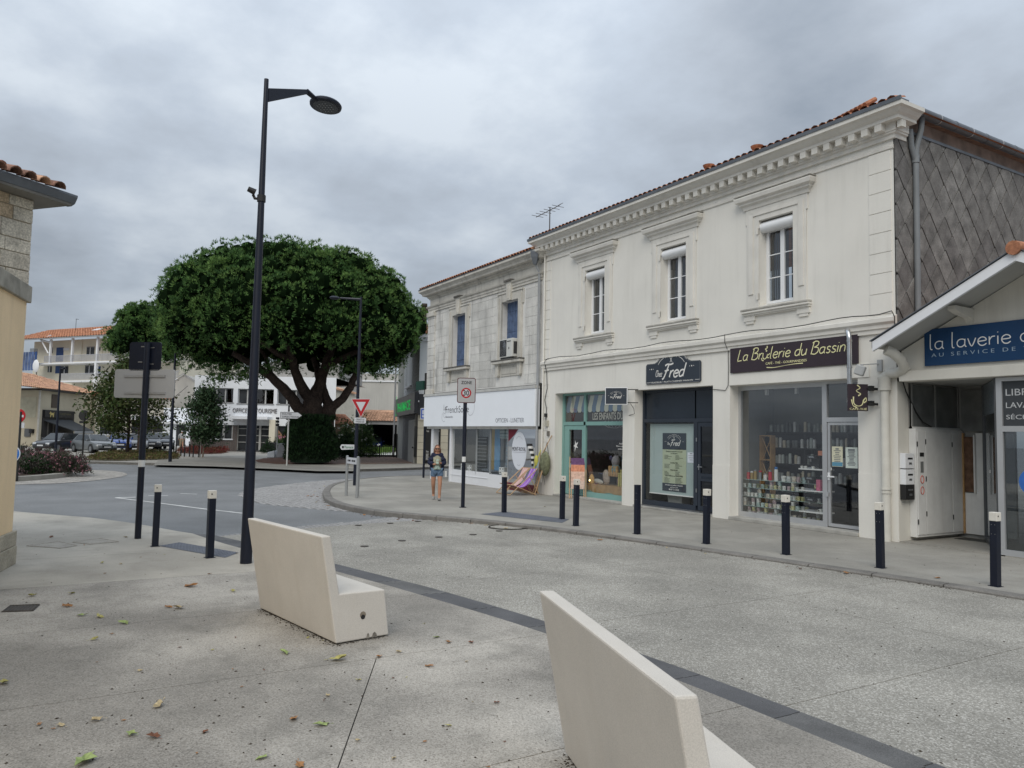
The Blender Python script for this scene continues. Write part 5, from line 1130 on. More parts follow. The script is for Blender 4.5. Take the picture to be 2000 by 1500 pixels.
for i, pl in enumerate(([(-17.6,3.42),(-17.45,3.2),(-17.45,2.95),(-17.6,2.78),(-17.8,2.74),(-17.95,2.82),(-18.05,3.0)],[(-20.1,2.92),(-20.28,2.8),(-20.3,2.6),(-20.15,2.5),(-20.0,2.53)],[(-18.3,2.8),(-18.2,2.66),(-18.2,2.5)],[(-19.95,2.82),(-20.1,2.85),(-20.15,2.74),(-20.05,2.66)])): ribbon(b, catmull(pl,6), .008, 0, .003)
b.obj('curl', thin, fs); b = MB(FO); b.quad((-17.66,3.3,.004),(-17.6,3.3,.004),(-17.5,3.42,.004),(-17.56,3.42,.004)); b.obj('pen_tip', gi, fs); b = MB(FO); b.quad((-18.36,2.62,.004),(-18.24,2.62,.004),(-18.1,2.82,.004),(-18.2,2.82,.004)); b.obj('pen_nib', M_('wine_print', (.16,.02,.04), var=.05), fs)
of = thing_part('shopfront', Bd)
MB().box(-19.9,-19.74,-.02,.14,0,2.3).obj('post', whp, of); MB().box(-21.86,-21.62,.05,.3,0,2.3).obj('column', whp, of)
MB(F0).box(-19.74,-16.5,0,.52,-.1,.0).obj('stall_riser', whp, of); MB(F0).box(-19.74,-16.5,.30,.32,.0,.02).obj('riser_trim', whp, of); MB(F0).box(-16.5,-15.2,0,.48,-.1,.06).obj('stall_riser', whp, of); MB(F0).box(-15.2,-13.2,0,.26,-.1,.03).obj('stall_riser', M_('wine_red', (.13,.018,.03), rough=.5, var=.1), of)
paneq(-19.74,-16.5,.52,2.3,-.05).obj('pane', glass('optic_glass', (.92,.94,.94), 1.5, .04), of); paneq(-16.5,-15.18,.48,2.3,-.03).obj('pane', MATS['optic_glass'], of); paneq(-15.16,-13.15,.26,2.3,-.01).obj('pane', mglass, of)
for x in (-18.6,-17.6,-16.5,-15.17,-13.15): MB(F0).box(x-.012,x+.012,.4,2.3,-.07,.0).obj('mullion', M_('grey_mullion', (.3,.32,.33), var=.1), of)
MB().box(-13.14,-12.86,-.0,.3,0,3.8).obj('pier', lrend, of)
ob = MB(F0); ob.quad((-19.74,0,-3.2),(-13.1,0,-3.2),(-13.1,2.9,-3.2),(-19.74,2.9,-3.2)); ob.quad((-13.1,0,0),(-13.1,0,-3.2),(-13.1,2.9,-3.2),(-13.1,2.9,0)); ob.quad((-19.74,2.6,-.1),(-13.1,2.6,-.1),(-13.1,2.6,-3.2),(-19.74,2.6,-3.2)); ob.obj('interior', M_('optic_wall', (.24,.25,.24), rough=.9, var=.2, scale=.8), of)
MB().quad((-19.75,.1,0),(-19.75,.1,2.6),(-20.9,3.2,2.6),(-20.9,3.2,0)).obj('entrance_glass', glass('entry_glass', (.5,.52,.52), 1.5, .05), of); MB().quad((-22.1,2.8,0),(-19.9,2.8,0),(-19.9,2.8,2.6),(-22.1,2.8,2.6)).obj('entrance_back', fw, of)
MB(F0).quad((-19.74,.5,-.1),(-13.1,.5,-.1),(-13.1,.5,-.9),(-19.74,.5,-.9)).obj('window_bed', M_('slate_bed', (.05,.055,.058), var=.2), of)
MB(F0).quad((-19.74,.02,-.1),(-13.1,.02,-.1),(-13.1,.02,-3.2),(-19.74,.02,-3.2)).obj('shop_floor', floorm, of)
def disp(name, label, cat, x0, x1, y0, y1, d, mat, n=0, im=None):
    t = thing(name, label, cat, ((x0+x1)/2, d, y0)); MB(facade(d)).box(x0,x1,y0,y1,-.04,0).obj('panel', mat, t)
    for k in range(n): yy = y0+(y1-y0)*(k+.5)/n; MB(facade(d)).box(x0+.04,x1-.04,yy-.02,yy+.02,0,.03).obj('spectacles', im or blk, t)
sk = M_('sky_blue_poster', (.14,.32,.52), rough=.5, var=.15, scale=5)
disp('eyewear_display', 'bright blue display panel with rows of spectacles in the optician window', 'display', -17.0,-16.6,.6,2.25,.5, sk, 0); disp('eyewear_display', 'pale spotted display panel of eyewear by the fascia in the optician window', 'display', -16.3,-15.4,.75,1.7,.6, M_('pale_blue_panel', (.3,.38,.45), var=.4, scale=14), 7, steel)
disp('notice_board', 'pale mint sight chart under the fascia in the optician window', 'notice', -16.35,-15.5,1.85,2.22,.35, M_('mint_paper', (.40,.48,.47), var=.05), 3, M_('mint_print', (.2,.25,.25)))
disp('eyewear_display', 'tall dark rack of frames deep in the optician shop', 'display', -19.2,-18.3,.6,1.9,.9, M_('dark_rack', (.07,.08,.08), var=.4, scale=8), 9, steel); disp('eyewear_display', 'narrow gilt edged mirror panel in the optician window', 'display', -17.7,-17.35,.6,2.2,.7, goldm); disp('eyewear_display', 'dark cabinet behind the gilt edged mirror panel', 'display', -17.3,-16.9,.0,1.2,1.2, blk)
for i, (x, s) in enumerate(((-19.1,.28),(-18.6,.24),(-16.0,.26))):
    t = thing('display_cube', ('white spotted cube at the left end of the optician window','white spotted cube second from the optician post','white spotted cube under the pale eyewear panel')[i], 'cube', (x,.3,.5)); MB(T(x,.35,.5,.3)).box(-s/2,s/2,-s/2,s/2,0,s).obj('cube', whm, t)
    for u in (-.07,.07):
        for v in (.07,.2): MB(T(x,.35,.5,.3)).cyl((u,-s/2-.002,v),.028,.004,8,'y').obj('spot', blk, t)
ov = thing('window_sticker', 'large white oval eyewear sticker on the mirrored optician pane', 'sticker', (-14.4,0,1.2)); FM = facade(.008)
b = MB(FM); b.add([(-14.38+.50*math.cos(a),1.42+.68*math.sin(a),0) for a in [i*pi/20 for i in range(40)]], [tuple(range(40))]); b.obj('oval', M_('oval_white', (.68,.71,.76), var=.02), ov); FM2 = facade(.004)
text('MONT-ROYAL', FM2, (-14.84,-13.92,1.42,1.56), gi, ov); MB(FM2).box(-14.83,-13.93,1.37,1.378,0,.002).obj('rule', gl_, ov); b = MB(FM2)
ribbon(b, [(-14.38+.36*math.cos(a),1.42+.52*math.sin(a)) for a in [.9+i*.13 for i in range(11)]], .004, 0, .002); ribbon(b, [(-14.38+.3*math.cos(a),1.42+.52*math.sin(a)) for a in [4.3+i*.08 for i in range(11)]], .004, 0, .002); b.obj('arc_print', gl_, ov)
rf_ = thing('window_sticker', 'wine red triangle film in the top corner of the mirrored optician pane', 'sticker', (-14.9,0,2)); b = MB(FM); b.add([(-15.14,2.29,0),(-15.14,1.75,0),(-14.7,2.0,0),(-14.35,2.29,0)], [(0,1,2,3)]); b.obj('film', M_('wine_film', (.14,.015,.03), var=.05), rf_)
# pharmacy cross bracket on the corner
pc = thing('bracket_sign', 'dark green bracket sign box high on the corner of the stone building', 'sign', (-22.4,-.3,4)); MB().box(-22.35,-22.25,-.12,.05,3.75,4.7).obj('wall_bar', blk, pc); MB().box(-23.1,-22.35,-.2,-.05,3.95,4.35).obj('box', M_('dark_green', (.01,.05,.035), rough=.4, var=.1), pc)

# ================= YELLOW BUILDING AT LEFT =================
dirv = lambda a: fh*math.cos(math.radians(a)) + rh*math.sin(math.radians(a))
YB = thing('stucco_building', 'ochre stucco building corner with stone courses and tiled eave at the picture edge', 'building', (-4.5,-15.5,0))
C0 = G(20,1102); dl_, du_ = dirv(-18.4), dirv(21)
yel = M_('ochre_stucco', (.88,.68,.43), rough=.9, var=.07, scale=1.2, fine=.06, fscale=90, streak=.45, dirt=(.28,.22,.15), bump=.2, bscale=60); stn = M_('yellow_stone', (.42,.38,.30), rough=.9, var=.2, scale=3, fine=.2, fscale=40)
def side_prism(par, name, mat, d, z0, z1, off=0., back=9, bev=0.):
    p0 = C0+d*off; nrm = Vector((d.y,-d.x,0))
    if nrm.dot(CAM-C0) < 0: nrm = -nrm
    p = [p0+nrm*off, p0-d*back+nrm*off, p0-d*back-nrm*5, p0-nrm*5-d*off]; p = [(q.x,q.y) for q in p]
    area = sum(a[0]*c[1]-c[0]*a[1] for a, c in zip(p, p[1:]+p[:1]))
    if area < 0: p = p[::-1]
    return MB().prism(p, 'z', z0, z1).obj(name, mat, par, bevel=bev)
side_prism(YB, 'wall', yel, dl_, 0, 3.74)
for i, (z0, z1, o) in enumerate(((0,.26,.06),(.265,.47,.05))):
    for k in range(3):
        nrm = Vector((dl_.y,-dl_.x,0)); nrm = nrm if nrm.dot(CAM-C0) > 0 else -nrm
        Wd = Wall(C0-dl_*(.9*(k+1))+nrm*0, C0-dl_*(.9*k)); s_ = 1 if (Wd.n.dot(CAM-C0) > 0) else -1
        MB(Wd.M).box(.006,.894+(.05 if k == 0 else 0),z0,z1,0,s_*o).obj('plinth_stone', stn, YB, bevel=.01)
side_prism(YB, 'ledge', M_('ledge_stone', (.34,.32,.27), rough=.95, var=.3, scale=4, streak=.8, dirt=(.1,.1,.09)), dl_, 3.74, 3.98, .05, bev=.01)
side_prism(YB, 'upper_wall', M_('stone_joint', (.40,.34,.25), rough=.95, var=.15), du_, 3.95, 5.25)
nu = Vector((du_.y,-du_.x,0)); nu = nu if nu.dot(CAM-C0) > 0 else -nu
sa = [M_('corner_stone_%d' % i, c, rough=.9, var=.25, scale=5, fine=.25, fscale=40, bump=.4, bscale=30) for i, c in enumerate([(.52,.41,.28),(.62,.57,.47),(.56,.51,.42)])]
WU = Wall(C0-du_*4, C0); su = 1 if WU.n.dot(CAM-C0) > 0 else -1
z = 3.99; r_ = random.Random(17); k = 0
for h in (.2,.24,.2,.26,.2,.15):
    x1 = 4.0; k += 1
    while x1 > 1.5:
        w = r_.uniform(.2,.5); MB(WU.M).box(x1-w+.008,x1-.0,z+.006,z+h-.006,0,su*r_.uniform(.01,.022)).obj('stone', sa[(k+int(w*20))%3], YB, bevel=.008); x1 -= w
    z += h
# eave: gutter and barrel tiles
e0 = C0+du_*.40+nu*.40; e1 = C0-du_*5+nu*.42
gt = MB(); A_, B_ = Vector((e0.x,e0.y,5.3)), Vector((e1.x,e1.y,5.3)); n2_ = nu
pr = [(0,.09),(.02,.0),(.09,-.05),(.16,-.05),(.2,-.02)]
vs = [Vector((e.x,e.y,5.3))-n2_*(p[0])+Vector((0,0,p[1])) for e in (A_,B_) for p in [(0,.10),(.0,.07),(.05,-.02),(.12,-.05),(.2,-.05),(.24,.0),(.24,.08)]]
gt.add(vs, [(i,i+1,8+i,7+i) for i in range(6)]+[(0,1,2,3,4,5,6)]); gt.obj('gutter', zinc, YB)
MB().add([C0+du_*.35+nu*.34+Vector((0,0,5.24)), C0-du_*5+nu*.34+Vector((0,0,5.24)), C0-du_*5-nu*1+Vector((0,0,5.26)), C0+du_*.35-nu*1+Vector((0,0,5.26)), C0+du_*.35+nu*.34+Vector((0,0,5.34)), C0-du_*5+nu*.34+Vector((0,0,5.34)), C0-du_*5-nu*1+Vector((0,0,5.75)), C0+du_*.35-nu*1+Vector((0,0,5.75))], [(0,1,2,3),(4,5,6,7),(0,1,5,4),(2,3,7,6),(0,3,7,4)]).obj('roof', M_('soffit_grey', (.2,.19,.17), var=.2), YB)
sm = slope_M(C0-du_*4.6+nu*.44+Vector((0,0,5.38)), C0+du_*.3+nu*.44+Vector((0,0,5.38)), math.radians(20)); r_ = random.Random(5)
tm3 = [tilem, tile2, M_('terracotta_brown', (.22,.12,.085), rough=.9, var=.4, scale=5, fine=.3, fscale=30)]
for i in range(22):
    for j in range(7):
        x = 4.62-i*.22; y = j*.33; b = MB(sm); s0, s1 = .098, .082; h = r_.uniform(-.012,.012); vs = []
        for q in range(7):
            an = pi*q/6; vs += [(x+h-s0*math.cos(an), y-.05, s0*.95*math.sin(an)+.035), (x-s1*math.cos(an), y+.36, s1*.9*math.sin(an)+.0)]
        for q in range(7):
            an = pi*q/6; vs += [(x+h-(s0-.014)*math.cos(an), y-.05, (s0*.95-.014)*math.sin(an)+.035), (x-(s1-.014)*math.cos(an), y+.36, (s1*.9-.014)*math.sin(an)+.0)]
        fs = [(2*q,2*q+2,2*q+3,2*q+1) for q in range(6)]+[(14+2*q,14+2*q+1,14+2*q+3,14+2*q+2) for q in range(6)]+[(2*q,14+2*q,14+2*q+2,2*q+2) for q in range(6)]
        b.add(vs, fs); b.obj('roof_tile', r_.choice(tm3), YB, smooth=True)
# ================= FAR BUILDINGS =================
def bx(par, W, name, px0, py0, px1, py1, mat, z0=0., z1=.05, off=0.):
    r = W.rect(px0, py0, px1, py1, off); return MB(W.M).box(r[0], r[1], r[2], r[3], z0, z1).obj(name, mat, par)
def wquad(par, W, name, pts, mat, z=0.): return MB(W.M).add([(*W.at(x, y, z), z) for x, y in pts], [tuple(range(len(pts)))]).obj(name, mat, par)
whb = M_('office_white', (.78,.80,.83), rough=.8, var=.04); crmw = M_('cream_wall', (.72,.68,.56), rough=.9, var=.06, scale=.4); drk = M_('far_glass', (.035,.038,.042), rough=.2, var=.4, scale=1.2); blued = M_('blue_door', (.03,.07,.2), rough=.5, var=.1)
clad = M_('brown_cladding', (.13,.11,.10), rough=.8, var=.12, scale=2); brnw = M_('curtain_brown', (.13,.07,.055), rough=.7, var=.5, scale=1.5)
# tourist office
W = Wall(G(370,880), G(652,885.6)); OF = thing('tourist_office', 'white two storey tourist office with ribbon windows behind the big pine', 'building', W.a)
wn = [W.rect(388,757,455,786), W.rect(465,759,534,789), W.rect(542,761,612,790)]; low = [W.rect(368,827,640,882)]
r = W.rect(374,733,650,884); wb = MB(W.M); wb.wallrect(0.2, W.w, W.at(400,829)[1], W.at(400,733)[1], [(a,b,c,d) for a,b,c,d in wn], .35); wb.quad((0.2,0,0),(0.2,r[3],0),(0.2,r[3],-14),(0.2,0,-14)); wb.quad((0.2,r[3],0),(W.w,r[3],0),(W.w,r[3]+.0,-14),(0.2,r[3],-14)); wb.obj('wall', whb, OF)
MB(W.M).prism([(2,r[3]),(W.w,r[3]),(W.w,r[3]+2.2),(9.5,r[3]+2.2)], 'z', -12, -1.).obj('upper_storey', M_('office_grey', (.34,.33,.31), var=.08), OF)
for (a,b,c,d), n_ in zip(wn, (4,4,4)):
    w = thing_part('window', OF); MB(W.M).box(a-.08,b+.08,c-.1,c,0,.06).obj('sill', M_('grey_frame', (.3,.3,.3)), w)
    for i in range(n_):
        x0, x1 = a+(b-a)*i/n_, a+(b-a)*(i+1)/n_; MB(W.M).box(x0+.07,x1-.07,c+.06,d-.06,-.3,-.28).obj('pane', drk if i in (0,) else glass('office_glass', (.4,.36,.34), 1.5, .04), w); MB(W.M).box(x0+.12,x1-.12,c+.1,c+(d-c)*(.35+.5*((i*7)%3)/2),-.55,-.5).obj('curtain', brnw, w)
        MB(W.M).box(x0-.05,x0+.07,c,d,-.3,-.2).obj('mullion', M_('office_frame', (.42,.42,.41)), w)
    MB(W.M).box(a,b,d-.07,d,-.3,-.2).obj('head', MATS['office_frame'], w); MB(W.M).box(a,b,c,d,-.9,-.88).obj('room', dark, w)
h0 = W.at(400,829)[1]
# vertical cladding boards, each a strip
x = 0.0; i = 0; en = W.rect(463,829,528,880); wl_ = W.rect(383,829,453,857); wr_ = W.rect(538,829,566,866)
while x < W.w:
    x1 = x+.22; segs = [(0,h0)]
    if wl_[0] < x+.1 < wl_[1]: segs = [(0,wl_[2])]
    if wr_[0] < x+.1 < wr_[1]: segs = [(0,wr_[2])]
    if en[0] < x+.1 < en[1]: segs = []
    for s0, s1 in segs: MB(W.M).box(x+.01,x1-.01,s0,s1,-.06,-.01-.015*(i%2)).obj('cladding_board', clad, OF)
    x = x1; i += 1
for rr, nm_, nb in ((wl_,'window',4),(wr_,'window',1),(en,'entrance',3)):
    w = thing_part(nm_, OF); a,b,c,d = rr; MB(W.M).box(a,b,max(c,0),d,-.3,-.27).obj('pane', drk, w)
    if nm_ == 'window': MB(W.M).box(a-.1,b+.1,c-.12,c,-.02,.08).obj('sill', whb, w)
    for i in range(nb+1): xx = a+(b-a)*i/nb; MB(W.M).box(xx-.09,xx+.09,max(c,0),d,-.27,-.12).obj('mullion', MATS['office_frame'], w)
    if nm_ == 'entrance':
        for q in (.35,.6,.85): MB(W.M).box(a,b,d*q-.03,d*q+.03,-.26,-.2).obj('rail', MATS['office_frame'], w)
bf = thing('window_mural', 'pink and orange butterfly picture in the right hand office window', 'mural', (*W.a[:2],1)); a,b,c,d = wr_; Wm = W.M @ Matrix.Translation((0,0,-.1))
cx_, cy_ = (a+b)/2, c+.7
for s in (-1,1):
    MB(Wm).add([(cx_,cy_,0),(cx_+s*.62,cy_+.75,0),(cx_+s*.6,cy_+.1,0),(cx_+s*.1,cy_-.1,0)], [(0,1,2,3)]).obj('upper_wing', M_('wing_orange', (.45,.25,.16), var=.2, scale=4), bf); MB(Wm).add([(cx_,cy_-.05,.01),(cx_+s*.6,cy_+.05,.01),(cx_+s*.5,cy_-.6,.01),(cx_+s*.15,cy_-.4,.01)], [(0,1,2,3)]).obj('lower_wing', M_('wing_pink', (.5,.2,.28), var=.3, scale=4), bf)
text('OFFICE DE TOURISME', W.M @ Matrix.Translation((0,0,.03)), (*W.rect(455,797,541,807.5),), M_('office_letters', (.18,.17,.17)), OF, depth=.05)
ca = W.rect(455,813,531,820); MB(W.M).box(ca[0],ca[1],ca[2],ca[3],0,1.3).obj('canopy', whb, OF); MB(W.M).box(en[1]+.05,en[1]+.6,0,ca[2],0,.8).obj('side_screen', crmw, OF)
# apartment block
W = Wall(PD(30,833,121), PD(345,838,106)); AP = thing('apartment_block', 'cream apartment block with long galleries, blue doors and a tiled roof', 'building', W.a)
Hh = lambda px, py, off=0: W.at(px, py, off)[1]
X_ = lambda px: W.at(px, 700)[0]
eave = Hh(138,659); f2 = Hh(138,707); f1 = Hh(138,743); base = -1
wb = MB(W.M); wb.quad((0,base,-2.2),(W.w,base,-2.2),(W.w,eave,-2.2),(0,eave,-2.2)); wb.quad((W.w,base,0),(W.w,base,-12),(W.w,eave,-12),(W.w,eave,0)); wb.obj('wall', crmw, AP)
kind(tile_roof('roof_tiles', AP, W.M @ Matrix.Translation((-2,eave,.7)) @ Matrix.Rotation(math.radians(-70),4,'X'), W.w+3, 8, [tilem, tilem], tw=.6, tl=.9, lift=.1, segs=2), 'stuff')
MB(W.M).box(-2,W.w+.5,eave-.12,eave,.4,.75).obj('gutter', MATS['grey_frame'], AP)
for f in (f2, f1):
    MB(W.M).box(X_(60) if f == f2 else X_(118),W.w,f-.25,f,-2.2,.0).obj('gallery_floor', whp, AP); rl = MB(W.M); x = X_(86) if f == f2 else X_(118)
    rl.box(x,W.w,f+1.0,f+1.06,-.06,0); n_ = int((W.w-x)/.16)
    for i in range(n_): rl.box(x+i*.16,x+i*.16+.05,f+.08,f+1.0,-.04,0)
    kind(rl.obj('railing', M_('railing_grey', (.42,.43,.46)), AP), 'stuff')
for px in (96,138.5,187.5,226): MB(W.M).box(X_(px)-.16,X_(px)+.16,f2,eave-.1,-.3,-.02).obj('post', whp, AP)
MB(W.M).box(X_(187)-.2,X_(187)+.2,0,f2-.2,-.35,.03).obj('post', whp, AP)
for p0, p1 in (((82,665),(93,690)),((80,664),(96,668)),((80,664),(98,655))): a, c = W.at(*p0), W.at(*p1); MB(W.M).tube([(a[0],a[1],.1),(c[0],c[1],-.1)], .12, 4).obj('brace', whp, AP)
for i, (x0, x1, y0, y1, mt) in enumerate(((111,123,679,706,'b'),(123,135,680,684,'w'),(98,103,680,690,'d'),(170,184,679,693,'d'),(190,196,679,685,'d'),(216,232,679,692,'d'),(109,119,715,729,'b'),(120,133,716,729,'d'),(94,101,716,727,'d'),(167,183,715,730,'d'),(188,196,716,729,'b'))):
    r = W.rect(x0,y0,x1,y1,-2.2); w = thing_part('door' if mt == 'b' else 'window', AP); MB(W.M).box(*r,-2.2,-2.15).obj('leaf' if mt == 'b' else 'pane', {'b': blued,'d': drk,'w': whp}[mt], w)
    if mt == 'd': MB(W.M).box((r[0]+r[1])/2-.06,(r[0]+r[1])/2+.06,r[2],r[3],-2.15,-2.1).obj('mullion', whp, w); MB(W.M).box(r[0],r[1],r[3],r[3]+.12,-2.2,-2.1).obj('head', MATS['grey_frame'], w)
for px in (132,172,184): MB(W.M).box(X_(px),X_(px)+.15,f2,eave,-2.18,-2.1).obj('pilaster', crmw, AP)
r = W.rect(45,690,84,724); tb = thing('terrace_screen', 'blue mesh terrace screen on the roof terrace left of the galleries', 'screen', W.a); 
for i in range(7): x0 = r[0]+(r[1]-r[0])*i/7; MB(W.M).box(x0+.08,x0+(r[1]-r[0])/7-.08,r[2],r[3],1.0,1.06).obj('panel', M_('mesh_blue', (.08,.12,.24), var=.4, scale=1) if i not in (0,6) else blued, tb)
r = W.rect(71,682,78,694); MB(W.M).box(r[0],r[1],r[2],r[3],.4,1.).obj('chimney_cowl', steel, tb)
for x0, x1 in ((148,160),(192,203)): r = W.rect(x0,643,x1,646); MB(W.M @ Matrix.Translation((0,eave,.7)) @ Matrix.Rotation(math.radians(-70),4,'X')).box(r[0],r[1],3.6,4.6,.1,.22).obj('skylight', whp, AP)
sd_ = thing('satellite_dish', 'white satellite dish above the café roof', 'satellite dish', W.a); c = W.at(70,715,2); MB(W.M).ellip((c[0],c[1],2),(.75,1.0,.2),12,6).obj('dish', whp, sd_, smooth=True); MB(W.M).tube([(c[0],c[1]-1.6,1.8),(c[0],c[1],1.9)], .06, 5).obj('mast', blk, sd_)
ae = thing('tv_aerial', 'thin aerial mast on the far tiled roof', 'aerial', W.a); c = W.at(112,640); MB(W.M).tube([(c[0],c[1],-3),(c[0],c[1]+1.8,-3)], .04, 4).obj('mast', blk, ae); MB(W.M).tube([(c[0]-.1,c[1]+1.8,-3),(c[0]+.6,c[1]+1.7,-3)], .03, 4).obj('boom', blk, ae)
# cream block behind the pine
W2 = Wall(PD(296,838,112), PD(395,840,112)); CB = thing('cream_building', 'tall plain cream block seen between the blank sign and the pine', 'building', W2.a); MB(W2.M).box(0,W2.w,-1,W2.at(330,676)[1],-8,0).obj('wall', M_('pale_cream', (.68,.65,.55), rough=.9, var=.04), CB); MB(W2.M).box(-.3,W2.w+.3,W2.at(330,676)[1],W2.at(330,676)[1]+.3,-8.3,.3).obj('roof_edge', MATS['grey_frame'], CB)
# grey gable house
W3 = Wall(PD(335,838,97), PD(378,839,97)); GH = thing('gable_house', 'grey rendered gable end house left of the tourist office', 'house', W3.a); a, b_, c = W3.at(340,741)[1], W3.at(359,732)[1], W3.w
xa = W3.at(359,732)[0]; b = MB(W3.M); b.prism([(0,-1),(c,-1),(c,a-.3),(xa,b_),(0,a-.2)], 'z', -9, 0); b.obj('wall', M_('gable_grey', (.40,.39,.36), rough=.95, var=.18, scale=.5, streak=.5), GH); b = MB(W3.M)
b.add([(-.3,a-.35,.2),(xa,b_+.05,.2),(xa,b_+.2,.2),(-.3,a-.15,.2),(c+.3,a-.4,.2),(c+.3,a-.25,.2)], [(0,1,2,3),(1,4,5,2)]); b.obj('roof_edge', MATS['grey_frame'], GH)
cable('wire', [W3.M @ Vector((*W3.at(320,797), 1.5)), W3.M @ Vector((*W3.at(345,782),1.5)), W3.M @ Vector((*W3.at(377,755), 1.5))], .03, blk, GH)
# white low shop and building behind the plane tree
W4 = Wall(PD(318,838,88), PD(374,839,88)); WS = thing('white_shop', 'small bright white shop with glazed door beside the tourist office', 'building', W4.a)
t4 = W4.at(345,797)[1]; MB(W4.M).box(0,W4.w,-.5,t4,-6,0).obj('wall', M_('bright_white', (.78,.82,.88), rough=.6, var=.03), WS); MB(W4.M).box(-.2,W4.w,W4.at(345,826)[1]-.1,W4.at(345,826)[1]+.1,0,.6).obj('canopy', whp, WS)
for px in (347,353,359): r = W4.rect(px-2,830,px+2.4,866); w = thing_part('door', WS); MB(W4.M).box(r[0],r[1],.1,r[3],.0,.06).obj('pane', drk, w)
W5 = Wall(PD(186,836,84), PD(330,838,90)); PS = thing('parade_building', 'low cream building behind the plane tree with a wide shop window', 'building', W5.a); MB(W5.M).box(0,W5.w,-.5,W5.at(260,776)[1],-8,0).obj('wall', M_('warm_white', (.60,.56,.47), rough=.9, var=.06), PS)
MB(W5.M).box(-.3,W5.w+.3,W5.at(260,776)[1],W5.at(260,776)[1]+.3,-8,.4).obj('roof_edge', tilem, PS); MB(W5.M).box(W5.w*.45,W5.w,W5.at(280,820)[1],W5.at(280,812)[1],0,.3).obj('fascia', whp, PS)
for x0, x1 in ((196,228),(258,276),(279,297),(300,322)): r = W5.rect(x0,822,x1,848); w = thing_part('window', PS); MB(W5.M).box(*r,0,.05).obj('pane', drk, w); MB(W5.M).box(r[0],r[1],r[2]-.15,r[2],0,.12).obj('sill', whp, w)
# café house
W6 = Wall(PD(72,834,75), PD(192,836,88)); W7 = Wall(PD(28,833,76), PD(72,834,75)); CF = thing('cafe_house', 'cream house with barrel tiled roof and a dark bar awning', 'building', W6.a)
e6 = W6.at(72,758)[1]; cm = M_('cafe_cream', (.50,.45,.34), rough=.9, var=.1, scale=.6, streak=.5, dirt=(.3,.26,.2))
q = [W6.M @ Vector((0,0,0)), W6.M @ Vector((W6.w,0,0)), W6.M @ Vector((W6.w,0,-9)), W7.M @ Vector((0,0,-9)), W7.M @ Vector((0,0,0))]; q = [(v.x,v.y) for v in q]
ar = sum(a[0]*c[1]-c[0]*a[1] for a, c in zip(q, q[1:]+q[:1])); q = q if ar > 0 else q[::-1]
MB().prism(q, 'z', -.5, e6).obj('wall', cm, CF)
ta, tb_ = tile2, M_('terracotta_pink', (.42,.24,.17), rough=.9, var=.3, scale=1)
rp6 = math.radians(20)
kind(tile_roof('roof_tiles', CF, slope_M(W6.M @ Vector((-5.3,e6,.5)), W6.M @ Vector((W6.w+.5,e6,.5)), rp6), W6.w+5.8, 5.6, [ta, tb_], tw=.34, tl=.6, lift=.07, segs=2, taper=.0, tr=1.3), 'stuff')
MB(W6.M).box(-.4,W6.w+.5,e6-.18,e6,0,.5).obj('eave', M_('dark_eave', (.05,.045,.04)), CF); MB(W7.M).box(-2,W7.w+.3,e6-.18,e6,0,.5).obj('eave', MATS['dark_eave'], CF)
MB(W6.M).tube([(-.05,0,.12),(-.05,e6,.12)], .09, 6).obj('downpipe', clean, CF)
r = W6.rect(101,754,112,778); r = W6.rect(101,770,112,797); MB(W6.M).box(r[0],r[1],r[2],r[3],-.0,.06).obj('shutter', M_('brown_shutter', (.09,.07,.055)), CF)
r = W6.rect(83,800,140,874); MB(W6.M).box(r[0],r[1],0,r[3],0,.08).obj('shop_recess', M_('bar_dark', (.035,.033,.032)), CF)
r = W6.rect(84,801,139,817); sg3 = thing('shop_sign', 'black bar sign with a small yellow animal figure above the dark awning', 'sign', W6.a); MB(W6.M).box(*r,.08,.22).obj('board', blk, sg3); r = W6.rect(92,803,101,815); w_ = r[1]-r[0]; h_2 = r[3]-r[2]
MB(W6.M).add([(r[0]+w_*u,r[2]+h_2*v,.235) for u, v in ((0,.6),(.25,1),(.4,.75),(.8,.7),(1,.95),(.95,.5),(.9,0),(.75,0),(.7,.35),(.4,.35),(.35,0),(.2,0),(.2,.5))], [tuple(range(13))]).obj('figure', M_('sign_yellow', (.5,.4,.15)), sg3)
text('CAFÉ BAR', W6.M @ Matrix.Translation((0,0,.23)), W6.rect(112,806,134,811), M_('sign_olive', (.16,.15,.08)), sg3)
aw = thing('awning', 'dark grey folding awning stretched out over the bar door', 'awning', W6.a); a = W6.at(84,820); c = W6.at(136,820); b = MB(W6.M); zz_ = 2.2
b.add([(a[0],a[1],.1),(c[0],c[1],.1),(c[0]+.6,a[1]-1.0,zz_),(a[0]+1.8,a[1]-1.0,zz_),(a[0],a[1]-.08,.1),(c[0],c[1]-.08,.1),(c[0]+.6,a[1]-1.08,zz_),(a[0]+1.8,a[1]-1.08,zz_)], [(0,1,2,3),(4,7,6,5),(0,3,7,4),(1,5,6,2)]); b.obj('canvas', M_('canvas_dark', (.05,.055,.06)), aw); MB(W6.M).box(a[0]+1.8,c[0]+.6,a[1]-1.3,a[1]-1.04,zz_,zz_+.08).obj('valance', M_('valance_grey', (.3,.31,.32)), aw)
for px in (90,101): x = W6.at(px,850)[0]; MB(W6.M).box(x-.08,x+.08,0,2.4,.08,.16).obj('door_post', M_('bar_frame', (.16,.15,.14)), CF)
r = W7.rect(50,837,60,853); MB(W7.M).box(*r,0,.12).obj('notice_case', M_('case_grey', (.12,.125,.13)), CF); r = W7.rect(62,838,67,846); MB(W7.M).box(*r,0,.3).obj('meter_box', blk, CF); r = W7.rect(36,775,70,815); MB(W7.M).box(*r,0,.03).obj('old_plaster', M_('old_plaster', (.46,.44,.34), rough=.95, var=.15), CF)
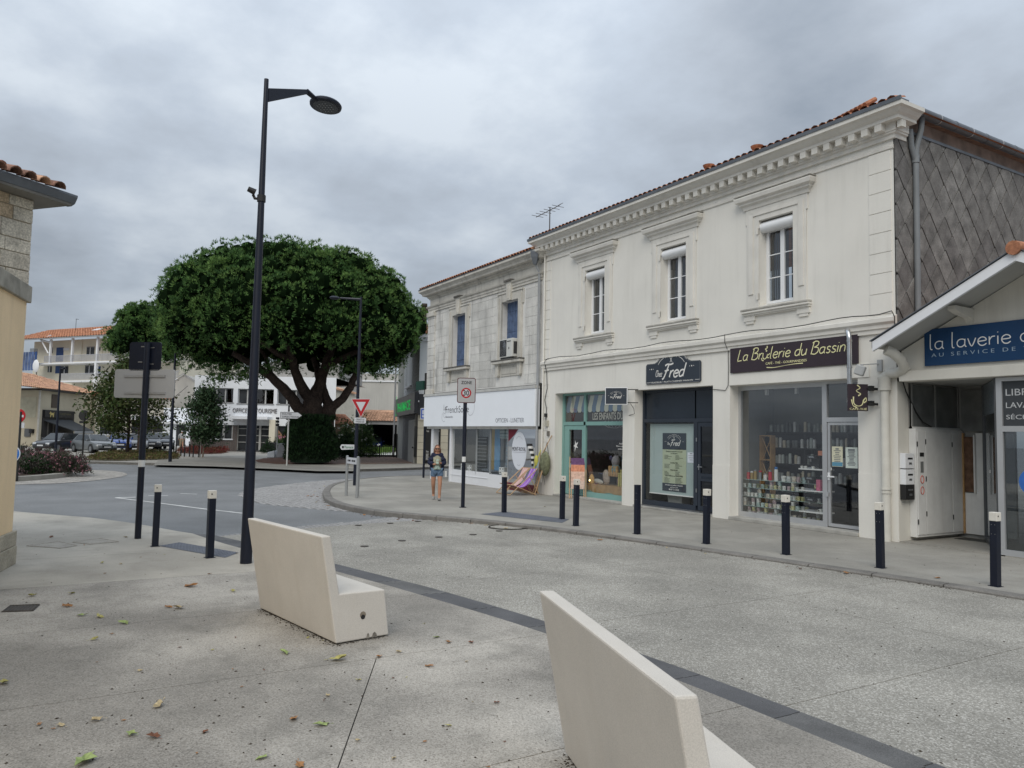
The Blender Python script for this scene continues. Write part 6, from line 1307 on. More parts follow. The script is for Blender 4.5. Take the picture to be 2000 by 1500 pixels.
# walls and houses right of the trunk
W8 = Wall(PD(628,843,104), PD(800,847,104)); GW = thing('grey_building', 'large plain pale grey wall building behind the shed', 'building', W8.a); gwm = M_('stained_grey_wall', (.44,.43,.40), rough=.95, var=.12, scale=.3, streak=.7, dirt=(.27,.265,.25)); t8 = W8.at(700,729)[1]
MB(W8.M).box(0,W8.w,-1,t8,-10,0).obj('wall', gwm, GW); r = W8.rect(630,741,800,747); MB(W8.M).box(0,W8.w,r[2],r[3],0,.15).obj('white_band', whp, GW); r = W8.rect(690,746,696,775); MB(W8.M).box(*r,0,.08).obj('louvre', M_('louvre_grey', (.25,.25,.25)), GW)
W9 = Wall(PD(632,843,93), PD(690,844,96)); OH = thing('small_house', 'small pale house with orange tiled roof seen past the pine trunk', 'house', W9.a); e9 = W9.at(690,769)[1]; e8 = W9.at(637,752)[1]
b = MB(W9.M); b.prism([(-2,-1),(W9.w,-1),(W9.w,e9),(-2,e8)], 'z', -6, 0); b.obj('wall', M_('house_pale', (.5,.48,.42), rough=.95, var=.1, streak=.5), OH); b = MB(W9.M); b.add([(-2,e8,.3),(W9.w+.3,e9-.1,.3),(W9.w+.3,e9+.12,.3),(W9.w-.5,e9+.9,-3),(-2,e8+.7,-3),(-2,e8+.15,.3)], [(0,1,2,5),(5,2,3,4)]); b.obj('roof', tile2, OH)
r = W9.rect(653,779,658,790); w = thing_part('window', OH); MB(W9.M).box(*r,0,.04).obj('pane', drk, w); r = W9.rect(644,770,646,812); MB(W9.M).box(*r,0,.1).obj('downpipe', MATS['grey_frame'], OH)
W0 = Wall(PD(634,843,84), PD(692,844,86)); LR = thing('low_outbuilding', 'low outbuilding with reddish tiles between trunk and oleander', 'outbuilding', W0.a); e0_ = W0.at(650,828)[1]; MB(W0.M).box(-1,W0.w,-1,e0_,-4,0).obj('wall', M_('outbuilding_wall', (.3,.2,.13), var=.2), LR); kind(tile_roof('roof_tiles', LR, W0.M @ Matrix.Translation((-1,e0_,.3)) @ Matrix.Rotation(math.radians(-68),4,'X'), W0.w+1, 3.2, [tilem, tilem], tw=.3, tl=.5, segs=2), 'stuff')
Ws = Wall(PD(700,845,82), PD(782,847,82)); SH = thing('car_shed', 'open car shed with pale barrel tiles behind the picket gate', 'shed', Ws.a); es = Ws.at(740,822)[1]; eo = Ws.at(740,829)[1]
for x in (0, Ws.w-.4): MB(Ws.M).box(x,x+.4,0,eo,-.4,0).obj('post', M_('shed_post', (.2,.19,.17)), SH)
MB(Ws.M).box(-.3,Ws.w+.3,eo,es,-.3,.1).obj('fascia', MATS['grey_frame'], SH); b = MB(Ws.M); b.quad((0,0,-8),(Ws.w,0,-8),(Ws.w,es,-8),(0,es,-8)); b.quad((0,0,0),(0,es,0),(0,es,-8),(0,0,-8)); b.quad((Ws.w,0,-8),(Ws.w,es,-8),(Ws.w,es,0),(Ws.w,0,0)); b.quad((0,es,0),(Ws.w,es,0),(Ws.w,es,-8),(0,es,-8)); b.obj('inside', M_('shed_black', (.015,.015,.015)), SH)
kind(tile_roof('roof_tiles', SH, Ws.M @ Matrix.Translation((-.3,es,.3)) @ Matrix.Rotation(math.radians(-68),4,'X'), Ws.w+.6, 3.4, [tile2, tile2], tw=.3, tl=.5, segs=2), 'stuff')
# pharmacy
Wl = Wall(G(774,893.5), G(814,906)); _c = G(814,906); Wr = Wall(_c, _c+Vector((-Wl.n.x,-Wl.n.y,0))*3.6); PH = thing('pharmacy_building', 'tall grey and white corner building of the pharmacy with a lit green sign', 'building', Wr.a)
ht = HT(Wr.a, 655); gy = M_('pharmacy_grey', (.21,.21,.20), rough=.9, var=.05, scale=.5); hh = Wl.at(800,808)[1]
hol = [Wl.rect(797,692,804,752)]
b = MB(Wl.M); b.wallrect(-.2,Wl.w,0,ht,hol,.3); b.obj('side_wall', M_('pharmacy_side', (.36,.36,.335), rough=.9, var=.05, scale=.5, streak=.3), PH)
z0_ = Wr.at(820,808)[1]; b = MB(Wr.M); b.box(0,Wr.w+6,z0_,ht,-9,0); b.obj('wall', M_('pharmacy_white', (.72,.74,.74), rough=.8, var=.03), PH)
swm = MB(); 
for Wx, x0, x1 in ((Wl,-.2,Wl.w+.35),(Wr,0.0,Wr.w+6)): MB(Wx.M).box(x0,x1,ht-.35,ht-.15,0,.2).obj('cornice', whp, PH); MB(Wx.M).box(x0,x1+.1,ht-.15,ht+.08,0,.4).obj('cornice', whp, PH); MB(Wx.M).box(x0,x1,hh+.65,hh+.75,0,.06).obj('string_course', whp, PH)
a,b2,c,d = hol[0]; w = thing_part('window', PH); MB(Wl.M).box(a,b2,c,d,-.3,-.26).obj('pane', drk, w); 
for i in range(2): x0 = a+(b2-a)*i/2; MB(Wl.M).box(x0+.02,x0+(b2-a)/2-.1,c,d,-.2,-.15).obj('shutter', M_('dark_brown', (.05,.03,.025)), w)
MB(Wl.M).box(a-.1,b2+.1,c-.12,c,0,.15).obj('sill', whp, w)
tr = MB(Wr.M); tr.box(0.0,Wr.w+6,-.02,z0_,-9,-1.5); tr.obj('inner_wall', M_('pharm_inner', (.2,.2,.2), var=.1), PH)
bg_ = M_('pharmacy_limestone', (.52,.48,.38), rough=.9, var=.08); 
for p0, p1 in ((813.5,828),(861,874)): r = Wr.rect(p0,810,p1,905); n_ = 7
for p0, p1 in ((814,828),(861,875)):
    xa, xb = Wr.at(p0,850)[0], Wr.at(p1,850)[0]; n_ = 7
    for i in range(n_): MB(Wr.M).box(max(xa,0),xb,z0_*i/n_+.01,z0_*(i+1)/n_-.01,-1.2,.02+.0*i).obj('pillar_stone', bg_, PH)
for p0, p1 in ((829,841),(853,861)):
    xa, xb = Wr.at(p0,850)[0], Wr.at(p1,850)[0]; MB(Wr.M).box(xa,xb,.5,z0_,-.3,-.1).obj('black_panel', blk, PH)
    Mx = Wr.M @ Matrix.Translation((0,0,-.095))
    for py, h in ((842,2.5),(882,3),(890,5),(896,4)): yy = Wr.at(p0,py)[1]; text('Pharmacie' if h < 3.5 else '8h30', Mx, (xa+.15,xb-.1,yy-h*.02,yy+h*.03), wht, PH)
r = Wl.rect(780,781,814,808); SGp = thing('shop_sign', 'black box sign with glowing green capitals on the grey corner building', 'sign', Wr.a)
MB(Wl.M).box(r[0],Wl.w+.25,r[2],r[3],0,.3).obj('box', M_('sign_black', (.035,.037,.042), rough=.4), SGp); MB(Wr.M).box(0.0,Wr.at(832,790)[0]+2,z0_-.1,z0_+ (r[3]-r[2])*.93,.0,.3).obj('box', MATS['sign_black'], SGp)
grn = M_('green_led', (.02,.5,.10), emit=.45, var=.05); r2 = Wl.rect(784.5,789,810,800); text('PHARMACIE', Wl.M @ Matrix.Translation((0,0,.31)), r2, grn, SGp, bold=.012); b = MB(Wl.M @ Matrix.Translation((0,0,.31))); cx_, cy_ = Wl.at(781.8,794); 
for a0, a1 in ((.0,2.2),(3.1,5.3)): ribbon(b, [(cx_+.45*math.cos(q), cy_+.75*math.sin(q)) for q in [a0+(a1-a0)*i/8 for i in range(9)]], .05, 0, .01)
b.obj('emblem', grn, SGp); 
dr_ = thing_part('door', PH); r = Wl.rect(800,821,809,902); MB(Wl.M).box(r[0],r[1],0,r[3],.0,.06).obj('leaf', M_('door_grey', (.40,.40,.38), var=.04), dr_); MB(Wl.M).box(r[1]-.3,r[1]-.2,1.0,1.1,.06,.15).obj('handle', blk, dr_)
r = Wl.rect(808,833,814,893); MB(Wl.M).box(r[0]+.1,r[1]-.1,r[2],r[3],.0,.05).obj('black_panel', blk, PH)
r = Wl.rect(776,700,779,890); MB(Wl.M).tube([(r[0],0,.1),(r[0],ht,.1)], .08, 6).obj('downpipe', MATS['grey_frame'], PH)
# roof and chimney
for t_ in (0,): b = MB(Wr.M); b.add([(-.3,ht,.35),(Wr.w+6,ht,.35),(Wr.w+6,ht+2.0,-5),(4,ht+2.,-5),(-.3,ht,-12)], [(0,1,2,3),(0,3,4)]); b.obj('roof', tilem, PH)
kind(tile_roof('roof_tiles', PH, slope_M(Wr.M @ Vector((-.2,ht+.05,.4)), Wr.M @ Vector((Wr.w+3,ht+.05,.4)), math.radians(24)), Wr.w+3, 2.5, [tilem, tile2], tw=.3, tl=.5, segs=3, lift=.08), 'stuff')
chm = M_('soot_brick', (.045,.035,.03), rough=.95, var=.5, scale=4); ch = thing_part('chimney', PH); xa, xb = Wr.at(819,620)[0], Wr.at(836,620)[0]; y0_, y1_ = ht+.1, HT(Wr.a, 588)
MB(Wr.M).box(.2,xb,y0_,y1_-.5,-1.4,-.5).obj('stack', chm, ch, bevel=.05); MB(Wr.M).box(.1,xb+.1,y1_-.6,y1_-.35,-1.5,-.4).obj('collar', chm, ch, bevel=.05); MB(Wr.M).box(.3,xb-.1,y1_-.35,y1_,-1.3,-.6).obj('cap', chm, ch, bevel=.2)
# picket gate and post
Wg = Wall(G(703,893), G(774,894)); GT = thing('metal_gate', 'low black picket gate between the oleander and the pharmacy', 'gate', Wg.a)
MB(Wg.M).box(0,Wg.w,.05,.22,-.04,.04).obj('bottom_rail', blk, GT); MB(Wg.M).box(0,Wg.w,Wg.at(740,872)[1],Wg.at(740,872)[1]+.06,-.03,.03).obj('top_rail', blk, GT); n_ = 17
for i in range(n_+1): x = Wg.w*i/n_; MB(Wg.M).box(x-.025,x+.025,.1,Wg.at(740,872)[1],-.02,.02).obj('picket', blk, GT)
for q in (.0,.53,.93,1.0): MB(Wg.M).box(Wg.w*q-.05,Wg.w*q+.05,0,Wg.at(740,871)[1]+(1. if q > .9 else 0.06),-.05,.05).obj('post', blk, GT)
MB(Wg.M).box(Wg.w*.93,Wg.w,Wg.at(770,858)[1],Wg.at(770,858)[1]+.05,-.03,.03).obj('side_rail', blk, GT)
kind(gp('yard', gpx([(702,889),(780,889),(780,871),(702,871)], .004), .004, M_('pale_yard', (.5,.5,.46), rough=.9, var=.12, scale=.5)))
p = G(692,893); tag(MB(T(p.x,p.y,0)).box(-.2,.2,-.2,.2,0,HT(p,854)).obj('gate_pillar', M_('pillar_grey', (.36,.35,.32), var=.1), None, bevel=.03), 'square grey stone pillar left of the picket gate', 'pillar')
# ================= STREET FURNITURE =================
benchm = M_('bench_concrete', (.60,.56,.50), rough=.75, var=.05, scale=2.2, fine=.10, fscale=170, streak=.45, dirt=(.46,.41,.33), bump=.08, bscale=120)
navyb = M_('navy_metal', (.006,.009,.020), rough=.42, var=.15, scale=4, spec=.4)
def bench(b0, d, Lb, label):
    """b0: near back bottom corner, d: direction of the length, pointing away"""
    d = Vector((*d, 0)).normalized(); back = Vector((d.y,-d.x,0)); back = back if back.dot(CAM-b0) > 0 else -back
    t = thing('bench', label, 'bench', b0, group='pale concrete benches with leaning backs')
    M = Matrix.Identity(4)
    for i in range(3): M[i][0] = d[i]; M[i][1] = back[i]; M[i][3] = b0[i]
    b = MB(M); b.prism([(0,.012),(.185,1.0),(.09,1.0),(-.02,.46),(-.5,.45),(-.56,.012)], 'x', 0, Lb); b.obj('body', benchm, t, bevel=.012)
    f = MB(M); f.prism([(-.03,0),(-.03,.014),(-.53,.014),(-.53,0)], 'x', .03, Lb-.03); f.obj('foot', bedm, t)
    h = MB(M); h.cyl((-.004,-.27,.22), .022, .01, 12, 'x'); h.obj('lifting_socket', blk, t); MB(M).cyl((-.0025,-.27,.24), .032, .004, 9, 'x').obj('socket_rim', M_('rim_stain', (.25,.21,.16), rough=.9, var=.3, scale=9), t)
    r_ = random.Random(2)
    for u, w in ((-.4,.06),(-.33,.035)): MB(M).add([(-.003,u-w/2,.012),(-.003,u+w/2,.012),(-.003,u+w*.3,.05),(-.003,u,.065),(-.003,u-w*.35,.045)], [(0,1,2,3,4)]).obj('chip', M_('chip_grey', (.22,.2,.17), rough=1, var=.4, scale=30), t)
    return t
bench(Vector((2.18,-12.21,0)), (-1.76,-.27), 1.78, 'pale concrete bench standing free in the middle of the plaza, seen end on')
bench(Vector((7.05,-12.38,0)), (-1.89,.63), 1.96, 'pale concrete bench cut off by the bottom of the picture, nearest the camera')
def bollard(x, y, label, cap=True, h=1.0):
    t = thing('bollard', label, 'bollard', (x,y,0), group='navy bollards with white caps' if cap else None)
    W = T(x,y,0,random.uniform(-.08,.2)) @ Matrix.Rotation(random.uniform(-.012,.012),4,'Y') @ Matrix.Rotation(random.uniform(-.012,.012),4,'X')
    MB(W).box(-.05,.05,-.05,.05,0,h-.12 if cap else h).obj('shaft', navyb, t, bevel=.004); 
    if cap: MB(W).box(-.055,.055,-.055,.055,h-.12,h+.002).obj('cap', M_('cap_white', (.66,.63,.56), rough=.6, var=.06, scale=20), t, bevel=.006); MB(W).cyl((.056,-.02,h-.05), .011, .003, 10, 'x').obj('cap_hole', blk, t)
    for xx in (-.022,.026):
        for z in (h-.17,h-.30): MB(W).cyl((xx,-.0515,z), .005, .003, 6, 'y').obj('rivet', steel, t)
    MB(W).box(-.07,.07,-.07,.07,0,.006).obj('base_plate', navyb, t)
for x, y, l, c in ((-7.82,-4.48,'farthest capped bollard before the optician window, beside the speed zone post',1),(-5.97,-3.97,'capped bollard at the end of the tactile plate, before the toy shop door',1),(-4.73,-4.47,'capped bollard just right of the tactile plate, before the leaning deckchair',1),(-3.07,-4.13,'bollard without a white cap before the pillar between toy shop and caterer',0),(-1.42,-3.85,'capped bollard in front of the caterer door',1),(.15,-3.54,'capped bollard in front of the mug display of the coffee shop',1),(1.74,-3.28,'capped bollard in front of the cream rain pipe',1),(3.41,-3.2,'capped bollard in front of the laundry, nearest of the row along the shops',1),(-4.98,-12.93,'capped bollard on the plaza right beside the tall sign post',1),(-3.42,-12.34,'capped bollard on the plaza between sign post and big street lamp',1)): bollard(x, y, l, bool(c), 1.02 if c else 1.0)
# big lamp
lx, ly = -2.68, -11.96
lamp = thing('street_lamp', 'tall navy street lamp with a round flat head rising in front of the pine', 'street lamp', (lx,ly,0))
MB().tube([(lx,ly,0),(lx,ly,2.5),(lx,ly,5.4),(lx,ly,7.36)], [.086,.068,.048,.034], 20).obj('pole', navyb, lamp, smooth=True)
hc = PD(636,207,12.6); base_ = Vector((lx,ly,0)); dr2 = Vector((hc.x-lx,hc.y-ly,0)); dl3 = dr2.length; dr2.normalize()
zA = HT(base_,186); side = Vector((-dr2.y,dr2.x,0))
ar_ = MB(); 
for z_o, z_u, s_ in (): pass
P_ = [(.03,zA+.12),(.03,zA-.10),(dl3-.42,hc.z+.035),(dl3-.42,hc.z+.11)]
vs = [Vector((lx,ly,0))+dr2*u+side*s_+Vector((0,0,z)) for s_ in (-.03,.03) for u, z in P_]
ar_.add(vs, [(0,1,2,3),(7,6,5,4),(0,3,7,4),(1,5,6,2),(3,2,6,7),(0,4,5,1)]); ar_.obj('arm', navyb, lamp, bevel=.008)
a_end = Vector((lx,ly,0))+dr2*(dl3-.44); MB().tube([a_end+Vector((0,0,hc.z+.075)), Vector((lx,ly,0))+dr2*(dl3-.2)+Vector((0,0,hc.z+.02))], [.045,.035], 12).obj('spigot', navyb, lamp, smooth=True); 
tl = Matrix.Translation(hc) @ Matrix.Rotation(math.radians(7), 4, side)
MB(tl).lathe([(.22,-.02),(.262,-.01),(.268,.02),(.25,.045),(.12,.06),(.05,.07)], n=28).obj('head', navyb, lamp, smooth=True); MB(tl).lathe([(.21,-.024),(.21,-.021)], n=28).obj('lens', M_('lamp_lens', (.03,.035,.04), rough=.15), lamp)
b = MB(tl)
for i in range(-4,5):
    for j in range(-4,5):
        if i*i+j*j < 15 and (i+j) % 2 == 0: b.cyl((i*.04,j*.04,-.03), .010, .005, 6)
b.obj('diodes', M_('led_pale', (.35,.37,.38), rough=.3), lamp)
cm_ = thing('surveillance_camera', 'small dark camera clamped to the big lamp post', 'camera', (lx,ly,5.4)); zc_ = HT(base_,388)
q = Vector((lx,ly,zc_)); MB().tube([q+Vector((0,0,-.05)),q+Vector((0,0,.05))], .065, 12).obj('clamp', blk, cm_); MB().tube([q-rh*.05, q-rh*.1+Vector((0,0,.0)), q-rh*.13+Vector((0,0,.06))], .022, 8).obj('arm', blk, cm_, smooth=True); MB().tube([q-rh*.09-fh*.02+Vector((0,0,.09)), q-rh*.19-fh*.06+Vector((0,0,.13))], [.05,.04], 12).obj('housing', blk, cm_, smooth=True)
def slim_lamp(px, py, top, hx, hy, label, r0=.07, head=True, z=0.):
    p = G(px,py); t = thing('street_lamp', label, 'street lamp', p, group=None); h = HT(p,top); dpt = (p-CAM).dot(fh)
    MB().tube([(p.x,p.y,0),(p.x,p.y,h)], [r0,r0*.6], 10).obj('pole', navyb, t, smooth=True)
    if head: e = PD(hx,hy,dpt); q = Vector((p.x,p.y,h-.1)); m_ = q.lerp(e,.68); MB().tube([q,m_], [.05,.035], 8).obj('arm', navyb, t, smooth=True); dd = (e-q).normalized(); MB(Matrix.Translation(q.lerp(e,.86)) @ dd.to_track_quat('X','Z').to_matrix().to_4x4()).ellip((0,0,0),((e-q).length*.17,.13,.07),12,6).obj('head', navyb, t, smooth=True)
    return p, h, t
g1, gh, _t = slim_lamp(693,948,580,645,581,'slender navy street lamp with give way sign at the far pavement corner', .075)
slim_lamp(107,905,717,127,719,'thin street lamp in front of the café house', .07)
slim_lamp(332,902,690,0,0,'thin dark lamp post beside the blank grey sign, top hidden by the pine', .1, False)
# signs
redr = M_('sign_red', (.40,.015,.02), rough=.4, var=.05); sgw = M_('sign_reflective', (.55,.56,.58), rough=.4, var=.03); sgb = M_('sign_black_print', (.02,.02,.022)); sgg = M_('sign_back_grey', (.40,.40,.40), rough=.5, var=.03, metal=.2)
def panel(par, W, px0, py0, px1, py1, mat, z=0., th=.02, rad=0., name='panel', bevel=0.):
    r = W.rect(px0,py0,px1,py1,z); w, h = r[1]-r[0], r[3]-r[2]
    pts = []
    rad = rad*min(w,h)
    for cx, cy, a0 in ((r[1]-rad,r[3]-rad,0),(r[0]+rad,r[3]-rad,pi/2),(r[0]+rad,r[2]+rad,pi),(r[1]-rad,r[2]+rad,1.5*pi)):
        for k in range(5 if rad else 1): a = a0+(pi/2)*k/4; pts.append((cx+rad*math.cos(a), cy+rad*math.sin(a)))
    return MB(W.M).prism(pts, 'z', z-th, z).obj(name, mat, par), r
# blank backs on the tall post
sp = G(269,1052); W = Wall(PD(224,840,13.95), PD(344,842,13.75)); sgn1 = thing('road_sign', 'tall navy post with the backs of a black square sign and a wide grey sign', 'road sign', sp)
MB().tube([(sp.x,sp.y,0),(sp.x,sp.y,3.5)], .055, 14).obj('post', navyb, sgn1, smooth=True); zb = HT(sp,905); MB().tube([(sp.x,sp.y,zb-.06),(sp.x,sp.y,zb+.06)], .0575, 14).obj('white_band', whm, sgn1, smooth=True)
W.a = W.a; panel(sgn1, W, 254,668,313,724, navyb, 0,.02,.1,'square_panel'); panel(sgn1, W, 225,721,339,778, sgg, 0,.02,.09,'wide_panel')
for y0 in (732,765): r = W.rect(243,y0,323,y0+5); MB(W.M).box(r[0],r[1],r[2],r[3],0,.018).obj('rail', M_('rail_alu', (.36,.36,.36), rough=.4, metal=.3), sgn1)
for x0, y0 in ((276,676),(294,678),(270,706),(292,710)): r = W.rect(x0,y0,x0+8,y0+2); MB(W.M).box(*r,0,.006).obj('bolt', steel, sgn1)
# zone 30
zp = Vector((-9.4,-4.84,0)); dz_ = (zp-CAM).dot(fh); W = Wall(PD(890,850,dz_-.06), PD(932,850.8,dz_-.06)); z30 = thing('road_sign', 'grey thirty zone speed sign on a black post in front of the optician', 'road sign', zp)
MB().tube([(zp.x,zp.y,0),(zp.x,zp.y,3.45)], .052, 14).obj('post', navyb, z30, smooth=True); zb = HT(zp,897); MB().tube([(zp.x,zp.y,zb-.07),(zp.x,zp.y,zb+.07)], .055, 14).obj('white_band', whm, z30, smooth=True); MB().tube([(zp.x,zp.y,0),(zp.x,zp.y,.012)], .1, 12).obj('base_plate', navyb, z30)
panel(z30, W, 893.5,737.5,928.5,787.5, M_('sign_brown_edge', (.10,.03,.035), rough=.5), .0,.02,.12,'rim'); o, r = panel(z30, W, 894.8,739,927.2,786, sgg, .004,.003,.1,'face'); Wf = W.M @ Matrix.Translation((0,0,.005))
text('ZONE', Wf, W.rect(901,744,921.5,750.5), sgb, z30, bold=.01); c = W.at(910.5,767.5); R_ = (W.at(920.5,767.5)[0]-c[0]); ringpts = lambda r0: [(c[0]+r0*math.cos(a), c[1]+r0*math.sin(a)) for a in [i*2*pi/36 for i in range(37)]]
b = MB(Wf); ribbon(b, ringpts(R_*.86), R_*.14, 0, .002); b.obj('red_ring', redr, z30); b = MB(Wf); b.add([(*p,.001) for p in ringpts(R_*.74)[:-1]], [tuple(range(36))]); b.obj('white_disc', sgw, z30)
text('30', Wf @ Matrix.Translation((0,0,.001)), W.rect(905,762,916,773), sgb, z30, bold=.02)
# give way
W = Wall(PD(683,843,(g1-CAM).dot(fh)-.1), PD(727,844,(g1-CAM).dot(fh)-.1)); gw = thing('road_sign', 'red and white give way triangle above a small white plate on the navy lamp post', 'road sign', (*W.a[:2],2.4))
tri = lambda s: [W.at(*p) for p in [(705+(x-705)*s, 791+(y-791)*s) for x, y in ((686,779),(724,779),(705,816))]]
MB(W.M).prism(tri(1.0), 'z', -.01, 0).obj('rim', sgw, gw, bevel=.0); MB(W.M).prism(tri(.93), 'z', 0, .004).obj('red_triangle', redr, gw); MB(W.M).prism(tri(.50), 'z', .004, .008).obj('white_triangle', sgw, gw)
panel(gw, W, 692,815.5,714.5,827, sgw, 0,.02,.2,'plate'); Wf = W.M @ Matrix.Translation((0,0,.003)); text('CEDEZ LE', Wf, W.rect(695,817.5,711.5,820.8), sgb, gw); text('PASSAGE', Wf, W.rect(695,822.2,711.5,825.2), sgb, gw)
W = Wall(PD(660,843,(g1-CAM).dot(fh)+.2), PD(694,844,(g1-CAM).dot(fh)+.1)); ph = thing('direction_sign', 'small white arrow sign to the pharmacy on the navy lamp post', 'sign', (*W.a[:2],1.2))
MB(W.M).prism([W.at(*p) for p in ((664,873),(667,868),(693,868.5),(693,877.5),(667,878.5))], 'z', -.02, 0).obj('arrow', sgw, ph); Wf = W.M @ Matrix.Translation((0,0,.002)); text('Pharmacie', Wf, W.rect(673,870.5,690,876), M_('print_green', (.03,.16,.07)), ph); r = W.rect(668,871,671.5,875.5); MB(Wf).box(*r,0,.003).obj('square', sgb, ph)
# street name plate on two steel posts
na = [G(676,968), G(697,973)]; snp = thing('street_name_sign', 'small street name plate between two steel posts at the pavement corner', 'sign', na[0]); W = Wall(na[0], na[1])
for p in na: MB().tube([(p.x,p.y,0),(p.x,p.y,1.22)], .045, 12).obj('post', M_('post_steel', (.34,.35,.35), rough=.4, var=.1, metal=.4), snp, smooth=True); MB().ellip((p.x,p.y,1.22),(.045,.045,.03),10,5).obj('post_cap', MATS['post_steel'], snp, smooth=True)
q = G(699.5,969); MB().tube([(q.x,q.y,0),(q.x,q.y,1.15)], .03, 8).obj('stay', MATS['post_steel'], snp, smooth=True)
MB(W.M).box(.03,W.w-.03,1.0,1.19,-.01,.03).obj('plate', sgw, snp); b = MB(W.M @ Matrix.Translation((0,0,.031)))
for i in range(9): x = .12+i*(W.w-.3)/9; b.box(x,x+.045+.02*(i%3),1.07,1.125,0,.002) if i != 4 else None
b.obj('print', sgb, snp)
# blue sign, directions, round back, no entry, arrow
p = Vector((-22.62,.08,0)); W = Wall(PD(821,846,(p-CAM).dot(fh)), PD(831,846.3,(p-CAM).dot(fh)-.3)); bsn = thing('road_sign', 'narrow blue sign edge on a dark post at the optician corner', 'road sign', p); MB().tube([(p.x,p.y,0),(p.x,p.y,3.14)], .05, 10).obj('post', navyb, bsn, smooth=True); panel(bsn, W, 821.5,797,831,819, sgw, 0,.02,.1,'rim'); panel(bsn, W, 822.5,798.5,830.5,817.5, M_('sign_blue', (.015,.07,.36), rough=.4), .003,.003,.1,'face')
r = W.rect(825,801,828,809); MB(W.M).box(*r,.003,.006).obj('pictogram', sgw, bsn); r = W.rect(824.5,811,828.5,815); MB(W.M).box(*r,.003,.006).obj('pictogram', sgw, bsn)
p = G(560,909.5); dd = (p-CAM).dot(fh); W = Wall(PD(546,841,dd), PD(592,842,dd)); ds2 = thing('direction_sign', 'white arrow sign for all directions in front of the pine hedge', 'road sign', p); MB().tube([(p.x,p.y,0),(p.x,p.y,HT(p,805))], .045, 8).obj('post', M_('post_white', (.45,.45,.43)), ds2, smooth=True)
ap = [(548,804.5),(583,805),(591,811.5),(582,818.5),(548,818)]; MB(W.M).prism([W.at(*p_) for p_ in ap][::-1], 'z', .0, .05).obj('rim', sgb, ds2); MB(W.M).prism([W.at(569+(x-569)*.95,811.5+(y-811.5)*.86) for x, y in ap][::-1], 'z', .05, .056).obj('face', sgw, ds2); Wf = W.M @ Matrix.Translation((0,0,.058)); text('TOUTES', Wf, W.rect(551,806.8,570,810.6), sgb, ds2, bold=.01); text('DIRECTIONS', Wf, W.rect(552,812.3,584,816.2), sgb, ds2, bold=.01)
h = HT(p,792); MB().tube([(p.x,p.y,HT(p,804)),(p.x,p.y,h)], .05, 6).obj('post_top', sgb, ds2); 
p = G(540,893); fpz = thing('finger_post', 'thin pale post with three small black blades in front of the tourist office', 'sign', p); MB().tube([(p.x,p.y,0),(p.x,p.y,3.0)], .045, 8).obj('post', MATS['post_white'], fpz, smooth=True)
for y_ in (817,823.5,830): z = HT(p,y_); q = Vector((p.x,p.y,z)); MB(Matrix.Translation(q) @ Matrix(((rh.x,fh.x,0,0),(rh.y,fh.y,0,0),(0,0,1,0),(0,0,0,1)))).box(-.16,.1,-.06,.06,-.08,.08).obj('blade', blk, fpz, bevel=.03)
p = G(161,888); dd = (p-CAM).dot(fh); W = Wall(PD(150,835,dd), PD(178,835.5,dd)); rb_ = thing('road_sign', 'black round back of a road sign on a thin post before the parked cars', 'road sign', p); MB().tube([(p.x,p.y,0),(p.x,p.y,3.0)], .06, 8).obj('post', blk, rb_, smooth=True); c = W.at(164,811.5); MB(W.M).cyl((c[0],c[1],-.03), W.at(174.5,811)[0]-c[0], .03, 24).obj('disc', blk, rb_); r = W.rect(155,822,172,827); MB(W.M).box(*r,-.03,0).obj('plate', blk, rb_)
p = PD(35,905,29); p.z = 0; ne = thing('road_sign', 'red no entry disc half hidden behind the yellow wall', 'road sign', p); dd = 29; W = Wall(PD(20,832,dd), PD(52,832.6,dd)); MB().tube([(p.x,p.y,-.1),(p.x,p.y,2.5)], .04, 8).obj('post', blk, ne, smooth=True); c = W.at(36,812); R_ = W.at(49.5,812)[0]-c[0]; MB(W.M).cyl((c[0],c[1],-.02), R_, .02, 28).obj('disc', redr, ne); r = W.rect(27,810,46,815); MB(W.M).box(*r,0,.006).obj('bar', sgw, ne); r = W.rect(26,825,47,836); MB(W.M).box(*r,-.02,0).obj('small_plate', sgw, ne)
p = PD(22,910,23.5); p.z = 0; ba = thing('road_sign', 'round blue arrow sign low beside the flower bed', 'road sign', p); W = Wall(PD(5,832,23.4), PD(42,832.6,23.4)); MB().tube([(p.x,p.y,-.1),(p.x,p.y,1.3)], .04, 8).obj('post', blk, ba, smooth=True); c = W.at(23,886.5); R_ = W.at(39.5,886)[0]-c[0]; MB(W.M).cyl((c[0],c[1],-.02), R_, .02, 28).obj('rim', sgw, ba); MB(W.M).cyl((c[0],c[1],0), R_*.9, .005, 28).obj('face', M_('sign_sky_blue', (.02,.13,.42), rough=.4), ba)
MB(W.M @ Matrix.Translation((c[0],c[1],.006))).add([(R_*.7,0,0),(R_*.1,R_*.5,0),(R_*.1,R_*.2,0),(-R_*.7,R_*.2,0),(-R_*.7,-R_*.2,0),(R_*.1,-R_*.2,0),(R_*.1,-R_*.5,0)], [tuple(range(7))]).obj('arrow', sgw, ba)
p = PD(43,898,34); p.z = 0; tag(MB(T(p.x,p.y,-.1)).cyl((0,0,0),.09,HT(p,870)+.1,10).obj('short_post', blk), 'short black post standing behind the flower bed', 'post')
for x, y0, y1 in ((343,893,867),(353,891,868),(360,892,868),(370,892,867),(377,893,867),(388,893,867),(339,889,860),(369,878,862)):
    p = G(x,y0); tag(MB(T(p.x,p.y,0)).cyl((0,0,0),.045,HT(p,y1),8).obj('bike_post', blk), 'thin dark post in the row before the young tree', 'post', 'thin dark posts before the young tree')
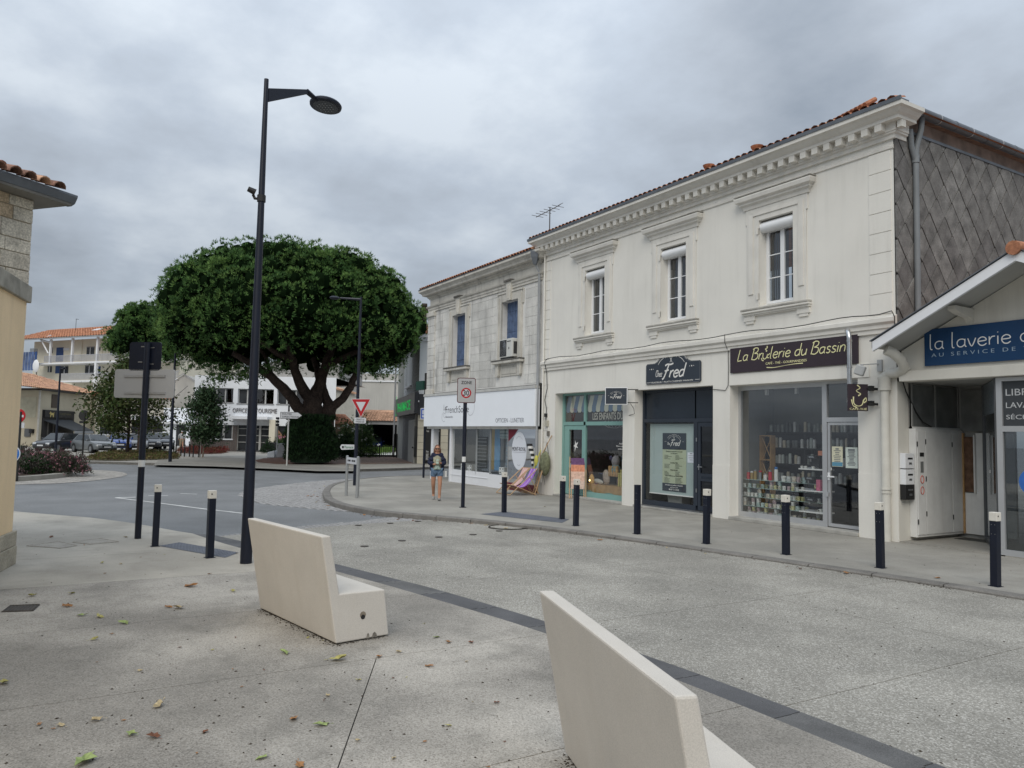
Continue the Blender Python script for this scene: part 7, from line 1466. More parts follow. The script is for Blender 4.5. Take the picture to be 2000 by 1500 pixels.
# white concrete seat and planter by the office
p0 = G(524,893); W = Wall(G(522,893.5), G(566,894.2)); wsx = thing('concrete_seat', 'white stepped concrete wall seat between the finger post and the hedge', 'seat', p0)
def polyW(par, W, pts, z0, z1, mat, name, bevel=0.): q = [W.at(x,y) for x, y in pts]; a = sum(u[0]*v[1]-v[0]*u[1] for u, v in zip(q, q[1:]+q[:1])); q = q if a > 0 else q[::-1]; return MB(W.M).prism(q, 'z', z0, z1).obj(name, mat, par, bevel=bevel)
polyW(wsx, W, [(522,893),(524,883),(537,880),(537,893.5)], -.8, .3, whb, 'low_block', .03); polyW(wsx, W, [(539,893.5),(545,866),(562,866),(565,893.8)], -.8, .1, M_('seat_grey', (.42,.42,.43)), 'high_block', .03)
# deckchairs
def stripes(name, cols, n, ax=0):
    return [M_('%s_%d' % (name, i), c, rough=.85, var=.1, scale=20) for i, c in enumerate(cols)]
ltw = M_('beech_wood', (.45,.30,.17), rough=.6, var=.15, scale=8)
def deckchair(x, y, rz, cols, label, nm):
    t = thing('deckchair', label, 'deckchair', (x,y,0)); W = T(x,y,0,rz) # local +x forward
    ms = stripes(nm, cols, 0)
    for s in (-.27,.27):
        MB(W).tube([(-.42,s,.88),(.55,s,.03)], .016, 4).obj('long_rail', ltw, t); MB(W).tube([(-.38,s*.9,.03),(.42,s*.9,.34)], .016, 4).obj('short_rail', ltw, t); MB(W).tube([(-.5,s*.95,.05),(-.14,s*.95,.64)], .013, 4).obj('prop', ltw, t)
    for a in ((-.42,.88),(.42,.34),(.55,.03),(-.38,.03)): MB(W).tube([(a[0],-.29,a[1]),(a[0],.29,a[1])], .014, 5).obj('cross_bar', ltw, t)
    pr = catmull([(-.42,.89),(-.25,.55),(-.02,.32),(.2,.27),(.42,.35)], 4); n = 8; b = MB(W)
    for i in range(n):
        b.cur = i % len(ms); y0, y1 = -.24+.48*i/n, -.24+.48*(i+1)/n
        vs = [v for u, z in pr for v in ((u,y0,z),(u,y1,z))]; b.add(vs, [(2*k,2*k+1,2*k+3,2*k+2) for k in range(len(pr)-1)])
    b.obj('canvas', ms, t)
    return t
c1 = G(1022,972); c2 = G(1047,973); RZ = math.radians(262)
deckchair(-13.25, -.85, RZ, [(.62,.34,.32),(.66,.52,.48)], 'pink striped deckchair at the left of the pair on the pavement', 'pink_canvas')
deckchair(-12.6, -.95, RZ, [(.30,.13,.5),(.5,.36,.66),(.3,.13,.5),(.36,.16,.55)], 'violet striped deckchair beside the pink one', 'violet_canvas')
fc = thing('deckchair', 'blue grey striped folded deckchair leaning by the grey downpipe behind the violet one', 'deckchair', (-12.75,-.3,0)); ms = [M_('slate_canvas_%d' % i, c) for i, c in enumerate(((.2,.27,.3),(.3,.38,.4)))]
b = MB(T(-12.72,-.42,.62,math.radians(-25)) @ Matrix.Rotation(-.3,4,'X'))
for i in range(6): b.cur = i%2; b.box(-.2+i*.066,-.2+(i+1)*.066,-.005,.005,0,.5)
b.obj('canvas', ms, fc)
for s in (-.23,.23): MB(T(-12.72,-.42,0,math.radians(-25)) @ Matrix.Rotation(-.3,4,'X')).box(s-.015,s+.015,-.02,.02,0,1.2).obj('rail', ltw, fc)
lf = thing('deckchair', 'folded deckchair with orange and plum canvas leaning by the toy shop door', 'deckchair', (-10.5,-.5,0)); p = G(1128,974); LMx = T(p.x,p.y,0,math.radians(55)) @ Matrix.Rotation(math.radians(-13),4,'X')
for s, hh_ in ((-.26,1.35),(.26,1.5),(-.2,1.25),(.2,1.2)): MB(LMx).box(s-.015,s+.015,-.02-.04*(abs(s)<.25),.01-.04*(abs(s)<.25),0,hh_).obj('rail', ltw, lf)
for z0, z1, c in ((.55,.86,(.62,.42,.33)),(.86,1.08,(.60,.25,.15)),(1.08,1.3,(.14,.07,.16)),(.3,.55,(.55,.42,.35))): MB(LMx).box(-.22,.22,-.07,-.055,z0,z1).obj('canvas', M_('canvas_%.2f' % c[0], c, rough=.85, var=.25, scale=14), lf)
# things hanging on the pier
hb = thing('shoulder_bag', 'olive canvas bag hanging on the pier beside the deckchairs', 'bag', (-12.4,-.2,1)); MB(T(-12.42,-.18,1.05)).ellip((0,0,0),(.24,.15,.42),14,10).obj('body', M_('olive_canvas', (.17,.18,.11), rough=.95, var=.4, scale=9), hb, smooth=True); MB().tube([(-12.6,-.12,1.3),(-12.5,-.05,1.75),(-12.3,-.12,1.35)], .012, 5).obj('strap', blk, hb); MB().tube([(-12.35,-.3,.7),(-12.3,-.25,.4),(-12.38,-.2,.35)], .008, 4).obj('cord', blk, hb)
hn = thing('landing_net', 'yellow handled beach net leaning against the pier', 'net', (-12.75,-.3,.6)); MB().tube([(-12.9,-.5,.45),(-12.72,-.15,1.5)], .02, 6).obj('handle', M_('net_yellow', (.5,.47,.1)), hn); MB(T(-12.8,-.28,1.12)).ellip((0,0,0),(.1,.06,.2),10,7).obj('mesh_bag', MATS['net_yellow'], hn, smooth=True)
wk = thing('windsock', 'black and white striped windsock hanging by the grey downpipe', 'windsock', (-13.15,-.4,1)); 
for i in range(9): z = 1.62-i*.085; x = -13.2+.2*min(1,i/4); MB(T(x if i < 4 else -13.0,-.3,z)).lathe([(.10-.008*i,0),(.095-.008*i,.08)], n=12).obj('ring', (blk, whm)[i%2], wk, smooth=True)
for i, (a, c) in enumerate((((-12.9,-.15,.0),(-12.86,-.02,2.05)),((-12.45,-.25,1.4),(-12.25,-.03,2.0)))): tag(MB().tube([a,c], .016, 6).obj('wooden_pole', ltw), ('tall wooden pole leaning in the corner by the downpipe','short wooden pole stuck in the olive bag')[i], 'pole')

# ================= VEGETATION =================
rng = np.random.default_rng(5)
def tri_mesh(name, verts, mats, midx, par):
    """verts: (n,3,3) triangles"""
    n = len(verts); me = bpy.data.meshes.new(name); me.vertices.add(n*3); me.vertices.foreach_set('co', (verts.reshape(-1,3)-np.array(MW[par].translation if par is not None else (0,0,0))).astype('f').ravel())
    me.loops.add(n*3); me.loops.foreach_set('vertex_index', np.arange(n*3, dtype='i')); me.polygons.add(n); me.polygons.foreach_set('loop_start', np.arange(0, n*3, 3, dtype='i')); me.polygons.foreach_set('loop_total', np.full(n, 3, dtype='i'))
    for m_ in mats: me.materials.append(m_)
    me.polygons.foreach_set('material_index', midx.astype('i')); me.update(); me.validate()
    o = bpy.data.objects.new(name, me); col.objects.link(o)
    if par is not None: o.parent = par; MW[o] = MW[par]
    return o
def leafmat(n, c, var=.3): return M_(n, c, rough=.65, var=var, scale=.9, spec=.15)
def unit(v): return v/np.maximum(np.linalg.norm(v, axis=-1, keepdims=True), 1e-9)
def tufts(cs, dirs, nb, ln, wd, spread=.6, droop=0.):
    """needle bunches: thin triangles fanned about each direction"""
    n = len(cs); d = unit(dirs)[:, None, :]+rng.normal(0, spread, (n, nb, 3)); d = unit(d); l = ln*rng.uniform(.7, 1.25, (n, nb, 1)); s = unit(np.cross(d, rng.normal(0, 1, (n, nb, 3))))*wd
    b = cs[:, None, :]+d*0.02; tip = b+d*l; tip[..., 2] -= droop*l[..., 0]
    mid = b+d*l*.35
    return np.stack([mid-s, mid+s, tip], 2).reshape(-1, 3, 3), np.repeat(np.arange(n), nb)
pg = [leafmat('pine_green', (.08,.16,.045)), leafmat('pine_deep', (.050,.11,.034)), leafmat('pine_fresh', (.125,.215,.06))]
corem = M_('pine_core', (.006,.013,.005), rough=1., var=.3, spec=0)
barkm = M_('pine_bark', (.055,.038,.030), rough=.95, var=.45, scale=3, fine=.4, fscale=14, bump=.6, bscale=12)
def pine_crown(par, cx, cy, zc, rx, ru, rd, nl, lobe, per, mats, seed, bottom=None, ln=.24):
    """boughs on a flattened dome, each carrying small rounded clumps of needle tufts with dark gaps between them"""
    r = np.random.default_rng(seed); cores = MB(); pts = []; k = 0
    while len(pts) < nl and k < 20000:
        k += 1; v = unit(r.normal(0, 1, (1, 3)))[0]
        if v[2] < -.5: continue
        rz = ru if v[2] > 0 else rd; L_ = r.uniform(*lobe); sup = (abs(v[0])**2.3+abs(v[1])**2.3+abs(v[2])**2.3)**(-1/2.3)
        p = np.array([v[0]*(rx-L_), v[1]*(rx-L_), v[2]*max(rz-L_*.8, .4)])*sup**.5*r.uniform(.93, 1.0)
        if all(np.linalg.norm(p-q[0]) > .62*(L_+q[1])*.72 for q in pts): pts.append((p, L_))
    C = np.array([cx, cy, zc]); cl = []
    for p, L_ in pts:
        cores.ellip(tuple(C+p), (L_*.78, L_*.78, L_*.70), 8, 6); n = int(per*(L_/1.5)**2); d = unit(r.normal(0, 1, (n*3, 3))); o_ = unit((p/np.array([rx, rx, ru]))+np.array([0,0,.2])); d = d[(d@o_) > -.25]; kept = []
        for q in d:
            if all(q@w < .93 for w in kept): kept.append(q)
            if len(kept) >= n: break
        for q in kept: cl.append(np.concatenate([C+p+q*L_*r.uniform(.8, 1.0)*np.array([1,1,.9]), q, [r.uniform(.34,.58)*(L_/1.5)**.5]]))
    cl = np.array(cl)
    if bottom is not None: cl = cl[cl[:,2] > bottom+.3*np.sin(cl[:,0]*1.7)]
    nt_ = 20; n = len(cl); d = unit(r.normal(0, 1, (n, nt_, 3))+cl[:, None, 3:6]*.9+np.array([0,0,.25])); c = cl[:, None, :3]+d*cl[:, None, 6:7]*r.uniform(.75, 1.05, (n, nt_, 1)); c, d = c.reshape(-1, 3), d.reshape(-1, 3)
    t, ti = tufts(c, d+np.array([0,0,.7]), 8, ln, .026, .38); m_ = np.repeat(r.choice(3, n, p=[.5,.25,.25]), nt_); mm = np.where(r.random(len(m_)) < .35, r.choice(3, len(m_)), m_)
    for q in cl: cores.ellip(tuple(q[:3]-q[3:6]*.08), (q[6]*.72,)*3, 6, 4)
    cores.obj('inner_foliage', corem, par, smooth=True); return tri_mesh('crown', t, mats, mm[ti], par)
PB = G(610,905); pine = thing('pine_tree', 'huge umbrella pine with a dense rounded crown over the tourist office', 'tree', (PB.x, PB.y, 0))
cc = PD(570,700,48.6)
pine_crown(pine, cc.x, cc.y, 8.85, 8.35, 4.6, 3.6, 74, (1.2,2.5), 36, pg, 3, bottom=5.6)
def limb(par, pts, dep, r, name='limb', n=9):
    P = [PD(x, y, d) for (x, y), d in zip(pts, dep)]; k = []
    for i in range(len(P)-1):
        for j in range(4): k.append(P[i].lerp(P[i+1], j/4)+Vector((random.uniform(-.05,.05),random.uniform(-.05,.05),0)))
    k.append(P[-1]); rr = [r[0]+(r[1]-r[0])*i/(len(k)-1) for i in range(len(k))]
    MB().tube(k, rr, n).obj(name, barkm, par, smooth=True)
D0 = 48.1
limb(pine, [(596,900),(602,850),(610,800),(612,775)], [D0]*4, (.8,.55), 'trunk', 12); limb(pine, [(628,900),(632,850),(638,815),(645,790)], [D0+.4]*4, (.6,.45), 'trunk', 12)
for pts, dep, r in (([(604,830),(585,800),(560,765),(530,735),(495,712),(455,690)], [D0,D0-.3,D0-.8,D0-1.5,D0-2.5,D0-3.5],(.42,.16)),([(612,785),(596,765),(580,735),(572,705),(560,670)],[D0,D0-.2,D0-.5,D0-1,D0-1.5],(.42,.16)),([(613,790),(622,755),(635,715),(650,670)],[D0,D0+.3,D0+.6,D0+1],(.48,.2)),([(645,795),(632,765),(624,740),(612,700)],[D0+.4,D0+.6,D0+1,D0+1.5],(.34,.16)),([(642,800),(668,780),(688,750),(697,720),(705,685)],[D0+.4,D0+.2,D0,D0,D0+.2],(.30,.15)),([(572,705),(540,690),(500,660)],[D0-1,D0-2,D0-3],(.2,.1)),([(635,715),(690,690),(740,670)],[D0+.6,D0,D0-.5],(.22,.1)),([(530,735),(520,700),(500,670)],[D0-1.5]*3,(.16,.08))): limb(pine, pts, dep, r)
# ragged low sprays of needles hanging under the left side
def sprays(par, pts, n, sz, mats, ln=.3, seed=1, nb=12):
    r = np.random.default_rng(seed); cs = []
    for (x, y, d, s) in pts:
        c = np.array(PD(x, y, d)); cs.append(c+r.normal(0, s, (n, 3))*np.array([1,1,.6]))
    cs = np.concatenate(cs); t, ti = tufts(cs, r.normal(0, .6, cs.shape)+np.array([0,0,.3]), nb, ln, .03, .6); tri_mesh('low_branches', t, mats, r.choice(3, len(cs))[ti], par)
sprays(pine, [(395,708,47,.55),(415,725,47,.5),(440,715,46.5,.6),(465,728,46,.45),(425,742,46,.35),(360,700,48,.5),(490,718,46,.45),(515,722,46,.4),(545,716,46.5,.4),(660,722,47.5,.4),(690,715,47,.5),(735,728,47,.4),(760,722,47.5,.5),(480,735,46,.3),(340,690,48,.5)], 34, .5, pg)
p2 = PD(275,870,63); pine2 = thing('pine_tree', 'smaller pine showing behind the left side of the huge one', 'tree', (p2.x,p2.y,0)); c2_ = PD(283,650,63)
pine_crown(pine2, c2_.x, c2_.y, 9.2, 2.9, 2.9, 2.5, 18, (.9,1.5), 36, pg, 8); MB().tube([(p2.x,p2.y,0),(p2.x+.1,p2.y,4),(c2_.x,c2_.y,8)], [.3,.24,.15], 8).obj('trunk', barkm, pine2, smooth=True)
# broadleaf trees
def leaves(cs, size, n_per, spread, r):
    n = len(cs); c = (cs[:, None, :]+r.normal(0, 1, (n, n_per, 3))*spread).reshape(-1, 3); a = unit(r.normal(0, 1, c.shape)); b = unit(np.cross(a, r.normal(0, 1, c.shape))); s = size*r.uniform(.6, 1.3, (len(c), 1))
    t1 = np.stack([c-a*s, c+b*s*.45, c+a*s], 1); t2 = np.stack([c-a*s, c+a*s, c-b*s*.45], 1); return np.concatenate([t1, t2]), len(c)
def broadleaf(par, base, height, hw, z0, nb, mats, seed, leaf=.09, n_per=26, spread=.28, trunk=.1, trm=None, shape=None):
    r = np.random.default_rng(seed); tips = []; bmat = trm or barkm; br = MB()
    MB().tube([base, base+Vector((.05,.03,z0)), base+Vector((0,.05,height*.8))], [trunk, trunk*.7, .02], 8).obj('trunk', bmat, par, smooth=True)
    for i in range(nb):
        f = r.uniform(0, 1); z = z0+(height-z0)*f; a = r.uniform(0, 2*pi); w = hw*(shape(f) if shape else math.sin(pi*min(1, f*.85+.15))**.7)*r.uniform(.55, 1.05)
        s = base+Vector((0,0,z*.82)); e = base+Vector((w*math.cos(a), w*math.sin(a), z+.1*w)); br.tube([s, s.lerp(e,.5)+Vector((0,0,.12)), e], [.03,.02,.008], 4)
        for q in (.45,.7,.9,1.): tips.append(np.array(s.lerp(e, q))+np.array([0,0,.12*q]))
    br.obj('branches', bmat, par); t, n = leaves(np.array(tips), leaf, n_per, spread, r); m_ = r.choice(len(mats), n); tri_mesh('crown', t, mats, np.concatenate([m_, m_]), par)
lg = [leafmat('leaf_olive', (.055,.075,.022)), leafmat('leaf_green', (.04,.07,.02)), leafmat('leaf_rust', (.06,.07,.025))]
b_ = G(248,890); t2 = thing('plane_tree', 'dark leafy street tree in front of the parked cars with thinning autumn leaves', 'tree', (b_.x,b_.y,0)); broadleaf(t2, b_, 7.0, 3.3, 1.5, 100, lg, 4, .14, 22, .36, .13, shape=lambda f: (.9 if f < .3 else 1-.75*(f-.3)/.7))
sg_ = [leafmat('young_green', (.045,.085,.04)), leafmat('young_dark', (.03,.06,.028)), leafmat('young_pale', (.08,.12,.065))]
b_ = G(396,893); t3 = thing('young_tree', 'young bushy tree staked before the tourist office', 'tree', (b_.x,b_.y,0)); broadleaf(t3, b_, 4.7, 1.8, 1.2, 66, sg_, 6, .13, 20, .26, .06, M_('young_bark', (.22,.17,.13), var=.2), shape=lambda f: (.5+f if f < .4 else .95-.75*(f-.4)/.6))
p = G(391,893); MB().tube([(p.x-.1,p.y,0),(p.x+.15,p.y,1.9)], .035, 6).obj('stake', clean, t3)
# dark hedge at the foot of the pine
hb_ = G(612,905); hd_ = thing('hedge', 'dark clipped round shrub hiding the foot of the huge pine', 'shrub', (hb_.x,hb_.y,0)); r = np.random.default_rng(9); n = 5200
d = unit(r.normal(0, 1, (n, 3))); d[:, 2] = np.abs(d[:, 2]); base_c = np.array([hb_.x,hb_.y,.1])-np.array(fh)*.9
c = base_c+np.stack([d[:,0]*1.4, d[:,1]*1.4, .05+2.65*np.abs(r.uniform(0,1,n))**.8], 1); rr_ = np.sqrt(np.clip(1-(c[:,2]/3.05)**4, .05, 1)); cxy = unit(np.stack([d[:,0], d[:,1]], 1))*1.36*rr_[:,None]*r.uniform(.82,1.08,(n,1))*(1+.10*np.sin(np.arctan2(d[:,1],d[:,0])*5+c[:,2]*2))[:,None]; c[:, :2] = base_c[:2]+cxy
top = r.random(n) < .18; c[top, 2] = 2.55+.3*r.uniform(0,1,top.sum()); c[top, :2] = base_c[:2]+cxy[top]*r.uniform(0,1,(top.sum(),1))*1.2
hgm = [leafmat('hedge_dark', (.014,.034,.013)), leafmat('hedge_mid', (.022,.05,.018)), leafmat('hedge_black', (.010,.022,.010))]
t, ti = tufts(c, np.stack([cxy[:,0]*.5, cxy[:,1]*.5, np.ones(n)], 1), 4, .26, .035, .3); tri_mesh('foliage', t, hgm, r.choice(3, n)[ti], hd_)
MB().lathe([(1.15,0),(1.2,1.2),(1.05,2.2),(.7,2.6),(.2,2.75)], tuple(base_c), 16).obj('inner_foliage', hgm[2], hd_, smooth=True)
def shrub(name, label, cat, px, py, w, h, n, mats, seed, sz=.08, depth=None, flowers=None, nf=0, fs=.05, grp=None, up=.8, wd=.03):
    b = G(px,py) if depth is None else PD(px,py,depth); b.z = 0; r = np.random.default_rng(seed); t = thing(name, label, cat, b, group=grp); d = unit(r.normal(0,1,(n,3))); d[:,2] = np.abs(d[:,2]); rad = r.uniform(.35,1.02,(n,1))**.6
    lump = 1+.18*np.sin(d[:,:1]*7+seed)+.15*np.sin(d[:,1:2]*9+seed*2); c = np.array(b)+d*rad*lump*np.array([w,w,h]); q, ti = tufts(c, d+np.array([0,0,up]), 5, sz*1.6, wd, .5); tri_mesh('foliage', q, mats, r.choice(len(mats), n)[ti], t)
    MB().tube([b, b+Vector((0,0,h*.5))], [.04,.02], 5).obj('stem', barkm, t)
    if nf: d = unit(r.normal(0,1,(nf,3))); d[:,2] = np.abs(d[:,2]); c = np.array(b)+d*1.04*np.array([w,w,h]); q, k = leaves(c, fs, 4, fs*.6, r); tri_mesh('flowers', q, [flowers], np.zeros(len(q)), t)
    return t
olm = [leafmat('oleander_green', (.055,.10,.035)), leafmat('oleander_dark', (.03,.06,.022)), leafmat('oleander_light', (.09,.14,.05))]; wfl = M_('white_petal', (.6,.6,.55), var=.1)
shrub('oleander_bush', 'tall green oleander with white flowers behind the give way post', 'shrub', 705,893, 1.15,2.9, 1500, olm, 3, .13, None, wfl, 26, .10); shrub('oleander_bush', 'green oleander with white blossom left of the give way post', 'shrub', 672,893, 1.1,2.5, 1400, olm, 4, .13, None, wfl, 20, .12)
shrub('dark_shrub', 'low dark shrub between the hedge and the oleander', 'shrub', 668,897, 1.0,1.6, 700, hgm, 6, .12)
shrub('potted_bush', 'small dark bush by the tourist office entrance', 'shrub', 523,886, .55,1.1, 300, hgm, 7, .1); shrub('garden_shrub', 'pale green spiky shrub behind the white concrete seat', 'shrub', 546,884, .7,1.4, 300, olm, 8, .14)
p = G(531,884); tag(MB(T(p.x,p.y,0)).box(-.35,.35,-.35,.35,0,HT(p,864)).obj('planter_box', M_('planter_black', (.03,.03,.035)), None, bevel=.03), 'tall black planter box right of the office entrance', 'planter')
# beds
def bed(name, px, z, mat): kind(gp(name, gpx(px, z), z, mat))
bed('mulch_bed', [(498,899),(515,895),(560,893),(620,894),(665,899),(690,904),(660,907),(600,907),(540,906),(505,903)], .012, M_('mulch', (.12,.055,.035), rough=1, var=.4, scale=5, fine=.4, fscale=20)); bed('tree_bed', [(163,899),(190,889),(240,884),(300,884),(345,889),(350,896),(300,898),(230,900)], .012, M_('bed_brown', (.09,.075,.045), rough=1, var=.4, scale=3))
bed('red_bed', [(345,884),(375,879),(420,879),(448,883),(430,886),(385,887)], .012, MATS['mulch'])
def cover_plants(name, px, n, mats, h, seed, nb=6, wd=.03, z=0.02):
    poly = gpx(px, z); r = np.random.default_rng(seed); xs = [p[0] for p in poly]; ys = [p[1] for p in poly]; out_ = []
    while len(out_) < n:
        x, y = r.uniform(min(xs),max(xs)), r.uniform(min(ys),max(ys))
        if inside(poly, x, y): out_.append((x,y,z))
    c = np.array(out_); hh = h*(.5+.8*np.abs(np.sin(c[:,0]*1.1)*np.cos(c[:,1]*.9))); c[:,2] += hh*r.uniform(0,.8,n); t, ti = tufts(c, np.array([0,0,1.])+0*c, nb, h*.6, wd, .7); o = tri_mesh(name, t, mats, r.choice(len(mats), n)[ti], None); kind(o, 'stuff'); return o
gr_ = [leafmat('grass_olive', (.08,.10,.03)), leafmat('grass_dry', (.16,.13,.06)), leafmat('grass_brown', (.09,.06,.035))]
cover_plants('ground_cover', [(163,899),(190,889),(240,884),(300,884),(345,889),(350,896),(300,898),(230,900)], 2600, gr_, .24, 2); cover_plants('red_ground_cover', [(345,884),(375,879),(420,879),(448,883),(430,886),(385,887)], 1200, [leafmat('red_leaf', (.17,.035,.035)), leafmat('rust_leaf', (.12,.06,.035))], .4, 3)
cover_plants('yard_grass', [(704,885),(745,888),(770,884),(770,880),(704,880)], 900, [leafmat('yard_green', (.09,.16,.03))], .5, 4)
bdm = [leafmat('bed_grey', (.075,.07,.06)), leafmat('bed_purple', (.10,.055,.06)), leafmat('bed_green', (.04,.06,.03))]; pk = M_('pink_petal', (.42,.18,.22), var=.2); ppk = M_('pale_pink_petal', (.62,.42,.46), var=.15)
for i, (px, w, h, m_, fl, nf, l) in enumerate(((128,.95,.75,bdm,pk,60,'grey purple flowering shrub nearest the kerb end of the roundabout bed'),(105,1.1,.85,bdm,pk,70,'tall dusky shrub with pink flower heads in the roundabout bed'),(82,1.0,.85,bdm,pk,70,'dusky shrub in the middle of the roundabout bed'),(58,1.1,.9,bdm,pk,60,'dusky shrub near the blue arrow sign'),(34,1.0,.9,bdm,pk,40,'grey shrub at the yellow wall end of the bed'))): shrub('flowering_shrub', l, 'shrub', px, 917-.02*i, w, h, 900, m_, 30+i, .10, 32.6+1.0*(i%2), fl, nf*2, .035, None, .9, .018)
shrub('flowering_shrub', 'bright green leafy plant at the front of the roundabout bed', 'shrub', 55,0, .6,.75, 500, [olm[0],olm[2]], 41, .09, 31.4); shrub('flowering_shrub', 'low mound of pale pink flowers at the front of the roundabout bed', 'shrub', 74,0, .62,.38, 260, bdm, 42, .06, 31.2, ppk, 420, .03); shrub('flowering_shrub', 'dark small leafed shrub at the front right of the roundabout bed', 'shrub', 118,0, .7,.7, 500, [bdm[0],hgm[1]], 43, .08, 31.6)

# ================= CARS =================
tyre = M_('tyre', (.015,.015,.015), rough=.9); rim = M_('rim_alloy', (.25,.26,.27), rough=.35, metal=.6); carg = M_('car_glass', (.03,.036,.04), rough=.08, var=.1, spec=.6); lens = M_('headlamp', (.6,.62,.65), rough=.15, metal=.3)
def car(px, py, ang, paint, label, L_=4.4, Wd=1.82, H=1.48, bonnet=.95, suv=False, depth=None, rear=False, plate=True):
    p = G(px,py) if depth is None else PD(px,py,depth); p.z = 0
    f = (rh*math.cos(math.radians(ang))-fh*math.sin(math.radians(ang))); rz = math.atan2(f.y, f.x); t = thing('parked_car', label, 'car', (p.x,p.y,0), rz); W = MW[t]; hw = Wd/2
    # stations along x from rear to front: (x, bottom, belt, half width)
    S = [(-L_/2,.45,.78,.78*hw),(-L_/2+.08,.30,.93,.92*hw),(-L_/2+.5,.22,.98,hw),(-.6,.20,.97,hw),(.5,.20,.95,hw),(L_/2-1.15,.2,bonnet,hw),(L_/2-.45,.24,bonnet-.12,.97*hw),(L_/2-.1,.26,bonnet-.26,.86*hw),(L_/2,.36,bonnet-.42,.74*hw)]
    if suv: S = [(x,b+.06,t_+.1,w) for x, b, t_, w in S]
    b = MB(W); vs = []; k = 10
    for x, zb, zt, w in S:
        m_ = (zb+zt)/2; vs += [(x,-w*.8,zb),(x,-w*.97,zb+.06),(x,-w,m_),(x,-w*.95,zt-.05),(x,-w*.82,zt),(x,w*.82,zt),(x,w*.95,zt-.05),(x,w,m_),(x,w*.97,zb+.06),(x,w*.8,zb)]
    n = len(S); b.add(vs, [(i*k+j,i*k+(j+1)%k,(i+1)*k+(j+1)%k,(i+1)*k+j) for i in range(n-1) for j in range(k)]+[tuple(range(k))[::-1], tuple((n-1)*k+j for j in range(k))]); b.obj('body', paint, t, smooth=True)
    zb = .93+(.1 if suv else 0); zt = H; xr0, xr1, xf1, xf0 = -L_/2+.25, -L_/2+.85, .35, L_/2-1.15
    g = [(xr0,zb,.86*hw),(xr1,zt-.03,.66*hw),(-.3,zt,.68*hw),(xf1,zt-.03,.66*hw),(xf0,zb,.86*hw)]
    vs = [v for x, z, w in g for v in ((x,-w,z),(x,w,z))]; b = MB(W); b.add(vs, [(0,2,3,1),(2,4,5,3),(4,6,7,5),(6,8,9,7)]); b.add([(x,-w,z) for x, z, w in g]+[(g[-1][0],-g[-1][2],zb-.05),(g[0][0],-g[0][2],zb-.05)], [tuple(range(7))]); b.add([(x,w,z) for x, z, w in g]+[(g[-1][0],g[-1][2],zb-.05),(g[0][0],g[0][2],zb-.05)], [tuple(range(7))]); b.obj('roof', paint, t, smooth=False)
    def lerp(a, c, q): return tuple(a[i]+(c[i]-a[i])*q for i in range(3))
    o_ = .012
    ws = [(*g[3][:1],-g[3][2],g[3][1]),(g[3][0],g[3][2],g[3][1]),(g[4][0],g[4][2],g[4][1]),(g[4][0],-g[4][2],g[4][1])]; cxx = tuple(sum(v[i] for v in ws)/4 for i in range(3)); MB(W).quad(*[tuple(cxx[i]+(v[i]-cxx[i])*.9+(o_,0,o_)[i] for i in range(3)) for v in ws]).obj('windscreen', carg, t)
    ws = [(g[1][0],-g[1][2],g[1][1]),(g[1][0],g[1][2],g[1][1]),(g[0][0],g[0][2],g[0][1]),(g[0][0],-g[0][2],g[0][1])]; cxx = tuple(sum(v[i] for v in ws)/4 for i in range(3)); MB(W).quad(*[tuple(cxx[i]+(v[i]-cxx[i])*.85+(-o_,0,o_)[i] for i in range(3)) for v in ws]).obj('rear_window', carg, t)
    for s in (-1,1):
        wz = lambda x, z: (x, s*(.86*hw+(.67*hw-.86*hw)*(z-zb)/(zt-zb)+.012), z)
        for a, c, ta, tc_ in ((xr0+.3,-.42,xr1+.08,-.42),(-.34,xf0-.18,-.34,xf1-.05)): MB(W).quad(wz(a,zb+.03),wz(c,zb+.03),wz(tc_,zt-.09),wz(ta,zt-.09)).obj('side_window', carg, t)
        for x in (-L_/2+.82,L_/2-.85):
            MB(W).cyl((x,s*(hw-.2) if s > 0 else s*(hw-.2)-.0,.33), .33, .2*s, 20, 'y').obj('tyre', tyre, t, smooth=True); MB(W).cyl((x,s*(hw+.004),.33), .21, .006*s, 14, 'y').obj('rim', rim, t)
            b = MB(W); b.add([(x+.40*math.cos(a),s*(hw+.002),.33+.40*math.sin(a)) for a in [i*pi/12 for i in range(13)]]+[(x-.4,s*(hw+.002),.24),(x+.4,s*(hw+.002),.24)], [tuple(range(15))]); b.obj('wheel_arch', blk, t)
        dz_ = .1 if suv else 0
        MB(W).box(L_/2-.34,L_/2-.04,s*.62*hw-.16,s*.62*hw+.16,bonnet-.40+dz_,bonnet-.25+dz_).obj('headlight', lens, t, bevel=.03); MB(W).box(-L_/2-.01,-L_/2+.2,s*.75*hw-.12,s*.75*hw+.12,.72+dz_,.86+dz_).obj('tail_light', redr, t)
        MB(W).box(xf0-.3,xf0-.15,s*(hw+.02)-.08,s*(hw+.02)+.08,zb,zb+.14).obj('mirror', paint, t, bevel=.03)
    dz_ = .1 if suv else 0
    MB(W).box(L_/2-.12,L_/2+.005,-.38*hw*1.1,.38*hw*1.1,bonnet-.50+dz_,bonnet-.33+dz_).obj('grille', blk, t); MB(W).box(L_/2-.15,L_/2+.015,-.7*hw,.7*hw,.26+dz_,.40+dz_).obj('lower_grille', blk, t, bevel=.02)
    MB(W).box(L_/2+.015,L_/2+.025,-.26,.26,.43+dz_,.54+dz_).obj('number_plate', sgw, t)
    return t
def paint(n, c): return M_(n, c, rough=.28, var=.03, spec=.5, coat=.6)
car(116,881,-262, paint('paint_black', (.018,.02,.024)), 'near black hatchback facing the street at the left end of the parked row', 4.3)
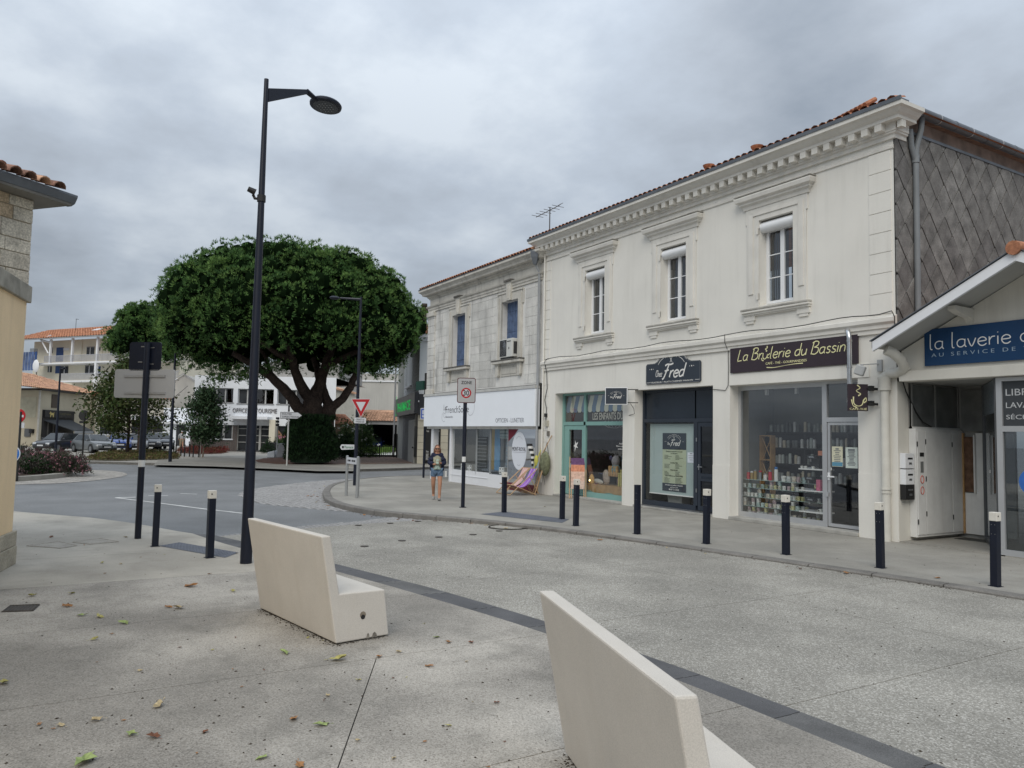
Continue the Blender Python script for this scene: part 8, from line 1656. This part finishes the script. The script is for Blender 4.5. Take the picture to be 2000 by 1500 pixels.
car(183,884,38, paint('paint_grey', (.11,.12,.125)), 'dark grey estate car parked second from the left, seen from the side', 4.6, H=1.46)
car(232,881,60, paint('paint_blue', (.02,.06,.26)), 'bright blue car parked behind the dark grey estate', 4.2, H=1.55, suv=True)
car(262,879,55, paint('paint_silver', (.16,.17,.18)), 'silver grey car parked behind the street tree trunk', 4.3)
car(292,878,60, paint('paint_ink', (.03,.035,.045)), 'dark blue grey car parked behind the tall sign post', 4.3, H=1.58, suv=True); car(312,877,52, paint('paint_slate', (.045,.055,.07)), 'slate coloured off road car at the right end of the parked row', 4.5, H=1.62, suv=True)
pcar = Ws.M @ Vector((Ws.at(735,850)[0],0,-3.2)); car(735,860,88, paint('paint_deep_blue', (.015,.03,.13)), 'dark blue car standing inside the tiled shed', 4.2, H=1.55, suv=True, depth=(pcar-CAM).dot(fh))

# ================= PEOPLE =================
def skin(name, verts, edges, radii, mat, par, M, sub=2, root=0):
    me = bpy.data.meshes.new('t'); me.from_pydata(verts, edges, []); o = bpy.data.objects.new('t', me); col.objects.link(o)
    sm_ = o.modifiers.new('s', 'SKIN'); sm_.use_smooth_shade = True; ss = o.modifiers.new('u', 'SUBSURF'); ss.levels = sub; ss.render_levels = sub
    for i, r in enumerate(radii): d = me.skin_vertices[0].data[i]; d.radius = r if isinstance(r, tuple) else (r, r); d.use_root = (i == root)
    dg = bpy.context.evaluated_depsgraph_get(); dg.update(); m2 = bpy.data.meshes.new_from_object(o.evaluated_get(dg)); col.objects.unlink(o); bpy.data.objects.remove(o)
    b = MB(M); b.add([tuple(v.co) for v in m2.vertices], [tuple(p.vertices) for p in m2.polygons]); bpy.data.meshes.remove(m2); return b.obj(name, mat, par, smooth=True)
skinm = M_('skin_tan', (.42,.22,.14), rough=.6, var=.06, scale=6); hair1 = M_('hair_auburn', (.13,.055,.03), rough=.6, var=.3, scale=30); denim = M_('denim', (.13,.20,.30), rough=.9, var=.25, scale=16); jack = M_('navy_jacket', (.014,.018,.045), rough=.8, var=.3, scale=8); shirt = M_('printed_shirt', (.34,.33,.24), rough=.9, var=.5, scale=16, fine=.3, fscale=40); shoe = M_('grey_shoe', (.25,.25,.24), rough=.8, var=.3, scale=20)
def person(M, label, h=1.6, pose='front', top=None):
    t = thing('person', label, 'person', M=M); s = h/1.62
    V = [(0,0,.92),(0,.0,1.08),(0,-.0,1.24),(0,.01,1.36),(0,0,1.42),(0,-.015,1.50),  # 0-5 pelvis..head base
         (.09,0,.88),(.10,-.12,.50),(.09,-.16,.10),(.09,-.26,.045),        # 6-9 right leg (forward)
         (-.09,0,.88),(-.10,.04,.49),(-.085,.24,.16),(-.085,.17,.06),        # 10-13 other leg (trailing, heel up)
         (.16,.0,1.34),(.215,.04,1.10),(.10,-.20,1.12),(.04,-.25,1.15),   # 14-17 arm
         (-.16,.0,1.34),(-.215,.04,1.10),(-.08,-.20,1.08),(-.02,-.24,1.10)]
    E = [(0,1),(1,2),(2,3),(3,4),(4,5),(0,6),(6,7),(7,8),(8,9),(0,10),(10,11),(11,12),(12,13),(3,14),(14,15),(15,16),(16,17),(3,18),(18,19),(19,20),(20,21)]
    R = [(.14,.10),(.12,.09),(.14,.10),(.09,.07),.05,.055,.095,.066,.043,.038,.095,.066,.043,.038,.055,.045,.03,.025,.055,.045,.03,.025]
    if pose == 'back':
        V[15:18] = [(.24,.03,1.08),(.25,-.03,.86),(.25,-.05,.80)]; V[19:22] = [(-.24,.03,1.08),(-.25,-.03,.86),(-.25,-.05,.80)]
    V = [tuple(c*s for c in v) for v in V]; R = [tuple(c*s for c in r) if isinstance(r, tuple) else r*s for r in R]
    body = skin('body', V, E, R, [skinm, top or skinm], t, M)
    iv = M.inverted()
    for p in body.data.polygons:
        c = p.center
        if c.z > 1.0*s and c.z < 1.40*s and not (c.y < -.17*s) and pose == 'front': p.material_index = 1
        if pose == 'back' and .95*s < c.z < 1.42*s: p.material_index = 1
    H = MB(M); H.ellip((0,-.02*s,1.535*s), (.075*s,.092*s,.11*s), 14, 10); H.ellip((0,-.105*s,1.52*s),(.013*s,.02*s,.025*s),8,6); H.ellip((.076*s,0,1.53*s),(.012*s,.02*s,.03*s),8,5); H.ellip((-.076*s,0,1.53*s),(.012*s,.02*s,.03*s),8,5); H.obj('head', skinm, t, smooth=True)
    return t, s, V
wp = Vector((-11.68,-4.54,0)); fc_ = (Vector((CAM.x,CAM.y,0))-wp).normalized(); rzp = math.atan2(fc_.y, fc_.x)+pi/2
Mw = T(wp.x,wp.y,0,rzp); wm, s, V = person(Mw, 'woman in dark jacket and denim shorts walking towards the camera looking at her hands', 1.60, 'front', jack)
hr = MB(Mw); hr.ellip((0,.015*s,1.57*s),(.088*s,.095*s,.10*s),14,9); hr.ellip((.075*s,.02*s,1.46*s),(.04*s,.06*s,.13*s),10,8); hr.ellip((-.075*s,.02*s,1.46*s),(.04*s,.06*s,.13*s),10,8); hr.ellip((0,.06*s,1.47*s),(.09*s,.05*s,.14*s),10,8); hr.obj('hair', hair1, wm, smooth=True)
MB(Mw).box(-.062*s,-.006*s,-.122*s,-.108*s,1.535*s,1.565*s).box(.006*s,.062*s,-.122*s,-.108*s,1.535*s,1.565*s).box(-.07*s,.07*s,-.116*s,-.108*s,1.556*s,1.566*s).obj('sunglasses', blk, wm, bevel=.003); MB(Mw).ellip((0,-.108*s,1.475*s),(.022*s,.008*s,.006*s),8,5).obj('mouth', M_('lips', (.4,.1,.09)), wm, smooth=True)
sh_v = [(0,0,.96),(.085,0,.90),(.10,-.06,.68),(-.085,0,.90),(-.10,.03,.68)]; sh_v = [tuple(c*s for c in v) for v in sh_v]; skin('shorts', sh_v, [(0,1),(1,2),(0,3),(3,4)], [(.17*s,.125*s),.115*s,.105*s,.115*s,.105*s], denim, wm, Mw)
skin('shirt', [tuple(c*s for c in v) for v in [(0,0,.94),(0,-.01,1.1),(0,-.01,1.26),(0,0,1.38)]], [(0,1),(1,2),(2,3)], [(.165*s,.125*s),(.145*s,.12*s),(.155*s,.12*s),(.08*s,.07*s)], shirt, wm, Mw)
for sd_ in (1,-1):
    jv = [tuple(c*s for c in (sd_*v[0],v[1],v[2])) for v in [(.13,.04,.86),(.14,.03,1.05),(.14,.02,1.24),(.15,.01,1.36),(.22,.04,1.10),(.12,-.17,1.11),(.06,.03,1.41)]]; skin('jacket_side', jv, [(0,1),(1,2),(2,3),(3,4),(4,5),(3,6)], [(.09*s,.10*s),(.08*s,.09*s),(.09*s,.09*s),.10*s,.10*s,.062*s,.06*s], jack, wm, Mw)
skin('jacket_back', [tuple(c*s for c in v) for v in [(0,.07,.86),(0,.07,1.1),(0,.06,1.36)]], [(0,1),(1,2)], [(.17*s,.06*s),(.16*s,.06*s),(.13*s,.05*s)], jack, wm, Mw)
skin('jacket_yoke', [tuple(c*s for c in v) for v in [(-.19,.01,1.33),(0,.035,1.39),(.19,.01,1.33)]], [(0,1),(1,2)], [.085*s,.075*s,.085*s], jack, wm, Mw)
for (x, y, z, a) in ((.09,-.215,.045,0),(-.085,.19,.075,.7)): MB(Mw @ Matrix.Translation((x*s,y*s,z*s)) @ Matrix.Rotation(a,4,'X')).ellip((0,0,0),(.048*s,.12*s,.045*s),12,8).obj('shoe', shoe, wm, smooth=True)
def fingers(M, c, sgn, par, s):
    b = MB(M); b.ellip((c[0],c[1],c[2]),(.032*s,.038*s,.02*s),8,6)
    for i in range(4): a = (c[0]+sgn*(-.024+.016*i)*s, c[1]-.02*s, c[2]+.005*s); b.tube([a,(a[0]-sgn*.008*s,a[1]-.035*s,a[2]+.012*s),(a[0]-sgn*.02*s,a[1]-.045*s,a[2]+(.03+.004*i)*s)], [.009*s,.008*s,.006*s], 6)
    b.tube([(c[0]-sgn*.025*s,c[1],c[2]),(c[0]-sgn*.045*s,c[1]-.02*s,c[2]+.02*s)], [.01*s,.008*s], 6); b.obj('hand', skinm, par, smooth=True)
fingers(Mw, V[17], 1, wm, s); fingers(Mw, V[21], -1, wm, s)
ph_ = tag(MB(Mw @ Matrix.Translation((.01*s,-.31*s,1.17*s)) @ Matrix.Rotation(-.5,4,'X')).box(-.04,.04,-.006,.006,-.075,.075).obj('phone', M_('phone_mint', (.25,.33,.27), rough=.3), None, bevel=.003), 'pale green phone held in both hands by the walking woman', 'phone')
bgm = M_('carrier_bag', (.30,.38,.33), rough=.6, var=.5, scale=14); bb2 = thing('carrier_bag', 'crumpled green and white plastic bag hanging from the walking woman hands', 'bag', M=Mw); MB(Mw).add([(-.03*s,-.2*s,1.08*s),(.03*s,-.22*s,1.08*s),(.14*s,-.2*s,.93*s),(-.12*s,-.2*s,.92*s),(.0*s,-.26*s,.95*s),(0,-.14*s,.93*s)], [(0,1,4),(1,2,4),(0,4,3),(2,5,3,4),(0,3,5),(0,5,1),(1,5,2)]).obj('bag_body', bgm, bb2)
MB(Mw).box(.24*s,.30*s,-.02,.02,.70*s,.88*s).obj('label_strip', whm, bb2)
# distant walker seen from behind
wp = G(354,877.5); fc_ = (wp-Vector((CAM.x,CAM.y,0))).normalized(); Mx_ = T(wp.x,wp.y,0,math.atan2(fc_.y,fc_.x)+pi/2); wk2, s, V = person(Mx_, 'man in pale shirt and beige trousers walking away toward the white shop', 1.8, 'back', M_('shirt_pale', (.5,.5,.5)))
skin('shirt', [tuple(c*s for c in v) for v in [(0,0,.92),(0,0,1.15),(0,0,1.38)]], [(0,1),(1,2)], [(.18*s,.13*s),(.18*s,.13*s),(.12*s,.1*s)], M_('shirt_pale', (.5,.5,.5)), wk2, Mx_); 
for sd_ in (1,-1): skin('sleeve', [tuple(c*s for c in (sd_*v[0],v[1],v[2])) for v in [(.16,0,1.34),(.25,.03,1.12)]], [(0,1)], [.075*s,.065*s], MATS['shirt_pale'], wk2, Mx_); skin('trouser_leg', [tuple(c*s for c in (sd_*v[0],v[1],v[2])) for v in [(.08,0,.95),(.10,0,.5),(.09,.06 if sd_ > 0 else -.05,.1)]], [(0,1),(1,2)], [.12*s,.085*s,.065*s], M_('trouser_beige', (.30,.25,.17)), wk2, Mx_)
MB(Mx_).ellip((0,.0,1.585*s),(.09*s,.1*s,.07*s),10,7).obj('hat', M_('hat_white', (.6,.6,.6)), wk2, smooth=True)

# ================= FALLEN LEAVES =================
lfm = [M_('dry_leaf_%d' % i, c, rough=.8, var=.3, scale=40, coord='O') for i, c in enumerate([(.30,.15,.06),(.36,.33,.12),(.26,.32,.12),(.16,.07,.04),(.42,.34,.2)])]
lp = []
for i in range(5):
    r_ = random.Random(i); b = MB(); n = 11; pts = []
    for k in range(n): a = 2*pi*k/n; rr = (.045 if k%2 else .028)*r_.uniform(.8,1.25)*(1.25 if k == 0 else 1); pts.append((rr*math.cos(a)*1.3, rr*math.sin(a)*.85, .006+.012*abs(math.sin(a*1.5+i))))
    b.add(pts+[(0,0,.004)], [(k,(k+1)%n,n) for k in range(n)]); b.add([(.05,0,.01),(.09,.006,.012),(.09,-.002,.012)], [(0,1,2)]); o = b.obj('fallen_leaf', lfm[i], None); lp.append(o.data); bpy.data.objects.remove(o)
def leaf(x, y, k, s, z=.004):
    o = bpy.data.objects.new('fallen_leaf', lp[k]); col.objects.link(o); o.location = (x,y,z); o.rotation_euler = (random.uniform(-.2,.2),random.uniform(-.2,.2),random.uniform(0,6)); o.scale = (s,s,s*random.uniform(.8,1.6))
    nmz = ('brown','yellow ochre','yellowish green','dark reddish','pale straw')[k]; tag(o, nmz+' fallen leaf lying dry on the grey paving', 'leaf', nmz+' fallen leaves on the paving')
for px, py, k, s in ((165,1490,2,1.9),(662,1290,1,1.7),(556,1277,2,1.2),(372,1146,0,2.0),(350,1189,4,1.8),(328,1187,0,1.0),(62,1165,1,1.3),(140,1160,1,1.2),(130,1185,0,1.3),(160,1203,2,1.2),(195,1206,1,1.2),(243,1218,2,1.3),(185,1250,1,.9),(5,1336,1,1.4),(310,1380,4,1.3),(190,1408,4,1.0),(120,1418,4,.8),(257,1436,2,1.0),(300,1441,3,1.1),(574,1406,0,1.0),(628,1417,2,1.2),(837,1302,0,.9),(512,1482,2,.9),(585,1497,0,1.0),(750,1146,0,1.0),(868,1170,0,.9),(852,1246,2,.9),(740,1284,0,.9),(875,1256,0,.9),(920,1256,3,.9),(1408,1392,0,1.1),(780,1275,4,.9),(1652,1116,0,1.5),(1830,1130,0,1.2),(100,1050,3,1.3),(245,1050,4,1.2),(200,1100,1,1.0),(236,1102,4,.9),(1065,990,4,1.2),(1020,1003,4,1.1),(760,958,4,1.4),(780,960,4,1.4),(455,1156,1,1.1),(410,1122,0,.7),(640,1360,4,.6),(700,1330,1,.6)): p = G(px,py); leaf(p.x, p.y, k, s*.8, .004 if p.y < -10.9 or p.y > -3.9 else zr(p.x)+.006)
r_ = random.Random(77)
for i in range(55):
    px, py = r_.uniform(0,1000), 1060+440*r_.random()**1.2; p = G(px,py)
    if p.y < -11.1: leaf(p.x,p.y,r_.choice((0,0,1,3,4)),r_.uniform(.2,.5))
for i in range(40): u = r_.random(); k = int(u*(len(kerb)-30)); q = kerb[k]; leaf(q[0]+r_.uniform(-.1,.1), q[1]-r_.uniform(.05,.5), r_.choice((0,3,4)), r_.uniform(.4,1.1), (zr(q[0]) if q[0] > -7.5 else -.12)+.008)
# grime, crumbs and twigs: tiny litter nobody could count
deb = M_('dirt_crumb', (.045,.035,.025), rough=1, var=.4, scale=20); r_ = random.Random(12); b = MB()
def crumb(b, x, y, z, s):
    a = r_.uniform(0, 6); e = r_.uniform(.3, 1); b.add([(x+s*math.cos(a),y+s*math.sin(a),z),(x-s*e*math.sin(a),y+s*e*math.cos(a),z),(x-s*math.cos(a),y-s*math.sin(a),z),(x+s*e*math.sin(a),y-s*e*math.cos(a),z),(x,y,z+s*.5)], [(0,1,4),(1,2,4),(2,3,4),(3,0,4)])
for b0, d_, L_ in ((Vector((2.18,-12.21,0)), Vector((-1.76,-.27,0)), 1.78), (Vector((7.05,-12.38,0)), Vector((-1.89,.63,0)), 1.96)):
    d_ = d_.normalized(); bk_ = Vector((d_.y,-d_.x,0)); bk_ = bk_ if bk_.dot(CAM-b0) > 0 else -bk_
    for i in range(420): q = b0+d_*r_.uniform(-.05,L_)+bk_*(-.02+.10*r_.random()**3); crumb(b, q.x, q.y, .001, r_.uniform(.003,.013))  # dirt at the bench foot, massed dark there to suggest contact shade as well
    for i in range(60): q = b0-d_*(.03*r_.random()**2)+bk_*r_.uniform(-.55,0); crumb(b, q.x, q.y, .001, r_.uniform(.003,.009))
for i in range(520):
    px, py = r_.uniform(0,2000), 1030+470*r_.random(); p = G(px,py)
    z = .001 if (p.y < -11.2 or -3.4 < p.y < 0) else (zr(p.x)+.001 if p.y < -5.5 and p.x > -6 else None)
    if z is not None: crumb(b, p.x, p.y, z, r_.uniform(.004,.016))
for i in range(500): k = int(r_.random()*(len(kerb)-40)); q = kerb[k]; f_ = r_.random(); q2 = kerb[k+1]; x = q[0]+(q2[0]-q[0])*f_; y = q[1]+(q2[1]-q[1])*f_-.02-.18*r_.random()**2; crumb(b, x, y, (zr(x) if x > -7.5 else -.12)+.001, r_.uniform(.005,.02))
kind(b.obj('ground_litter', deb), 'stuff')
for o in list(col.objects):
    if o.type == 'MESH' and o.data.users > 0 and not o.data.materials: print('nomat', o.name)
